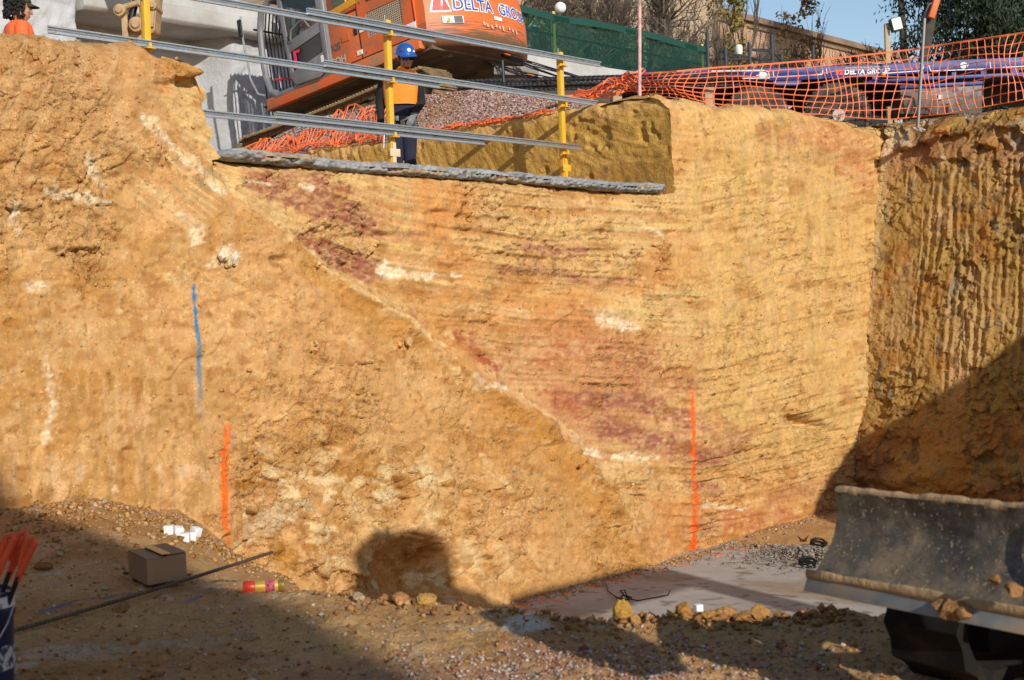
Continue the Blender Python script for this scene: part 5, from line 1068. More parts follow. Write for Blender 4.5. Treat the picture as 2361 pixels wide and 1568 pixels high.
for i in range(9):                                       # fanned starter bars with orange spray on them
    p = Vector(W(1085 + 14*(i % 5), 100 + 6*i, 22.4)); q = Vector(W(1335 - 9*i + 14*(i % 3), 176 + 2.5*i, 21.4 - .05*i))
    mb = MB(); mb.tube([p, p.lerp(q, .5) + Vector((0, 0, -.02*(i % 3))), q], .010, 6); o = mb.build('rebar', rbm, smooth=True); o.location = (0, 0, 0)
    tag(o, 'thin dark bar slanting down with orange marks under the excavator tail', 'rebar', 'thin bars fanned out below the excavator tail')
    if i % 2 == 0:
        mb = MB(); a_ = .3 + .06*i; mb.tube([p.lerp(q, a_) + Vector((0, 0, .0)), p.lerp(q, a_+.08)], .0125, 6); mb.build('paint_mark', orp, o)
mb = MB(); mb.tube([W(1161, 190, 21), W(1158, 139, 21)], .02, 8); tag(mb.build('rebar', rbm, smooth=True), 'short ribbed bar standing upright in front of the slanting bars', 'rebar')
mb = MB(); c = W(1190, 168, 22.3); mb.box(c, (.7, .4, .14), Matrix.Rotation(.06, 3, 'Y')); tag(mb.build('concrete_block', mat('shaded_concrete', (.24, .23, .21), .9, var=.2), bevel=.02), 'grey concrete offcut lying behind the rebar below the excavator', 'concrete block')  # block darkened in its colour to stand in for shade below the excavator

# ---- orange barrier mesh
omat = mat('orange_plastic', (0.88, 0.19, 0.06), .5, spec=.4, var=.12, vscale=6)
def net(name, label, surf, ns, nt, r=.0085, group=None):
    mb = MB(); G = [[Vector(surf(i/(ns-1), j/(nt-1))) for j in range(nt)] for i in range(ns)]
    for j in range(nt): mb.tube([G[i][j] for i in range(ns)], r*(1.9 if j == nt-1 else 1.0), 4, cap=False)
    for i in range(ns):
        pts = []; rad = []
        for j in range(nt):
            if j: pts.append(G[i][j-1].lerp(G[i][j], .5)); rad.append(r*.75)
            pts.append(G[i][j]); rad.append(r*1.35)
        mb.tube(pts, rad, 4, cap=False)
    return tag(mb.build(name, omat, smooth=True), label, 'barrier mesh', group)
topl = np.array([(1470, 172), (1520, 168), (1558, 165), (1641, 157), (1770, 148), (1902, 137), (2066, 119), (2125, 111), (2361, 76), (2470, 62)], float)
botl = np.array([(1470, 224), (1520, 224), (1550, 224), (1630, 246), (1687, 256), (1898, 264), (1973, 272), (2050, 276), (2117, 269), (2187, 262), (2269, 247), (2361, 230), (2470, 218)], float)
dl = np.array([(1470, 18.9), (1560, 18.4), (1640, 18.7), (1750, 19.5), (1900, 20.5), (2050, 21.3), (2125, 21.3), (2361, 20.3), (2470, 20.0)], float)
def surf1(s, t):
    px = 1470 + s*1000 + 14*math.sin(s*31 + t*2.6)*math.sin(math.pi*t) - 22*math.sin(s*9)*t*(1-t)*2
    y0 = np.interp(px, botl[:, 0], botl[:, 1]); y1 = np.interp(px, topl[:, 0], topl[:, 1]); tt = t + .05*math.sin(s*23+t*4)*math.sin(math.pi*t)
    return W(px, y0 + (y1-y0)*tt - .5*abs(math.sin(s*40)), np.interp(px, dl[:, 0], dl[:, 1]) + .10*math.sin(s*26+t*3)*math.sin(math.pi*t) + .04*math.sin(s*70+t*9))
net('barrier_mesh', 'orange plastic barrier mesh strung between steel pickets in front of the blue trailer', surf1, 56, 9, .0078)
RN = random.Random(9)
def crumple(k0, t0, k1, t1, z0, wid, amp, seed):
    def f(s, t):
        k = k0 + (k1-k0)*s + amp*.9*float(n2(np.array([s*13.0]), np.array([t*3.0+seed]), seed)[0]) ; tt = t0 + (t1-t0)*s + amp*float(n2(np.array([s*17.0+7]), np.array([t*4.0]), seed+1)[0])
        kk_ = max(k + wid*(t-.3), 3.40); base_z = float(mound_h(np.array([kk_]), np.array([tt]))[0]) if kk_ > 3.47 else z0-.03
        return AB(kk_, tt, max(base_z, z0-.1) + .02 + amp*.8*abs(float(n2(np.array([s*19.0]), np.array([t*5.0]), seed+2)[0])))
    return f
net('barrier_mesh', 'crumpled orange barrier mesh draped over the left end of the gravel mound', crumple(3.46, -9.5, 3.50, -5.2, Z_TOP, .55, .16, 3), 64, 9, .0075)
net('barrier_mesh', 'thin orange barrier mesh lying along the edge of the olive clay wall', crumple(3.44, -5.3, 3.47, -1.9, Z_TOP, .16, .07, 7), 60, 5, .0075)
net('barrier_mesh', 'bunched orange barrier mesh sagging from the pink picket down to the clay edge', lambda s, t: W(1478 - 190*s + 10*math.sin(s*21+t*9), np.interp(s, [0, .5, 1], [190, 212, 236]) - (42*(1-s)**1.2 + 9)*(t-.4) + 5*math.sin(s*33+t*6), 18.75 + .55*s + .12*math.sin(s*17+t*8)), 26, 8, .0085)
# pickets
def picket(px, y0, y1, d, m, label):
    p = Vector(W(px[0], y0, d)); q = Vector(W(px[1], y1, d)); q = q + (q-p).normalized()*.25; mb = MB()
    for an in (0, 2.094, 4.189): mb.bar(p + Vector((math.cos(an)*.013, math.sin(an)*.013, 0)), q + Vector((math.cos(an)*.013, math.sin(an)*.013, 0)), .026, .006, up=(-math.sin(an), math.cos(an), 0.001))
    tag(mb.build('steel_picket', m), label, 'picket', 'steel pickets carrying the barrier mesh')
picket((1474, 1474), -80, 226, 18.5, mat('pink_steel', (.55, .30, .30), .5, .3, var=.2, dirt=(.3, .26, .24), dirt_amt=.3, dscale=5), 'steel picket with faded pink paint left of the blue trailer')
picket((2131, 2117), 42, 268, 21.15, mat('grey_picket', (.16, .155, .15), .5, .5), 'dark steel picket in front of the trailer storage box')
picket((2452, 2440), 20, 240, 20.0, MATS['grey_picket'], 'steel picket just beyond the right edge of the picture')

# ---- yellow posts and lapped steel rails along the trench
TRL = -1.34
def k_at(px):
    u = (px-1180.5)/FPX; o = P0 + TRL*BX; return (u*o[1]-o[0])/(AX[0]-u*AX[1])
ZR = {'top': 4.50, 'middle': 3.99, 'bottom': 3.40}
def rail(lv, p0, p1, lap, label):
    z = ZR[lv] + (.028 if lap else -.028); t = TRL + (.075 if lap else .06); k0 = k_at(p0) if p0 > -500 else -6.5; k1 = k_at(p1)
    prof = [(-.012, -.034), (.020, -.034), (.020, -.022), (-.004, -.022), (-.004, -.008), (.004, 0), (-.004, .008), (-.004, .022), (.020, .022), (.020, .034), (-.012, .034)]
    mb = MB(); mb.loft([[AB(k, t + a_, z + b_) for a_, b_ in prof] for k in (k0, k1)]); tag(mb.build('steel_rail', steel), label, 'rail', 'galvanised rails of the edge guard')
rail('top', -999, 1018, False, 'topmost galvanised rail section, running off at the upper left over the excavator cab'); rail('top', 725, 1395, True, 'topmost galvanised rail section, right half passing the worker')
rail('middle', 132, 1026, False, 'middle galvanised rail section, left half reaching behind the rock ridge'); rail('middle', 761, 1385, True, 'middle galvanised rail section, right half ending at the clay wall')
rail('bottom', 300, 1125, False, 'lowest galvanised rail section, left half in front of the crumpled mesh'); rail('bottom', 645, 1345, True, 'lowest galvanised rail section, right half')
packer = mat('pale_packer', (.66, .52, .34), .8, var=.15)
for kp, lab, cl in ((0.0, 'yellow steel guard post in front of the worker', packer), (3.0, 'yellow steel guard post right of the worker, beside the clay wall', None), (-3.12, 'yellow steel guard post half hidden behind the rock ridge on the left', packer)):
    r = empty('guard_post', AB(kp, TRL, Z_LIP-.06)); r.rotation_euler = (0, 0, ROTZ_A); tag(r, lab, 'post', 'yellow guard posts along the trench'); z0 = Z_LIP-.06
    mb = MB(); mb.box((0, 0, (4.61+.3*(kp < -1)-z0)/2), (.066, .066, 4.61+.3*(kp < -1)-z0)); mb.build('upright', yellow, r, bevel=.006)
    for lv, z in ZR.items():
        mb = MB(); mb.box((-.03, -.075, z-z0-.075), (.10, .09, .008)); mb.box((-.04, -.115, z-z0-.05), (.03, .008, .05)); mb.build('rail_hook', yellow, r)
    mb = MB(); mb.tube([(-.03, 0, ZR['top']-z0+.05), (-.03, 0, ZR['top']-z0+.16)], .006, 6); mb.build('bolt', steel, r)
    for zc, w_, dx in ((.44, .15, .01), (.27, .18, -.03)):
        mb = MB(); mb.box((dx, -.045, zc), (w_, .022, .085)); mb.build('packer', cl or (yellow if zc > .4 else packer), r, bevel=.004)
    mb = MB(); mb.box((0, -.042, .30), (.05, .018, .5)); mb.build('packer', packer if cl else yellow, r)
# ================================================================== PEOPLE
def ell(mb, c, r, n=14, M=None):
    V = []; F = []
    for i in range(n//2+1):
        a = math.pi*i/(n//2)
        for j in range(n):
            b = 2*math.pi*j/n; p = Vector((r[0]*math.sin(a)*math.cos(b), r[1]*math.sin(a)*math.sin(b), r[2]*math.cos(a)))
            if M is not None: p = M @ p
            V.append(p + Vector(c))
    for i in range(n//2):
        for j in range(n): F.append((i*n+j, (i+1)*n+j, (i+1)*n+(j+1) % n, i*n+(j+1) % n))
    return mb.add(V, F)
def limb(mb, pts, rad, n=12): mb.tube(pts, rad, n); [ell(mb, p, (r, r, r), 10) for p, r in zip(pts, rad)]
def remesh(mb, name, vox, smooth=4, parent=None):
    me = bpy.data.meshes.new('tmp'); me.from_pydata(mb.v, [], mb.f); bm = bmesh.new(); bm.from_mesh(me); bmesh.ops.recalc_face_normals(bm, faces=bm.faces); bm.to_mesh(me); bm.free()
    o = bpy.data.objects.new('tmp', me); COL.objects.link(o); rm = o.modifiers.new('r', 'REMESH'); rm.mode = 'VOXEL'; rm.voxel_size = vox
    sm = o.modifiers.new('s', 'SMOOTH'); sm.iterations = smooth; sm.factor = .5
    dg = bpy.context.evaluated_depsgraph_get(); dg.update(); m2 = bpy.data.meshes.new_from_object(o.evaluated_get(dg)); bpy.data.objects.remove(o); m2.name = name
    m2.polygons.foreach_set('use_smooth', np.full(len(m2.polygons), True)); return m2
skin = mat('skin', (0.42, 0.22, 0.14), .55, spec=.4, var=.06, vscale=20); navy = mat('navy_cloth', (0.012, 0.016, 0.04), .9, var=.25, vscale=10, bump=.006, bscale=14); blk = mat('black_cloth', (0.010, 0.010, 0.012), .9, var=.3, vscale=10, bump=.006, bscale=16)
hivis = mat('hivis_orange', (0.95, 0.26, 0.02), .8, var=.08, vscale=9, bump=.008, bscale=9); hivis2 = mat('hivis_red_orange', (0.92, 0.15, 0.035), .8, var=.08, vscale=9, bump=.008, bscale=9)
glove = mat('grey_glove', (0.17, 0.18, 0.20), .8, var=.15, vscale=22); hairm = mat('black_hair', (0.008, 0.007, 0.007), .7); helm = mat('blue_helmet', (0.01, 0.10, 0.42), .25, spec=.6); lens = mat('dark_lens', (.008, .008, .01), .08, spec=.8); leather = mat('leather', (.05, .04, .035), .6, var=.3, vscale=20)
def hand(mb, wrist, d, side, palm_n, curl=.5, sc=1.0):         # d: direction of the hand, side: towards the thumb, palm_n: palm side
    w_ = Vector(wrist); d = Vector(d).normalized(); s = Vector(side); s = (s - d*s.dot(d)).normalized(); n_ = d.cross(s); n_ = n_ if n_.dot(Vector(palm_n)) > 0 else -n_
    for a_ in (-.024, 0, .024): limb(mb, [w_ + s*a_*.6, w_ + d*.085 + s*a_], [.022, .018], 8)
    for i, (o_, L_) in enumerate(((.032, .070), (.011, .080), (-.011, .074), (-.031, .058))):
        p = w_ + d*.085 + s*o_; L_ *= sc; q1 = p + (d*math.cos(curl*.6) + n_*math.sin(curl*.6))*L_*.45; q2 = q1 + (d*math.cos(curl*1.5) + n_*math.sin(curl*1.5))*L_*.32; q3 = q2 + (d*math.cos(curl*2.3) + n_*math.sin(curl*2.3))*L_*.25
        limb(mb, [p, q1, q2, q3], [.0115, .011, .010, .009], 7)
    p = w_ + d*.03 + s*.028; q = p + (d*.6 + s*.7 + n_*.35).normalized()*.04; r = q + (d*.9 + s*.15 + n_*.35).normalized()*.035; limb(mb, [p, q, r], [.014, .012, .010], 7)
def head_parts(mb, c, M, s=1.0):                               # head looks along local -y
    T = lambda x, y, z: tuple(Vector(c) + M @ Vector((x*s, y*s, z*s)))
    ell(mb, T(0, .012, .03), (.078*s, .095*s, .105*s), 18, M); ell(mb, T(0, -.028, -.045), (.060*s, .066*s, .072*s), 16, M); ell(mb, T(0, -.055, -.092), (.028*s, .026*s, .022*s), 10, M)
    limb(mb, [T(0, -.088, .02), T(0, -.104, -.022), T(0, -.108, -.032)], [.010*s, .014*s, .014*s], 8)
    for x in (-1, 1):
        ell(mb, T(x*.018, -.092, -.034), (.010*s, .012*s, .009*s), 8, M); ell(mb, T(x*.078, .018, -.01), (.010*s, .020*s, .032*s), 10, M); ell(mb, T(x*.042, -.062, -.022), (.024*s, .022*s, .024*s), 10, M); ell(mb, T(x*.032, -.078, .035), (.026*s, .014*s, .010*s), 8, M)
    ell(mb, T(0, -.090, -.066), (.024*s, .010*s, .006*s), 8, M); ell(mb, T(0, -.088, -.076), (.021*s, .010*s, .006*s), 8, M)
def assign(me, mats, fn):
    for m_ in mats: me.materials.append(m_)
    n = len(me.polygons); c = np.zeros(n*3, np.float32); me.polygons.foreach_get('center', c); me.polygons.foreach_set('material_index', fn(c.reshape(n, 3)).astype(np.int32))

# ---- worker with blue helmet (local: x to the right of the picture, -y to the camera, feet at 0)
wp = empty('person', (W(930, 400, 16.6)[0], W(930, 400, 16.6)[1], Z_LIP-.06)); wp.rotation_euler = (0, 0, .02)
tag(wp, 'worker in blue helmet, dark glasses and orange navy vest looking down behind the rails', 'person')
mb = MB()
def tors(rows): 
    rings = []
    for z, x, y, rx, ry in rows: rings.append([(x + rx*math.copysign(abs(math.cos(a))**.8, math.cos(a)), y + ry*math.copysign(abs(math.sin(a))**.8, math.sin(a)), z) for a in np.linspace(0, 2*math.pi, 24, endpoint=False)])
    return rings
rows_t = [(.80, .0, .02, .165, .125), (.90, 0, .02, .175, .13), (1.0, .0, .02, .17, .13), (1.12, .0, .015, .175, .135), (1.25, .005, .01, .19, .14), (1.38, .01, .01, .20, .135), (1.46, .02, .01, .185, .115), (1.51, .035, .0, .12, .09), (1.53, .04, -.01, .07, .07)]
mb.loft(tors(rows_t))
limb(mb, [(.05, -.01, 1.48), (.068, -.035, 1.56)], [.062, .058])
HM = (Matrix.Rotation(math.radians(22), 3, 'Z') @ Matrix.Rotation(math.radians(15), 3, 'X') @ Matrix.Rotation(math.radians(-4), 3, 'Y')); hc = (.078, -.065, 1.645)
head_parts(mb, hc, HM, 1.04)
# legs
limb(mb, [(-.085, .02, .86), (-.070, -.01, .50), (-.06, .03, .12)], [.105, .072, .062]); limb(mb, [(.085, .02, .86), (.085, -.01, .50), (.10, .03, .12)], [.105, .074, .062])
for x, a_ in ((-.06, -.15), (.10, .2)):
    limb(mb, [(x, .04, .08), (x + a_*.1, -.05, .06), (x + a_*.3, -.14, .045)], [.06, .052, .045]); 
# arms: picture-left one hangs, picture-right one bends to the belt
limb(mb, [(-.185, .01, 1.42), (-.245, .02, 1.16), (-.235, -.05, .92)], [.070, .056, .042]); hand(mb, (-.228, -.06, .885), (.22, -.12, -1), (.6, -.8, 0), (1, .3, 0), .35)
limb(mb, [(.20, .01, 1.41), (.235, .01, 1.14), (.155, -.13, .985)], [.070, .058, .043]); hand(mb, (.145, -.15, .965), (-.35, -.25, -.8), (-.8, -.3, .2), (-.2, 1, -.2), .7)
me = remesh(mb, 'body', .0085, 3)
def fw(c):
    x, y, z = c.T; m_ = np.zeros(len(c))                        # 0 navy
    m_[(z > 1.535) & (abs(x-.07) < .13)] = 1                    # skin
    sleeve = ((np.abs(x) > .175 + .03*(z > 1.3)) & (z > .86) & (z < 1.5)) | ((x > .10) & (z < 1.06) & (z > .93) & (y < -.09)); m_[sleeve] = 2
    hl = ((x < -.165) & (z < .905)) | ((y < -.13) & (z < 1.0) & (z > .80) & (x > .02)); m_[hl & (z > .6)] = 3
    m_[z < .13] = 4
    return m_
assign(me, [navy, skin, blk, glove, leather], fw); body = link('body', me, None, wp)
mb = MB(); mb.loft(tors([(1.11, 0, .015, .192, .165), (1.2, .0, .012, .200, .170), (1.30, .005, .01, .210, .170), (1.40, .01, .01, .216, .158), (1.465, .02, .01, .20, .128), (1.515, .035, .0, .135, .10)]), cap=False)
vme = remesh_v = mb.build('vest', hivis, wp, smooth=True)
for x_, y_ in ((.10, -.16), (.12, -.158), (.13, -.155)):
    pass
mb = MB(); mb.box((.135, -.148, 1.36), (.05, .006, .045)); mb.build('vest_logo', mat('dark_red_print', (.35, .04, .03), .8), wp)
mb = MB(); mb.loft(tors([(1.49, .035, -.005, .115, .095), (1.535, .05, -.02, .078, .075), (1.55, .055, -.022, .072, .07)]), cap=False); mb.build('collar', hivis, wp, smooth=True)
H = lambda x, y, z: tuple(Vector(hc) + HM @ Vector((x*1.04, y*1.04, z*1.04)))
# helmet: dome plus rim and peak
mb = MB(); rings = []
for z, s in ((.045, 1.06), (.06, 1.02), (.09, .98), (.12, .88), (.145, .70), (.16, .45), (.167, .15), (.168, .01)):
    rings.append([H(.104*s*math.cos(a), .010 + .130*s*math.sin(a), z - .018*math.sin(a)*-1*0) for a in np.linspace(0, 2*math.pi, 28, endpoint=False)])
mb.loft(rings); hel = mb.build('helmet', helm, wp, smooth=True)
mb = MB(); ro = []
for z, e in ((.040, 1.0), (.046, 1.12), (.052, 1.0)):
    ro.append([H((.106*e)*math.cos(a), .010 + (.132*e + (.045 if math.sin(a) < -.35 else 0)*(e > 1.05))*math.sin(a), z - (.016 if math.sin(a) < -.5 and e > 1.05 else 0)) for a in np.linspace(0, 2*math.pi, 28, endpoint=False)])
mb.loft(ro, cap=False); mb.build('peak', helm, hel, smooth=True)
mb = MB(); mb.lathe([(.012, 0), (.022, .0), (.022, .006)], H(.0, -.118, .10), Vector(HM @ Vector((0, -1, .35))), 16); mb.build('sticker', white, hel)
mb = MB(); mb.lathe([(.010, 0), (.016, .0), (.016, .006)], H(-.068, -.085, .10), Vector(HM @ Vector((-.7, -.8, .3))), 14); mb.build('sticker', mat('maroon_print', (.25, .04, .05), .5), hel)
mb = MB(); mb.box(H(.062, -.098, .085), (.022, .014, .02), HM); mb.build('sticker', white, hel)
mb = MB(); rings = [[H(.082*math.cos(a), .016 + .098*math.sin(a), z) for a in np.linspace(-.35, math.pi+.35, 14)] for z in (-.02, .05)]; V = rings[0]+rings[1]; mb.add(V, [(i, i+1, i+15, i+14) for i in range(13)]); mb.build('hair', hairm, wp, smooth=True)
mb = MB()
for sx in (-1, 1):
    pts = []
    for r_, zz in ((1, .022), (1, -.006)):
        pts += [H(sx*x, -.100 + 1.4*(x-.006)**1.6 - .004, zz - .006*(r_)) for x in (.008, .03, .05, .066)]
    mb.add(pts, [(0, 1, 5, 4), (1, 2, 6, 5), (2, 3, 7, 6)]); mb.tube([H(sx*.066, -.082, .01), H(sx*.086, -.02, .008), H(sx*.088, .02, .0)], .004, 5)
mb.tube([H(-.012, -.107, .012), H(.012, -.107, .012)], .004, 5); mb.build('sunglasses', lens, wp)
mb = MB(); mb.loft(tors([(.915, 0, .02, .185, .142), (.97, 0, .02, .184, .142)]), cap=False); bl_ = mb.build('tool_belt', leather, wp, smooth=True)
mb = MB(); mb.box((-.06, -.128, .945), (.075, .012, .06)); mb.build('buckle', steel, bl_, bevel=.004)
mb = MB(); mb.box((.02, -.135, .90), (.06, .03, .11)); mb.box((.16, -.10, .86), (.05, .06, .16)); mb.build('pouch', leather, bl_, bevel=.01)
mb = MB(); mb.tube([(-.17, -.13, .88), (-.20, -.15, .74), (-.21, -.15, .60)], .010, 8); mb.build('spanner', steel, bl_, smooth=True)
mb = MB(); mb.tube([(-.15, -.14, .86), (-.165, -.16, .74), (-.168, -.16, .60)], .009, 8); mb.build('spanner', steel, bl_, smooth=True)
mb = MB(); mb.tube([(-.23, -.11, .84), (-.265, -.13, .74), (-.275, -.13, .68)], .014, 8); mb.build('tool_handle', black, bl_, smooth=True)
mb = MB(); mb.tube([(-.085, -.135, .93), (-.10, -.15, .86), (-.07, -.15, .85), (-.06, -.14, .92)], .005, 6); mb.build('hook', MATS['blue_print'], bl_)

# ---- second man, only head and shoulders show above the ridge
q = W(44, 60, 14.0); p2 = empty('person', (q[0], q[1], Z_LIP+.09)); p2.rotation_euler = (0, 0, math.radians(118)); tag(p2, 'man with curly black hair, cap and orange shirt turned away at the left edge', 'person')
mb = MB(); mb.loft(tors([(.80, 0, .02, .165, .125), (1.0, 0, .02, .175, .14), (1.25, 0, .01, .20, .15), (1.40, 0, .01, .225, .145), (1.48, 0, .01, .19, .12), (1.52, 0, .0, .10, .09)])); limb(mb, [(0, 0, 1.48), (0, -.01, 1.58)], [.065, .06])
head_parts(mb, (0, -.02, 1.66), Matrix.Rotation(.12, 3, 'X'), 1.04)
for sx in (-1, 1):
    limb(mb, [(sx*.09, .02, .86), (sx*.09, -.01, .5), (sx*.09, .03, .12)], [.105, .075, .06]); limb(mb, [(sx*.09, .04, .08), (sx*.10, -.12, .05)], [.06, .048])
    limb(mb, [(sx*.20, .01, 1.43), (sx*.26, .02, 1.17), (sx*.24, -.08, .94)], [.072, .056, .04]); hand(mb, (sx*.235, -.09, .91), (0, -.2, -1), (0, -1, 0), (-sx, 0, 0), .4)
me = remesh(mb, 'body', .009, 3)
def f2(c):
    x, y, z = c.T; m_ = np.zeros(len(c)); m_[(z > 1.53)] = 1; m_[(z > .9) & (z <= 1.53)] = 2; m_[(np.abs(x) > .19) & (z < .93)] = 1; return m_
assign(me, [navy, skin, hivis2], f2); link('body', me, None, p2)
mb = MB(); R = random.Random(4)
for i in range(260):
    a = R.uniform(-.5, math.pi+.5); z = R.uniform(-.10, .085); rr_ = R.uniform(.085, .118); c = (rr_*math.cos(a)*.95, .015 + rr_*1.1*math.sin(a), 1.66 + z); s = R.uniform(.010, .020); ell(mb, c, (s, s, s*1.2), 6)
mb.build('curly_hair', hairm, p2)
mb = MB(); rings = []
capm = mat('dark_cap', (.035, .04, .03), .9, var=.4, vscale=12)
for z, s in ((.045, 1.02), (.07, 1.0), (.10, .9), (.125, .66), (.135, .3), (.137, .02)): rings.append([(.098*s*math.cos(a), -.005 + .118*s*math.sin(a), 1.665 + z) for a in np.linspace(0, 2*math.pi, 24, endpoint=False)])
mb.loft(rings); cp = mb.build('cap', capm, p2, smooth=True)
mb = MB(); V = [(.075*math.cos(a), -.06 + r_*math.sin(a), 1.705 - d_) for r_, d_ in ((.06, 0), (.145, .03)) for a in np.linspace(math.pi+.15, 2*math.pi-.15, 9)]; V2 = [(x, y, z-.006) for x, y, z in V]
mb.add(V+V2, [(i, i+1, i+10, i+9) for i in range(8)] + [(18+i+9, 18+i+10, 18+i+1, 18+i) for i in range(8)]); mb.build('peak', capm, cp, smooth=True)
# ================================================================== FOREGROUND THINGS
def gz_at(x, y): return float(floor_z(np.array([float(x)]), np.array([float(y)]))[0])
def gp(px, py):
    p = onz(px, py, 0.0); return Vector((p[0], p[1], gz_at(p[0], p[1])))
# ---- carton
card = mat('cardboard', (0.30, 0.185, 0.10), .85, var=.12, vscale=8, stretch=(1, 1, .3))
c0, c1, c2 = [Vector(onz(*q, 0.01)) for q in ((340.6, 1350), (431, 1333), (297, 1327))]; wv_, lv_ = c1-c0, c2-c0; hb = .133
bxr = empty('cardboard_box', (c0 + (wv_+lv_)/2)); tag(bxr, 'brown cardboard box with a sagging lid on the shaded pit floor', 'box'); cc_ = bxr.location
V0 = [c0, c0+wv_, c0+wv_+lv_, c0+lv_]; V0 = [v - cc_ for v in V0]; up_ = Vector((0, 0, hb))
mb = MB(); mb.add(V0 + [v+up_ for v in V0], [(3, 2, 1, 0), (0, 1, 5, 4), (1, 2, 6, 5), (2, 3, 7, 6), (3, 0, 4, 7)]); mb.build('carton', card, bxr)
for i, (a_, b_) in enumerate(((0, 3), (2, 1))):          # two lid flaps meeting along the middle, one lifting a little
    p, q = V0[a_]+up_, V0[b_]+up_; o_ = (V0[1]-V0[0])*(.5 if i == 0 else -.5); dz = Vector((0, 0, .004 + .012*i)); sg = Vector((0, 0, -.010))
    mb = MB(); mb.add([p+dz*.3, q+dz*.3, q+o_+sg+dz, p+o_+sg+dz] + [x+Vector((0, 0, .004)) for x in (p+dz*.3, q+dz*.3, q+o_+sg+dz, p+o_+sg+dz)], [(3, 2, 1, 0), (4, 5, 6, 7), (0, 1, 5, 4), (1, 2, 6, 5), (2, 3, 7, 6), (3, 0, 4, 7)]); mb.build('lid_flap', card, bxr)
mb = MB(); t0 = V0[0]+up_+(V0[1]-V0[0])*.5 + Vector((0, 0, .012)); t1 = V0[3]+up_+(V0[2]-V0[3])*.5 + Vector((0, 0, .012)); mb.bar(t0, t1, .05, .002); mb.build('tape', mat('tape', (.42, .27, .13), .3), bxr)
# ---- spray can
p = Vector(onz(560, 1352, .0)); q = Vector(onz(654, 1346, 0)); zc = .034; p.z = q.z = gz_at((p.x+q.x)/2, (p.y+q.y)/2) + zc; ax = (q-p).normalized(); L_ = (q-p).length
sc = empty('spray_can', (p+q)/2); tag(sc, 'marking paint spray can with red cap lying on the earth', 'spray can'); off = (p+q)/2
mb = MB(); mb.lathe([(.031, 0), (.034, .004), (.034, .055), (.032, .06)], p-off, ax, 24); mb.build('cap', mat('red_cap', (.75, .05, .02), .35), sc, smooth=True)
gold = mat('gold_label', (.62, .40, .06), .35, .3)
mb = MB(); mb.lathe([(.028, .058), (.0325, .062), (.0325, L_-.03), (.030, L_-.028)], p-off, ax, 24); body_ = mb.build('can_body', gold, sc, smooth=True)
mb = MB(); mb.lathe([(.0328, .112), (.0329, .113), (.0329, L_-.045), (.0328, L_-.044)], p-off, ax, 24); mb.build('printed_band', mat('pink_label', (.55, .08, .12), .4, var=.5, vscale=40, dirt=(.02, .02, .02), dirt_amt=.35, dscale=45), sc, smooth=True)
mb = MB(); mb.lathe([(.030, L_-.03), (.033, L_-.026), (.033, L_-.012), (.034, L_-.006), (.034, L_), (.026, L_-.004)], p-off, ax, 24); mb.build('base_rim', mat('brass_rim', (.6, .42, .10), .25, .8), sc, smooth=True)
# ---- long rusty bar on the floor
p = gp(20, 1490) + Vector((-.25, -.17, .02)); q = Vector(onz(628, 1273, .05)); mb = MB(); N_ = 90
pts = []; rad = []
for i in range(N_):
    for f, s in ((0, 1), (.5, 1), (.6, 1.2), (.9, 1.2)): t = (i+f)/N_; pts.append(p.lerp(q, t) + Vector((0, 0, -.012*math.sin(math.pi*t)))); rad.append(.0085*s)
mb.tube(pts, rad, 8); tag(mb.build('rebar', mat('rusty_bar', (.10, .065, .045), .6, .3, var=.3, vscale=20), smooth=True), 'long rusty ribbed bar lying across the shaded floor past the cardboard box', 'rebar')
# ---- bucket with orange-handled tools
bpos = Vector(W(-62, 1500, 5.25)); bpos.z = 0; bk = empty('bucket', bpos); tag(bk, 'dark blue plastic bucket with white smears at the left edge', 'bucket')
pail = mat('navy_pail', (.012, .018, .07), .35, var=.2, dirt=(.45, .44, .42), dirt_amt=.18, dscale=10, dsharp=.03)
mb = MB(); mb.lathe([(.125, 0), (.135, .01), (.148, .29), (.156, .30), (.156, .32), (.150, .325), (.150, .37), (.158, .372), (.158, .385), (.143, .385), (.140, .02), (.01, .02)], (0, 0, 0), (0, 0, 1), 36); mb.build('pail', pail, bk, smooth=True)
mb = MB(); mb.lathe([(.1525, .326), (.1535, .327), (.1535, .368), (.1525, .369)], (0, 0, 0), (0, 0, 1), 36); mb.build('white_band', mat('scuffed_white', (.62, .62, .62), .5, dirt=(.03, .03, .10), dirt_amt=.3, dscale=14, dsharp=.03), bk, smooth=True)
mb = MB(); an = [math.radians(a_) for a_ in np.linspace(-60, 20, 8)]; V = [(.1455*math.cos(a_), .1455*math.sin(a_), z) for z in (.10, .19) for a_ in an]; mb.add(V, [(i, i+1, i+9, i+8) for i in range(7)]); mb.build('label_plate', mat('pale_label', (.5, .5, .5), .6, dirt=(.05, .05, .08), dirt_amt=.45, dscale=30, dsharp=.02), bk, smooth=True)
mb = MB(); mb.tube([(.158*math.cos(a_), .158*math.sin(a_)*.4 - .14*abs(math.sin(a_)), .33 - .20*abs(math.sin(a_))) for a_ in np.linspace(math.pi, 2*math.pi, 12)], .003, 6); mb.build('bail', steel, bk)
redgrip = mat('orange_grip', (.78, .10, .03), .45)
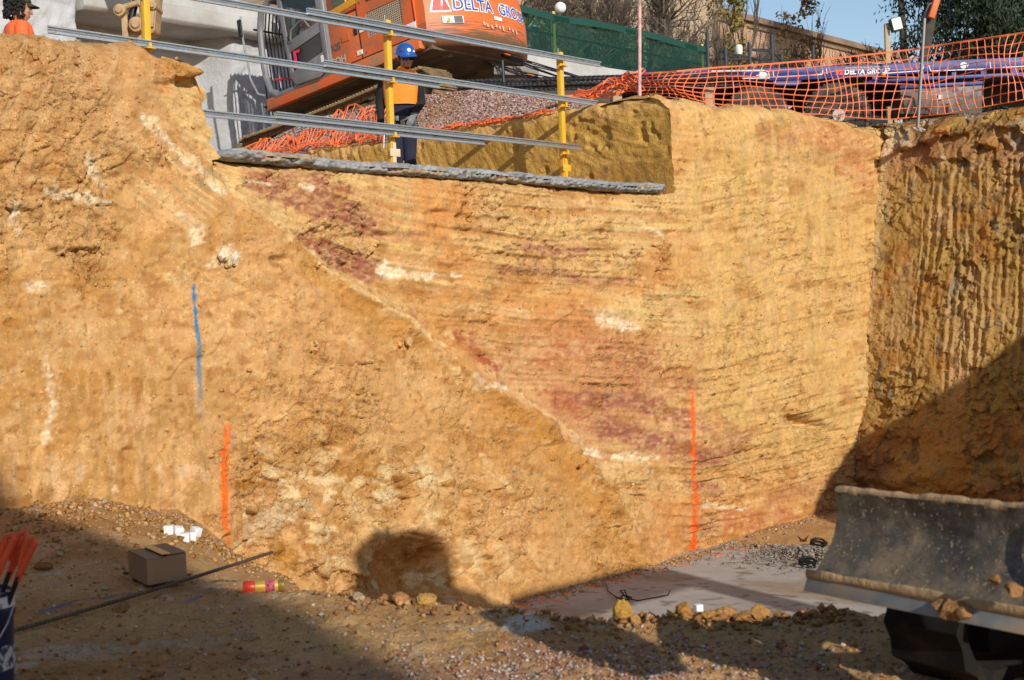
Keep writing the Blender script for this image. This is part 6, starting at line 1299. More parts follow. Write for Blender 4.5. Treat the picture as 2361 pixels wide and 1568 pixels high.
for i, (px, py, dd, bx_) in enumerate(((81, 1252, 5.2, .06), (62, 1237, 5.28, .03), (32, 1243, 5.22, .0), (8, 1262, 5.3, -.02))):
    tip = Vector(W(px, py, dd)); r = empty('rebar_nips', (bpos.x + bx_, bpos.y - .02*i, .10)); o_ = r.location; base = Vector((0, 0, 0)); tp = tip - o_
    tag(r, ['steel-fixing nips with red-orange grips, rightmost in the bucket', 'steel-fixing nips with red-orange grips, tallest in the bucket', 'steel-fixing nips with red-orange grips, behind the tallest pair', 'steel-fixing nips with red-orange grips at the far left edge of the bucket'][i], 'pliers', 'nips standing in the bucket')
    side_ = Vector((.6, -.5, .4)).normalized(); mid = base.lerp(tp, .55) + Vector((-.03, 0, .02))
    mb = MB(); rings = []
    for t in np.linspace(0, .70, 9):
        c = (base*(1-t)**2 + mid*2*t*(1-t) + tp*t**2); rings.append([c + Vector((math.cos(a_)*.010, math.sin(a_)*.016, 0)) for a_ in np.linspace(0, 2*math.pi, 10, endpoint=False)])
    mb.loft(rings); mb.build('shaft', black, r, smooth=True)
    mb = MB(); pts = [(base*(1-t)**2 + mid*2*t*(1-t) + tp*t**2) for t in np.linspace(.66, 1.0, 7)]; d_ = (pts[-1]-pts[-2]).normalized(); n_ = Vector((d_.z, 0, -d_.x))
    mb.tube(pts + [pts[-1] + d_*.012 - n_*.012, pts[-1] - n_*.030 - d_*.004, pts[-3] - n_*.026, pts[-5] - n_*.012], [.013, .013, .014, .014, .014, .013, .013, .013, .012, .012, .011], 9); mb.build('grip', redgrip, r, smooth=True)
# ---- white spacer cubes
cubm = mat('white_spacer', (.72, .73, .74), .8, var=.06, vscale=30)
cub = [(388, 1189, .1, 'white concrete spacer cube lying apart on the left of the small pile'), (408, 1186, .5, 'white concrete spacer cube in the pile, tilted behind the front one'), (425, 1193, .05, 'white concrete spacer cube at the front of the small pile'), (438, 1186, .35, 'white concrete spacer cube in the pile, just right of the front one'), (447, 1176, .9, 'white concrete spacer cube on top at the right of the small pile')]
cme = None
def cube_obj(loc, rz, lab, s=.062, tilt=0):
    global cme
    if cme is None: mb = MB(); mb.box((0, 0, .031), (.062, .062, .062)); o = mb.build('spacer_cube', cubm, bevel=.004); cme = o.data
    else: o = link('spacer_cube', cme)
    o.location = loc; o.rotation_euler = (tilt, tilt*.5, rz); o.scale = (s/.062,)*3; tag(o, lab, 'spacer', 'white spacer cubes'); return o
for i, (px, py, rz, lab) in enumerate(cub):
    l_ = onz(px, py, .02); cube_obj((l_[0], l_[1], gz_at(l_[0], l_[1]) + (.03 if i == 4 else -.004)), rz, lab, .064, .25*(i in (1, 4)))
cube_obj(Vector(onz(1610, 1411, Z_SLAB+.006)), .4, 'single white spacer cube lying on the grey slab', .075)
# ---- rocks and clods
def rock(name, c, r, cols, label, seed, group=None, par=None, flat=.8, cat='rock'):
    bm = bmesh.new(); bmesh.ops.create_icosphere(bm, subdivisions=4 if max(r) > .04 else 3, radius=1); R_ = np.random.default_rng(seed); pl = R_.normal(size=(11, 3)); pl /= np.linalg.norm(pl, axis=1)[:, None]; dd = R_.uniform(.55, .9, 11)
    p = np.array([v.co[:] for v in bm.verts])
    for n_, d_ in zip(pl, dd): e = np.clip(p@n_ - d_, 0, 9); p = p - n_[None]*e[:, None]
    p = p*(1 + .16*fbm(p[:, 0]*2.2+seed, p[:, 1]*2.2+p[:, 2]*1.7, 2, seed+9))[:, None] + .12*np.stack([fbm(p[:, 0]*5+seed, p[:, 1]*5+p[:, 2]*4+q_*7.3, 3, seed) for q_ in range(3)], 1)
    for v, q_ in zip(bm.verts, p*np.array(r)): v.co = q_
    me = bpy.data.meshes.new(name); bm.to_mesh(me); bm.free(); at = me.color_attributes.new('col', 'FLOAT_COLOR', 'POINT'); n = len(me.vertices); c4 = np.ones((n, 4), np.float32); c4[:, :3] = cols; at.data.foreach_set('color', c4.ravel())
    me.polygons.foreach_set('use_smooth', np.full(len(me.polygons), True)); me.set_sharp_from_angle(angle=.6)
    o = link(name, me, floorm, par); o.location = c; o.rotation_euler = (0, 0, seed*1.7)
    if par is None: tag(o, label, cat, group)
    return o
G = 'loose rocks on the pit floor'
RK = [(1440, 1442, (.065, .055, .085), A(212, 160, 78), 'pointed yellow-brown rock on the crest in front of the slab'), (1466, 1448, (.045, .04, .035), A(200, 150, 90), 'low brown rock leaning against the pointed rock'),
      (1578, 1436, (.055, .05, .06), A(196, 140, 70), 'upright brown rock on the crest left of the single white cube'), (1632, 1440, (.05, .045, .035), A(204, 152, 88), 'blunt brown clod right of the single white cube'),
      (1668, 1436, (.075, .06, .05), A(196, 146, 84), 'large crumbling clod in the middle of the row on the crest'), (1712, 1442, (.06, .05, .045), A(190, 138, 78), 'brown clod at the right of the row on the crest'), (1752, 1434, (.06, .055, .05), A(198, 148, 84), 'last brown clod of the row, next to the blade shadow'),
      (920, 1400, (.10, .06, .045), A(196, 140, 98), 'flat pinkish rock on the lip below the dark hollow'), (985, 1402, (.09, .06, .05), A(206, 158, 92), 'tan wedge-shaped rock on the lip right of the flat pinkish one'), (828, 1390, (.07, .05, .03), A(206, 176, 140), 'pale flat rock at the left end of the hollow'),
      (575, 1480, (.055, .04, .03), A(178, 150, 120), 'greyish rock half sunk in the shaded floor, lower left'), (568, 1510, (.07, .04, .02), A(178, 132, 90), 'flat brown rock in the shade at the bottom left'), (275, 1408, (.06, .04, .03), A(170, 120, 70), 'brown clod beside the long bar'), (100, 1312, (.08, .05, .035), A(160, 112, 66), 'dark clod behind the tool grips')]
for i, (px, py, r, c, lab) in enumerate(RK):
    p = gp(px, py); r = tuple(.78*e_ for e_ in r); rock('rock', p + Vector((0, 0, r[2]*.45)), r, c, lab, 20+i, G)
# a pale cluster and a broken ledge standing proud of the face
def face_pt(px, py, out=0.0):
    j = np.argmin((FU-px)**2 + (FV-py)**2); return Vector(PA.reshape(-1, 3)[j]) + Vector((*(BX*out), 0))
for i, (px, py, r, c, lab) in enumerate([(500, 588, (.075, .05, .06), WHI, 'white rock in the pale cluster on the left face'), (526, 596, (.05, .04, .06), WHI*.95, 'white broken rock at the right of the pale cluster on the face'), (512, 612, (.045, .04, .03), CRM, 'cream rock under the pale cluster on the face'), (430, 158, (.18, .09, .075), A(204, 152, 84), 'jutting yellow rock slab near the top of the ridge'), (470, 135, (.10, .08, .05), A(206, 160, 100), 'small broken rock above the jutting slab on the ridge'),
        (955, 722, (.03, .03, .035), A(214, 176, 130), 'small loose stone stuck on the diagonal seam'), (928, 790, (.05, .035, .05), A(220, 180, 130), 'pale stone on the face just below the diagonal seam'), (716, 793, (.03, .03, .03), A(216, 176, 130), 'round pale stone in the middle of the left face'), (2170, 300, (.16, .10, .08), A(198, 140, 76), 'overhanging brown block under the top edge of the side wall'), (2120, 300, (.22, .10, .05), A(216, 208, 190), 'pale grey slab jutting below the mesh at the corner of the pit')]):
    q = face_pt(px, py, .01) if px < 2000 else Vector(W(px, py, 20.75)); rock('rock', q, r, c, lab, 60+i, 'rocks standing out of the cut face')

# loose stuff: chips on the face, crumbs on the floor, aggregate in the foreground
K = FK; C = FC; m_idx = np.zeros(K.shape, bool); m_idx[2:R1-2] = True; m_idx[R1:, :] = (K[R1:] < K_L-.1) | (K[R1:] > K_R+.1); dens = (0.25 + 1.2*rough)*m_idx; fl_ = np.flatnonzero(rng.random(K.shape) < dens*0.045)
Pf = PA.reshape(-1, 3)[fl_]; n = len(fl_); sz = 0.005 + 0.016*rng.random(n)**3 + .024*(rng.random(n) > .985)
stones_mesh('rock_chips', Pf, sz, np.clip(C.reshape(-1, 3)[fl_]*rng.uniform(.75, 1.4, (n, 1)), 0, .8), 'small broken chips sticking out of the cut face', 'rock chips', rockm)
mB = rng.random(TB.shape) < 0.018*(TB < 3.6); mB[-4:] = False; fl_ = np.flatnonzero(mB); n = len(fl_)
stones_mesh('rock_chips', PB.reshape(-1, 3)[fl_], 0.008 + .025*rng.random(n)**3, np.clip(CB.reshape(-1, 3)[fl_]*rng.uniform(.75, 1.3, (n, 1)), 0, .8), 'small broken chips on the grooved side wall', 'rock chips', rockm)
# rim rubble along the tops
n = 1500; kk_ = np.concatenate([rng.uniform(-8.5, K_L-.1, n//2), rng.uniform(K_R+.1, 8.9, n//2)]); zz_ = ztop_of(kk_); tt_ = np.interp(kk_, ks, T[-1]) - np.abs(rng.normal(0, .22, n))
stones_mesh('rim_rubble', ABv(kk_, tt_, zz_ + .0), .010 + .030*rng.random(n)**3, pick([A(206, 160, 106), A(196, 146, 90), A(214, 180, 136), A(160, 150, 136)], n), 'crumbly stones along the top rim of the cut', 'rubble', floorm)
def floor_pts(n, u0, u1, v0, v1):
    px = rng.uniform(u0, u1, n); py = v0 + (v1-v0)*rng.random(n); v = CF + CR*(px-1180.5)[:, None]/FPX + CU*(784-py)[:, None]/FPX; s = (-CAM[2])/v[:, 2]; P = CAM + v*s[:, None]; ok = P[:, 1] < crest_y(P[:, 0])-.02; P = P[ok]; P[:, 2] = floor_z(P[:, 0], P[:, 1]); return P
P = floor_pts(9000, -50, 2450, 1180, 1600); n = len(P); s_ = .003 + .012*rng.random(n)**4 + .015*(rng.random(n) > .99)
stones_mesh('soil_crumbs', P + np.array([0, 0, .3])*s_[:, None], s_, pick([A(200, 152, 96), A(178, 128, 76), A(214, 170, 120), A(206, 190, 166), A(168, 112, 80)], n), 'crumbs of dry soil scattered over the pit floor', 'soil', floorm)
P = floor_pts(5200, 820, 2100, 1440, 1640); pr = np.exp(-((P[:, 0]-.25)/.55)**2)*sst(6.1, 5.3, P[:, 1]) if False else np.exp(-((P[:, 0]-.28)/.6)**2)*(1-sst(5.35, 6.0, P[:, 1])); P = P[rng.random(len(P)) < pr + .04]; n = len(P); s_ = rng.uniform(.005, .0115, n)
stones_mesh('aggregate', P + np.array([0, 0, .45])*s_[:, None], s_, pick([A(206, 176, 160), A(190, 150, 134), A(214, 200, 190), A(180, 104, 84), A(170, 150, 140)], n), 'loose pinkish grey aggregate spilled in the foreground', 'gravel', gravm)
# windrow of small clods on the crest
px = np.concatenate([rng.uniform(1380, 1950, 700), rng.uniform(760, 1400, 420)]); n = len(px); P = np.array([onz(u, 1412, 0) for u in px]); P[:, 1] = crest_y(P[:, 0]) + rng.normal(-.03, .09, n); P[:, 2] = floor_z(P[:, 0], P[:, 1]); s_ = .005 + .024*rng.random(n)**4
stones_mesh('crest_clods', P + np.array([0, 0, .35])*s_[:, None], s_, pick([A(200, 152, 92), A(182, 132, 78), A(210, 166, 112), A(176, 120, 80)], n), 'row of small brown clods along the edge above the slab', 'soil', floorm)
# rubble slope between the plateau and the foot of the face on the left
n = 2400; u_ = rng.uniform(-.36, -.13, n); kf_ = (14.72*u_+.236)/(.656-.755*u_); yf_ = 14.72+.755*kf_; y_ = yf_ - .15 - np.abs(rng.normal(0, 1.1, n)); x_ = u_*y_; P = np.stack([x_, y_, floor_z(x_, y_)], 1); s_ = .006 + .030*rng.random(n)**4
stones_mesh('slope_rubble', P + np.array([0, 0, .3])*s_[:, None], s_, pick([A(206, 158, 98), A(190, 140, 84), A(216, 178, 128), A(176, 122, 70), A(200, 160, 110)], n), 'broken stones on the slope at the foot of the left face', 'rubble', floorm)
# apron of crumbs along the foot of the face and grey spoil by the slab
n = 3800; kk_ = rng.uniform(-7.5, 8.2, n); tt_ = .12 + np.abs(rng.normal(0, .16, n)) + .05; P = ABv(kk_, tt_, 0*kk_); P[:, 2] = np.where(kk_ > -0.8, np.where(kk_ < 4, Z_SLAB+.004, floor_z(P[:, 0], P[:, 1])), floor_z(P[:, 0], P[:, 1])); s_ = .006 + .03*rng.random(n)**4
stones_mesh('foot_rubble', P, s_, pick([A(200, 150, 94), A(180, 130, 80), A(212, 172, 124), A(170, 160, 146)], n), 'crumbled soil and stones along the foot of the face', 'rubble', floorm)
heap = Vector(onz(1865, 1285, Z_SLAB)); n = 2600; rr_ = np.abs(rng.normal(0, .34, n)); aa_ = rng.uniform(0, 6.283, n); hx = heap.x + rr_*np.cos(aa_)*1.4; hy = heap.y + rr_*np.sin(aa_)*1.3; hz = Z_SLAB + .0 + .13*np.exp(-(rr_/.45)**2)*rng.uniform(.6, 1, n)
stones_mesh('grey_spoil', np.stack([hx, hy, hz], 1), .008 + .022*rng.random(n)**3, pick([A(150, 146, 138), A(136, 130, 122), A(166, 160, 150), A(150, 128, 100)], n), 'heap of grey crumbled concrete at the corner of the slab', 'rubble', mat('spoil', attr='col', rough=.95))
n = 900; kk_ = 4.0 + .25*np.abs(rng.normal(0, 1, n)); tt_ = rng.uniform(.1, 5.5, n)
stones_mesh('slab_edge_rubble', ABv(kk_, tt_, Z_SLAB + .01 + 0*kk_), .008 + .03*rng.random(n)**3, pick([A(176, 172, 164), A(190, 150, 100), A(160, 150, 136)], n), 'grey and brown crumbs along the back edge of the slab', 'rubble', MATS['spoil'])
# ---- wire coils and tangle
wire = mat('tie_wire', (.015, .015, .016), .5, .4)
for (px, py, rr_, lab, tilt) in ((1886, 1258, .085, 'black coil of tie wire on the grey heap beside a rusty tag', .35), (1862, 1302, .095, 'black coil of tie wire lying on the slab in front of the grey heap', .15)):
    c = Vector(onz(px, py, Z_SLAB + (.12 if py < 1280 else .03))); r = empty('wire_coil', c); r.rotation_euler = (tilt, .1, 0); tag(r, lab, 'wire coil', 'coils of tie wire')
    mb = MB(); pts = []
    for i in range(14*24): a_ = 2*math.pi*i/24; w_ = i/24; pts.append(((rr_ + .012*math.sin(w_*2.4))*math.cos(a_), (rr_ + .012*math.cos(w_*3.1))*math.sin(a_), .028 + .03*math.sin(w_*1.9)))
    mb.tube(pts, .0045, 5); mb.build('windings', wire, r)
    mb = MB(); mb.tube([(rr_-.02, 0, -.005), (rr_+.02, 0, .02), (rr_+.02, 0, .05), (rr_-.02, 0, .065)], .006, 6); mb.build('tie', wire, r)
c = Vector(onz(1852, 1252, Z_SLAB+.13)); mb = MB(); 
for i in range(4): a_ = i*.6; mb.add([c + Vector((.05*math.cos(a_+j*1.57)*(1+.2*i), .05*math.sin(a_+j*1.57), .02+.025*i*(j % 2))) for j in range(4)], [(0, 1, 2), (0, 2, 3)])
tag(mb.build('rusty_wrapper', mat('rust_wrap', (.30, .09, .04), .8)), 'crumpled rust-red wrapper beside the upper wire coil', 'wrapper')
mb = MB(); pts = [onz(1397, 1343, Z_SLAB+.02), onz(1401, 1362, Z_SLAB+.02), onz(1420, 1376, Z_SLAB+.03), onz(1450, 1384, Z_SLAB+.02), onz(1430, 1362, Z_SLAB+.12), onz(1440, 1360, Z_SLAB+.10), onz(1448, 1380, Z_SLAB+.03), onz(1470, 1385, Z_SLAB+.02), onz(1490, 1381, Z_SLAB+.02), onz(1540, 1372, Z_SLAB+.03), onz(1545, 1362, Z_SLAB+.10)]
mb.tube(pts, .007, 6); mb.tube([onz(1420, 1378, Z_SLAB+.02), onz(1444, 1386, Z_SLAB+.05), onz(1456, 1378, Z_SLAB+.03), onz(1436, 1372, Z_SLAB+.06), onz(1426, 1384, Z_SLAB+.02)], .009, 6); tag(mb.build('wire_tangle', wire, smooth=True), 'tangle of thin black wire on the shaded slab', 'wire')

def blade_mat():
    M = bpy.data.materials.new('muddy_blade'); M.use_nodes = True; MATS['muddy_blade'] = M; N = M.node_tree.nodes; L = M.node_tree.links; P = N['Principled BSDF']; P.inputs['Metallic'].default_value = .25
    tc = N.new('ShaderNodeTexCoord')
    def nz(sc, det, ro=.6):
        n = N.new('ShaderNodeTexNoise'); n.inputs['Scale'].default_value = sc; n.inputs['Detail'].default_value = det; n.inputs['Roughness'].default_value = ro; L.new(tc.outputs['Object'], n.inputs['Vector']); return n.outputs['Fac']
    def ramp(v, a, b):
        m_ = N.new('ShaderNodeMapRange'); m_.inputs['From Min'].default_value = a; m_.inputs['From Max'].default_value = b; L.new(v, m_.inputs[0]); return m_.outputs[0]
    def mix(f, a, b):
        m_ = N.new('ShaderNodeMix'); m_.data_type = 'RGBA'; L.new(f, m_.inputs['Factor']); 
        if isinstance(a, tuple): m_.inputs['A'].default_value = (*a, 1)
        else: L.new(a, m_.inputs['A'])
        m_.inputs['B'].default_value = (*b, 1); return m_.outputs['Result']
    c = mix(ramp(nz(3.0, 8), .42, .62), (.075, .062, .048), (.14, .108, .075)); c = mix(ramp(nz(5.5, 8, .7), .45, .62), c, (.23, .175, .11))
    sp = ramp(nz(38, 4, .6), .60, .66); c = mix(sp, c, (.34, .25, .14)); c = mix(ramp(nz(90, 2, .5), .66, .70), c, (.42, .32, .20)); L.new(c, P.inputs['Base Color'])
    r = N.new('ShaderNodeMapRange'); r.inputs['To Min'].default_value = .42; r.inputs['To Max'].default_value = .9; L.new(ramp(nz(5.5, 8, .7), .5, .62), r.inputs[0]); L.new(r.outputs[0], P.inputs['Roughness'])
    b = N.new('ShaderNodeBump'); b.inputs['Distance'].default_value = .012; L.new(sp, b.inputs['Height']); b2 = N.new('ShaderNodeBump'); b2.inputs['Distance'].default_value = .008; L.new(nz(12, 8), b2.inputs['Height']); L.new(b.outputs[0], b2.inputs['Normal']); L.new(b2.outputs[0], P.inputs['Normal'])
    return M
# ---- compact excavator at the right: blade in view, the rest stands out of the picture
bladem = blade_mat()
soilcrust = mat('dried_mud', (.42, .27, .14), .95, var=.2, vscale=14, bump=.01, bscale=40)
dkr = mat('dark_rubber', (.012, .011, .010), .9, var=.3, vscale=8, dirt=(.035, .027, .02), dirt_amt=.3, dscale=6, spec=.2)
pL, pR = Vector(W(1925, 1134, 4.92)), Vector(W(2360, 1173, 4.33)); pBL, pBR = Vector(W(1856, 1362, 4.80)), Vector(W(2360, 1462, 4.12))
ext = (pR-pL)*.32; Tl, Tr, Bl_, Br_ = pL, pR+ext, pBL, pBR + (pBR-pBL)*.32
fwd = Vector((-(Tr-Tl).y, (Tr-Tl).x, 0)).normalized(); fwd = fwd if fwd.x < 0 else -fwd
mx = empty('compact_excavator', (2.36, 4.88, 0)); tag(mx, 'compact excavator reaching in at the right with its scraped steel dozer blade', 'compact excavator'); invM = Matrix.Translation(-mx.location)
def mbd(mb, nm, m, **k):
    o = mb.build(nm, m, mx, **k); o.matrix_parent_inverse = invM; return o
ncol, nrow = 90, 40; Pb = np.zeros((nrow, ncol, 3)); 
for i in range(nrow):
    t = i/(nrow-1)
    for j in range(ncol):
        s = j/(ncol-1); a_ = Tl.lerp(Tr, s); b_ = Bl_.lerp(Br_, s); back = -fwd*(.055*math.sin(math.pi*min(t/.86, 1))**.9 + .02*t) if t < .86 else -fwd*.02
        p = a_.lerp(b_, t) + back; Pb[i, j] = p
dn = .006*fbm(np.arange(ncol)[None]*.12 + 0*np.arange(nrow)[:, None], np.arange(nrow)[:, None]*.15 + 0*np.arange(ncol)[None], 3, 77); fv = np.array(fwd)
Pb += fv*dn[..., None]
Pk = Pb - fv*.035; ring = np.concatenate([Pb, Pk[::-1], Pb[:1]], 0); o = grid_mesh('blade', ring, bladem); o.parent = mx; o.matrix_parent_inverse = invM
for j in (0, ncol-1):
    mb = MB(); mb.add([*Pb[:, j], *Pk[::-1, j]], [tuple(range(2*nrow))]); mbd(mb, 'blade_end', bladem)
mb = MB(); mb.tube([Tl + (Tr-Tl)*(s) - fwd*.02 + Vector((0, 0, .003*math.sin(s*17)+.002*math.sin(s*53))) for s in np.linspace(-.004, 1, 90)], [.017 + .0015*math.sin(i*.37) + .001*math.sin(i*1.13) for i in range(90)], 10); mbd(mb, 'top_bead', soilcrust, smooth=True)
e0, e1 = Tl.lerp(Bl_, .86), Tr.lerp(Br_, .86); mb = MB(); mb.add([e0 + fwd*.012, e1 + fwd*.012, Br_ + fwd*.010, Bl_ + fwd*.010, e0 - fwd*.02, e1 - fwd*.02, Br_ - fwd*.01, Bl_ - fwd*.01], [(0, 1, 2, 3), (7, 6, 5, 4), (0, 4, 5, 1), (1, 5, 6, 2), (2, 6, 7, 3), (3, 7, 4, 0)])
mbd(mb, 'cutting_edge', mat('worn_edge', (.27, .26, .24), .5, .3, var=.3, vscale=7, dirt=(.38, .27, .16), dirt_amt=.35, dscale=7, dsharp=.1), bevel=.003)
rings = []
for s in np.linspace(0.0, 1, 160):
    c = e0.lerp(e1, s) + fwd*.012 + Vector((0, 0, .012)); w_ = .0105 + .0022*float(n2(np.array([s*13.0]), np.array([1.0]), 3)[0]); rings.append([c + fwd*(.75*w_*math.cos(a_)) + Vector((0, 0, 1.7*w_*math.sin(a_))) for a_ in np.linspace(0, 2*math.pi, 8, endpoint=False)])
mb = MB(); mb.loft(rings); mbd(mb, 'mud_ledge', soilcrust, smooth=True)
for i, (px, py, r_) in enumerate(((2205, 1405, .042), (2180, 1395, .03), (2232, 1412, .03), (2345, 1358, .03), (2305, 1335, .02))):
    s = (px-1870)/(2360-1870); c = Bl_.lerp(Br_, s/1.32*1.0) ; q = Vector(W(px, py, float(np.interp(px, [1870, 2360], [4.78, 4.11])))) + fwd*.02
    o = rock('mud_clod', q, (r_, r_, r_*.85), A(170, 126, 82), '', 90+i, par=mx, cat='mud'); o.matrix_parent_inverse = invM
for i, (px, py, r_) in enumerate(((2080, 1270, .02), (2155, 1330, .024), (2205, 1290, .022), (2215, 1215, .02), (2165, 1235, .016), (2270, 1240, .018), (2010, 1265, .014), (2110, 1200, .012))):
    dpt = float(np.interp(px, [1900, 2360], [4.95, 4.33])); q = Vector(W(px, py, dpt)) - fwd*.055
    o = rock('mud_splat', q, (r_*1.2, r_*1.6, r_*1.8), A(160, 128, 94), '', 110+i, par=mx); o.matrix_parent_inverse = invM
sR = .905; mb = MB(); mb.bar(Tl.lerp(Tr, .755) - fwd*.03, Tl.lerp(Tr, .755).lerp(Bl_.lerp(Br_, .755), .84) - fwd*.045, .014, .012); mbd(mb, 'rib', soilcrust)
# tracks, body, boom
cen = mx.location.copy(); rightd = Vector((fwd.y, -fwd.x, 0)); ux = -fwd
for sd_, nm in ((-.56, 'track'), (.56, 'track')):
    c = cen + rightd*sd_; mb = MB(); rings = []; n = 60; HLm, TRm = .62, .20
    for i in range(n+1):
        per = 4*HLm + 2*math.pi*TRm; s = per*i/n
        if s < 2*HLm: p = (-HLm+s, 2*TRm); 
        elif s < 2*HLm+math.pi*TRm: th = (s-2*HLm)/TRm; p = (HLm+TRm*math.sin(th), TRm+TRm*math.cos(th))
        elif s < 4*HLm+math.pi*TRm: p = (HLm-(s-2*HLm-math.pi*TRm), 0)
        else: th = (s-4*HLm-math.pi*TRm)/TRm + math.pi; p = (-HLm+TRm*math.sin(th), TRm+TRm*math.cos(th))
        lug = .022 if i % 2 else 0; q0 = Vector((p[0], 0, p[1])); oc = (q0 - Vector((max(-HLm, min(HLm, p[0])), 0, TRm))).normalized(); q1 = q0 + oc*lug; q2 = q0 - oc*.04
        T_ = lambda v, w_: c + fwd*v.x + rightd*w_ + Vector((0, 0, v.z + .024))
        rings.append([T_(q1, -.15), T_(q1, .15), T_(q2, .15), T_(q2, -.15)])
    mb.loft(rings, cap=False); mbd(mb, nm, dkr)
    mb = MB(); mb.bar(c - fwd*.6 + Vector((0, 0, .22)), c + fwd*.6 + Vector((0, 0, .22)), .22, .24); mbd(mb, 'track_frame', black, bevel=.02)
mb = MB()
for sd_ in (-.35, .35): mb.bar(cen + rightd*sd_ + Vector((0, 0, .3)), Tl.lerp(Tr, .5) + rightd*sd_*1.0 - fwd*.12 + Vector((0, 0, -.22)), .08, .12)
mbd(mb, 'blade_arm', black, bevel=.01)
mb = MB(); mb.lathe([(.3, .36), (.3, .52)], cen, (0, 0, 1), 24); mbd(mb, 'slew_ring', black)
yel2 = mat('digger_orange', (.45, .17, .04), .5, dirt=(.24, .17, .1), dirt_amt=.4, dscale=3, dsharp=.15)
mb = MB(); mb.box(cen + Vector((.42, .18, .86)), (1.15, 1.15, .62)); mbd(mb, 'house', yel2, bevel=.12, bseg=4)
for dx, dy in ((-.35, -.4), (.35, -.4), (-.35, .4), (.35, .4)):
    mb = MB(); mb.bar(cen + Vector((.5+dx, .2+dy, 1.15)), cen + Vector((.5+dx, .2+dy, 2.15)), .06, .06); mbd(mb, 'canopy_post', black)
mb = MB(); mb.box(cen + Vector((.5, .2, 2.2)), (1.0, 1.0, .07)); mbd(mb, 'canopy', yel2, bevel=.03)
b0 = cen + Vector((.15, -.45, .85)); b1 = Vector((2.55, 3.25, 1.75)); b2 = Vector((1.95, 2.95, 2.0)); b3 = Vector((1.62, 3.1, 1.42))
mb = MB(); mb.bar(b0, b1, .16, .22); mbd(mb, 'boom', yel2, bevel=.02); mb = MB(); mb.bar(b1, b2, .13, .18); mb.bar(b2, b3 + Vector((0, 0, .15)), .13, .16); mbd(mb, 'stick', yel2, bevel=.02)
mb = MB(); mb.prism([(-.2, .1), (.12, .16), (.22, -.1), (.05, -.32), (-.18, -.3)], -.22, .22, Matrix.Translation(b3) @ Matrix.Rotation(.5, 4, 'Z')); mbd(mb, 'bucket', bladem, bevel=.02)

# ---- big excavator beyond the right edge, whose arm throws the shadows on the slab
S = Vector(SDIR)
def up_sun(p, t): return Vector(p) + S*t
apex = up_sun(onz(1545, 1326, Z_SLAB), 12.0); bend_ = up_sun(onz(1960, 1432, Z_SLAB), 10.6); tipj = up_sun(onz(1235, 1408, Z_SLAB), 11.6); bkt = up_sun(W(926, 1352, 13.7), 11.8)
big_ = empty('excavator', (bend_.x + 2.2, bend_.y - 2.6, 0)); tag(big_, 'large excavator outside the right edge, known by its arm shadow on the slab', 'excavator'); invB = Matrix.Translation(-big_.location)
def bb(mb, nm, m, **k):
    o = mb.build(nm, m, big_, **k); o.matrix_parent_inverse = invB
base_ = big_.location + Vector((-.5, .6, 1.5))
mb = MB(); mb.bar(base_, bend_, .40, .5); mb.bar(bend_ + (base_-bend_).normalized()*.1, apex, .36, .46); bb(mb, 'boom', oran, bevel=.04)
mb = MB(); mb.bar(apex, tipj, .34, .44); bb(mb, 'stick', oran, bevel=.03)
mb = MB(); mb.tube([apex + Vector((0, 0, .20)), tipj + Vector((0, 0, .18))], .07, 10); bb(mb, 'stick_ram', steel, smooth=True)
dv = Vector((-.454, .891, 0)); rt = Vector((.891, .454, 0))
mb = MB(); rings = []
for w_ in (-.5, .5): rings.append([bkt + rt*w_*1.28*(.55 if z > .2 else 1.0) + dv*x + Vector((0, 0, z)) for x, z in ((-.25, .42), (.20, .42), (.42, .12), (.44, -.25), (.22, -.5), (-.34, -.5), (-.44, .0))])
mb.loft(rings); bb(mb, 'bucket', bladem, bevel=.03)
mb = MB(); mb.bar(tipj, bkt + Vector((0, 0, .1)), .16, .16); bb(mb, 'bucket_link', black)
mb = MB(); mb.box(big_.location + Vector((.6, -.6, 1.75)), (2.8, 3.0, 1.3), Matrix.Rotation(.7, 3, 'Z')); bb(mb, 'house', oran, bevel=.15, bseg=3)
mb = MB(); mb.box(big_.location + Vector((-.4, -1.0, 2.1)), (1.2, 1.2, 1.9), Matrix.Rotation(.7, 3, 'Z')); bb(mb, 'cab', grey_cab, bevel=.1)
for sd_ in (-1, 1):
    mb = MB(); mb.box(big_.location + Vector((.85*sd_*.75, .85*sd_*-.65, .45)), (4.0, .6, .85), Matrix.Rotation(.7+1.5708*0, 3, 'Z')); bb(mb, 'track', track_m, bevel=.3, bseg=4)

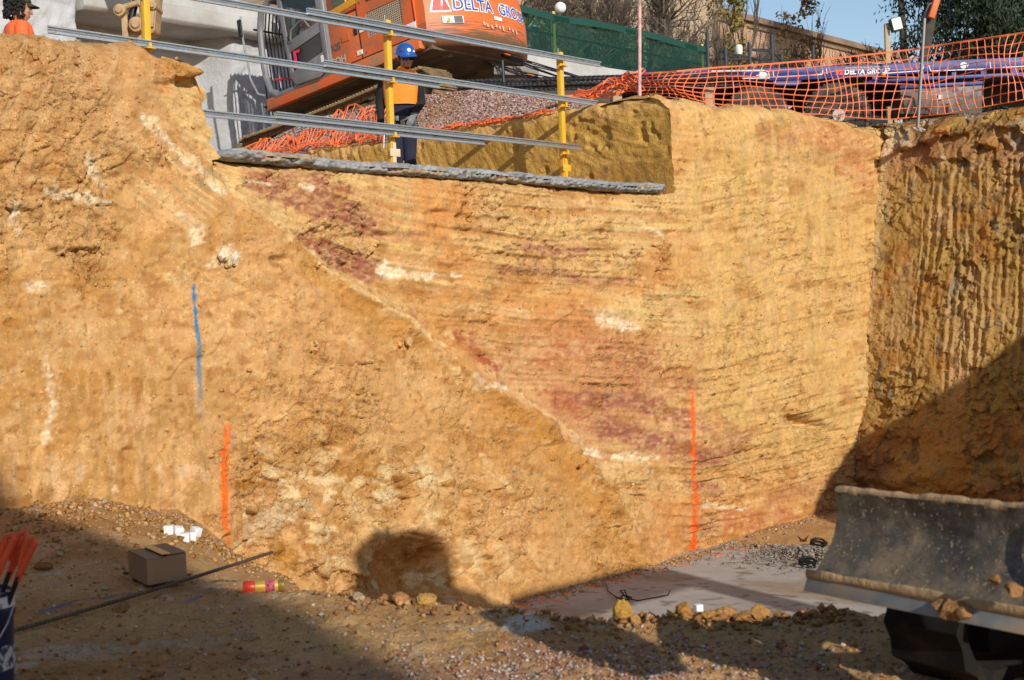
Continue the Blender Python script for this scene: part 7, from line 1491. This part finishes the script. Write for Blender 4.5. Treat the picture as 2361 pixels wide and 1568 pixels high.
# ---- unseen casters added for their shade: a bank at the right, a building behind the camera
bx0 = np.linspace(0, 1, 60); by0 = np.linspace(0, 1, 50); BXG, BYG = np.meshgrid(bx0, by0)
xx = 8.2 + 31*BXG**1.7; yy = 4.5 + BYG*10.5; zz = -1.75 + (np.interp(xx, [8.3, 8.9, 10.1, 11.1, 12.5, 40], [0, 5.05, 5.7, 6.4, 6.8, 7.0]))*sst(5.5, 10.0, yy)*(1-sst(12.3, 14.6, yy)) + .12*fbm(xx*1.3, yy*1.3, 3, 5)
tag(grid_mesh('shade_bank', np.stack([xx, yy, zz], -1), soil), 'unseen earth bank added at the right to shade the side wall', kind='structure')
bc = [Vector((7.7, -12.1, 0)), Vector((10.1, -15.3, 0)), Vector((11.0, -18.0, 0)), Vector((0.0, -25.0, 0)), Vector((-9, -15, 0))]; hb_ = 11.25; nb_ = len(bc)
sb = empty('shade_building', bc[0]); tag(sb, 'unseen building added behind the camera to shade the left of the pit floor', 'building'); inS = Matrix.Translation(-sb.location)
mb = MB(); V = bc + [v + Vector((0, 0, hb_)) for v in bc]; mb.add(V, [(i, (i+1) % nb_, (i+1) % nb_ + nb_, i+nb_) for i in range(nb_)]); o = mb.build('wall', bm2, sb); o.matrix_parent_inverse = inS
mb = MB(); mb.add([v + Vector((0, 0, hb_)) for v in bc] + [v + Vector((0, 0, hb_+.15)) for v in bc], [tuple(range(nb_))[::-1], tuple(range(nb_, 2*nb_))] + [(i, (i+1) % nb_, (i+1) % nb_ + nb_, i+nb_) for i in range(nb_)]); o = mb.build('roof', dark_steel, sb); o.matrix_parent_inverse = inS
for f_ in (.2, .5, .8):
    for z in (1.5, 5.0):
        c = bc[4].lerp(bc[0], f_); d_ = (bc[0]-bc[4]).normalized(); nn = Vector((-d_.y, d_.x, 0)); mb = MB(); mb.bar(c - d_*.8 + nn*.02 + Vector((0, 0, z+.8)), c + d_*.8 + nn*.02 + Vector((0, 0, z+.8)), .08, 1.6); o = mb.build('window', white_frame, sb); o.matrix_parent_inverse = inS
        mb = MB(); mb.bar(c - d_*.72 + nn*.05 + Vector((0, 0, z+.8)), c + d_*.72 + nn*.05 + Vector((0, 0, z+.8)), .06, 1.44); o2 = mb.build('pane', glass, o);
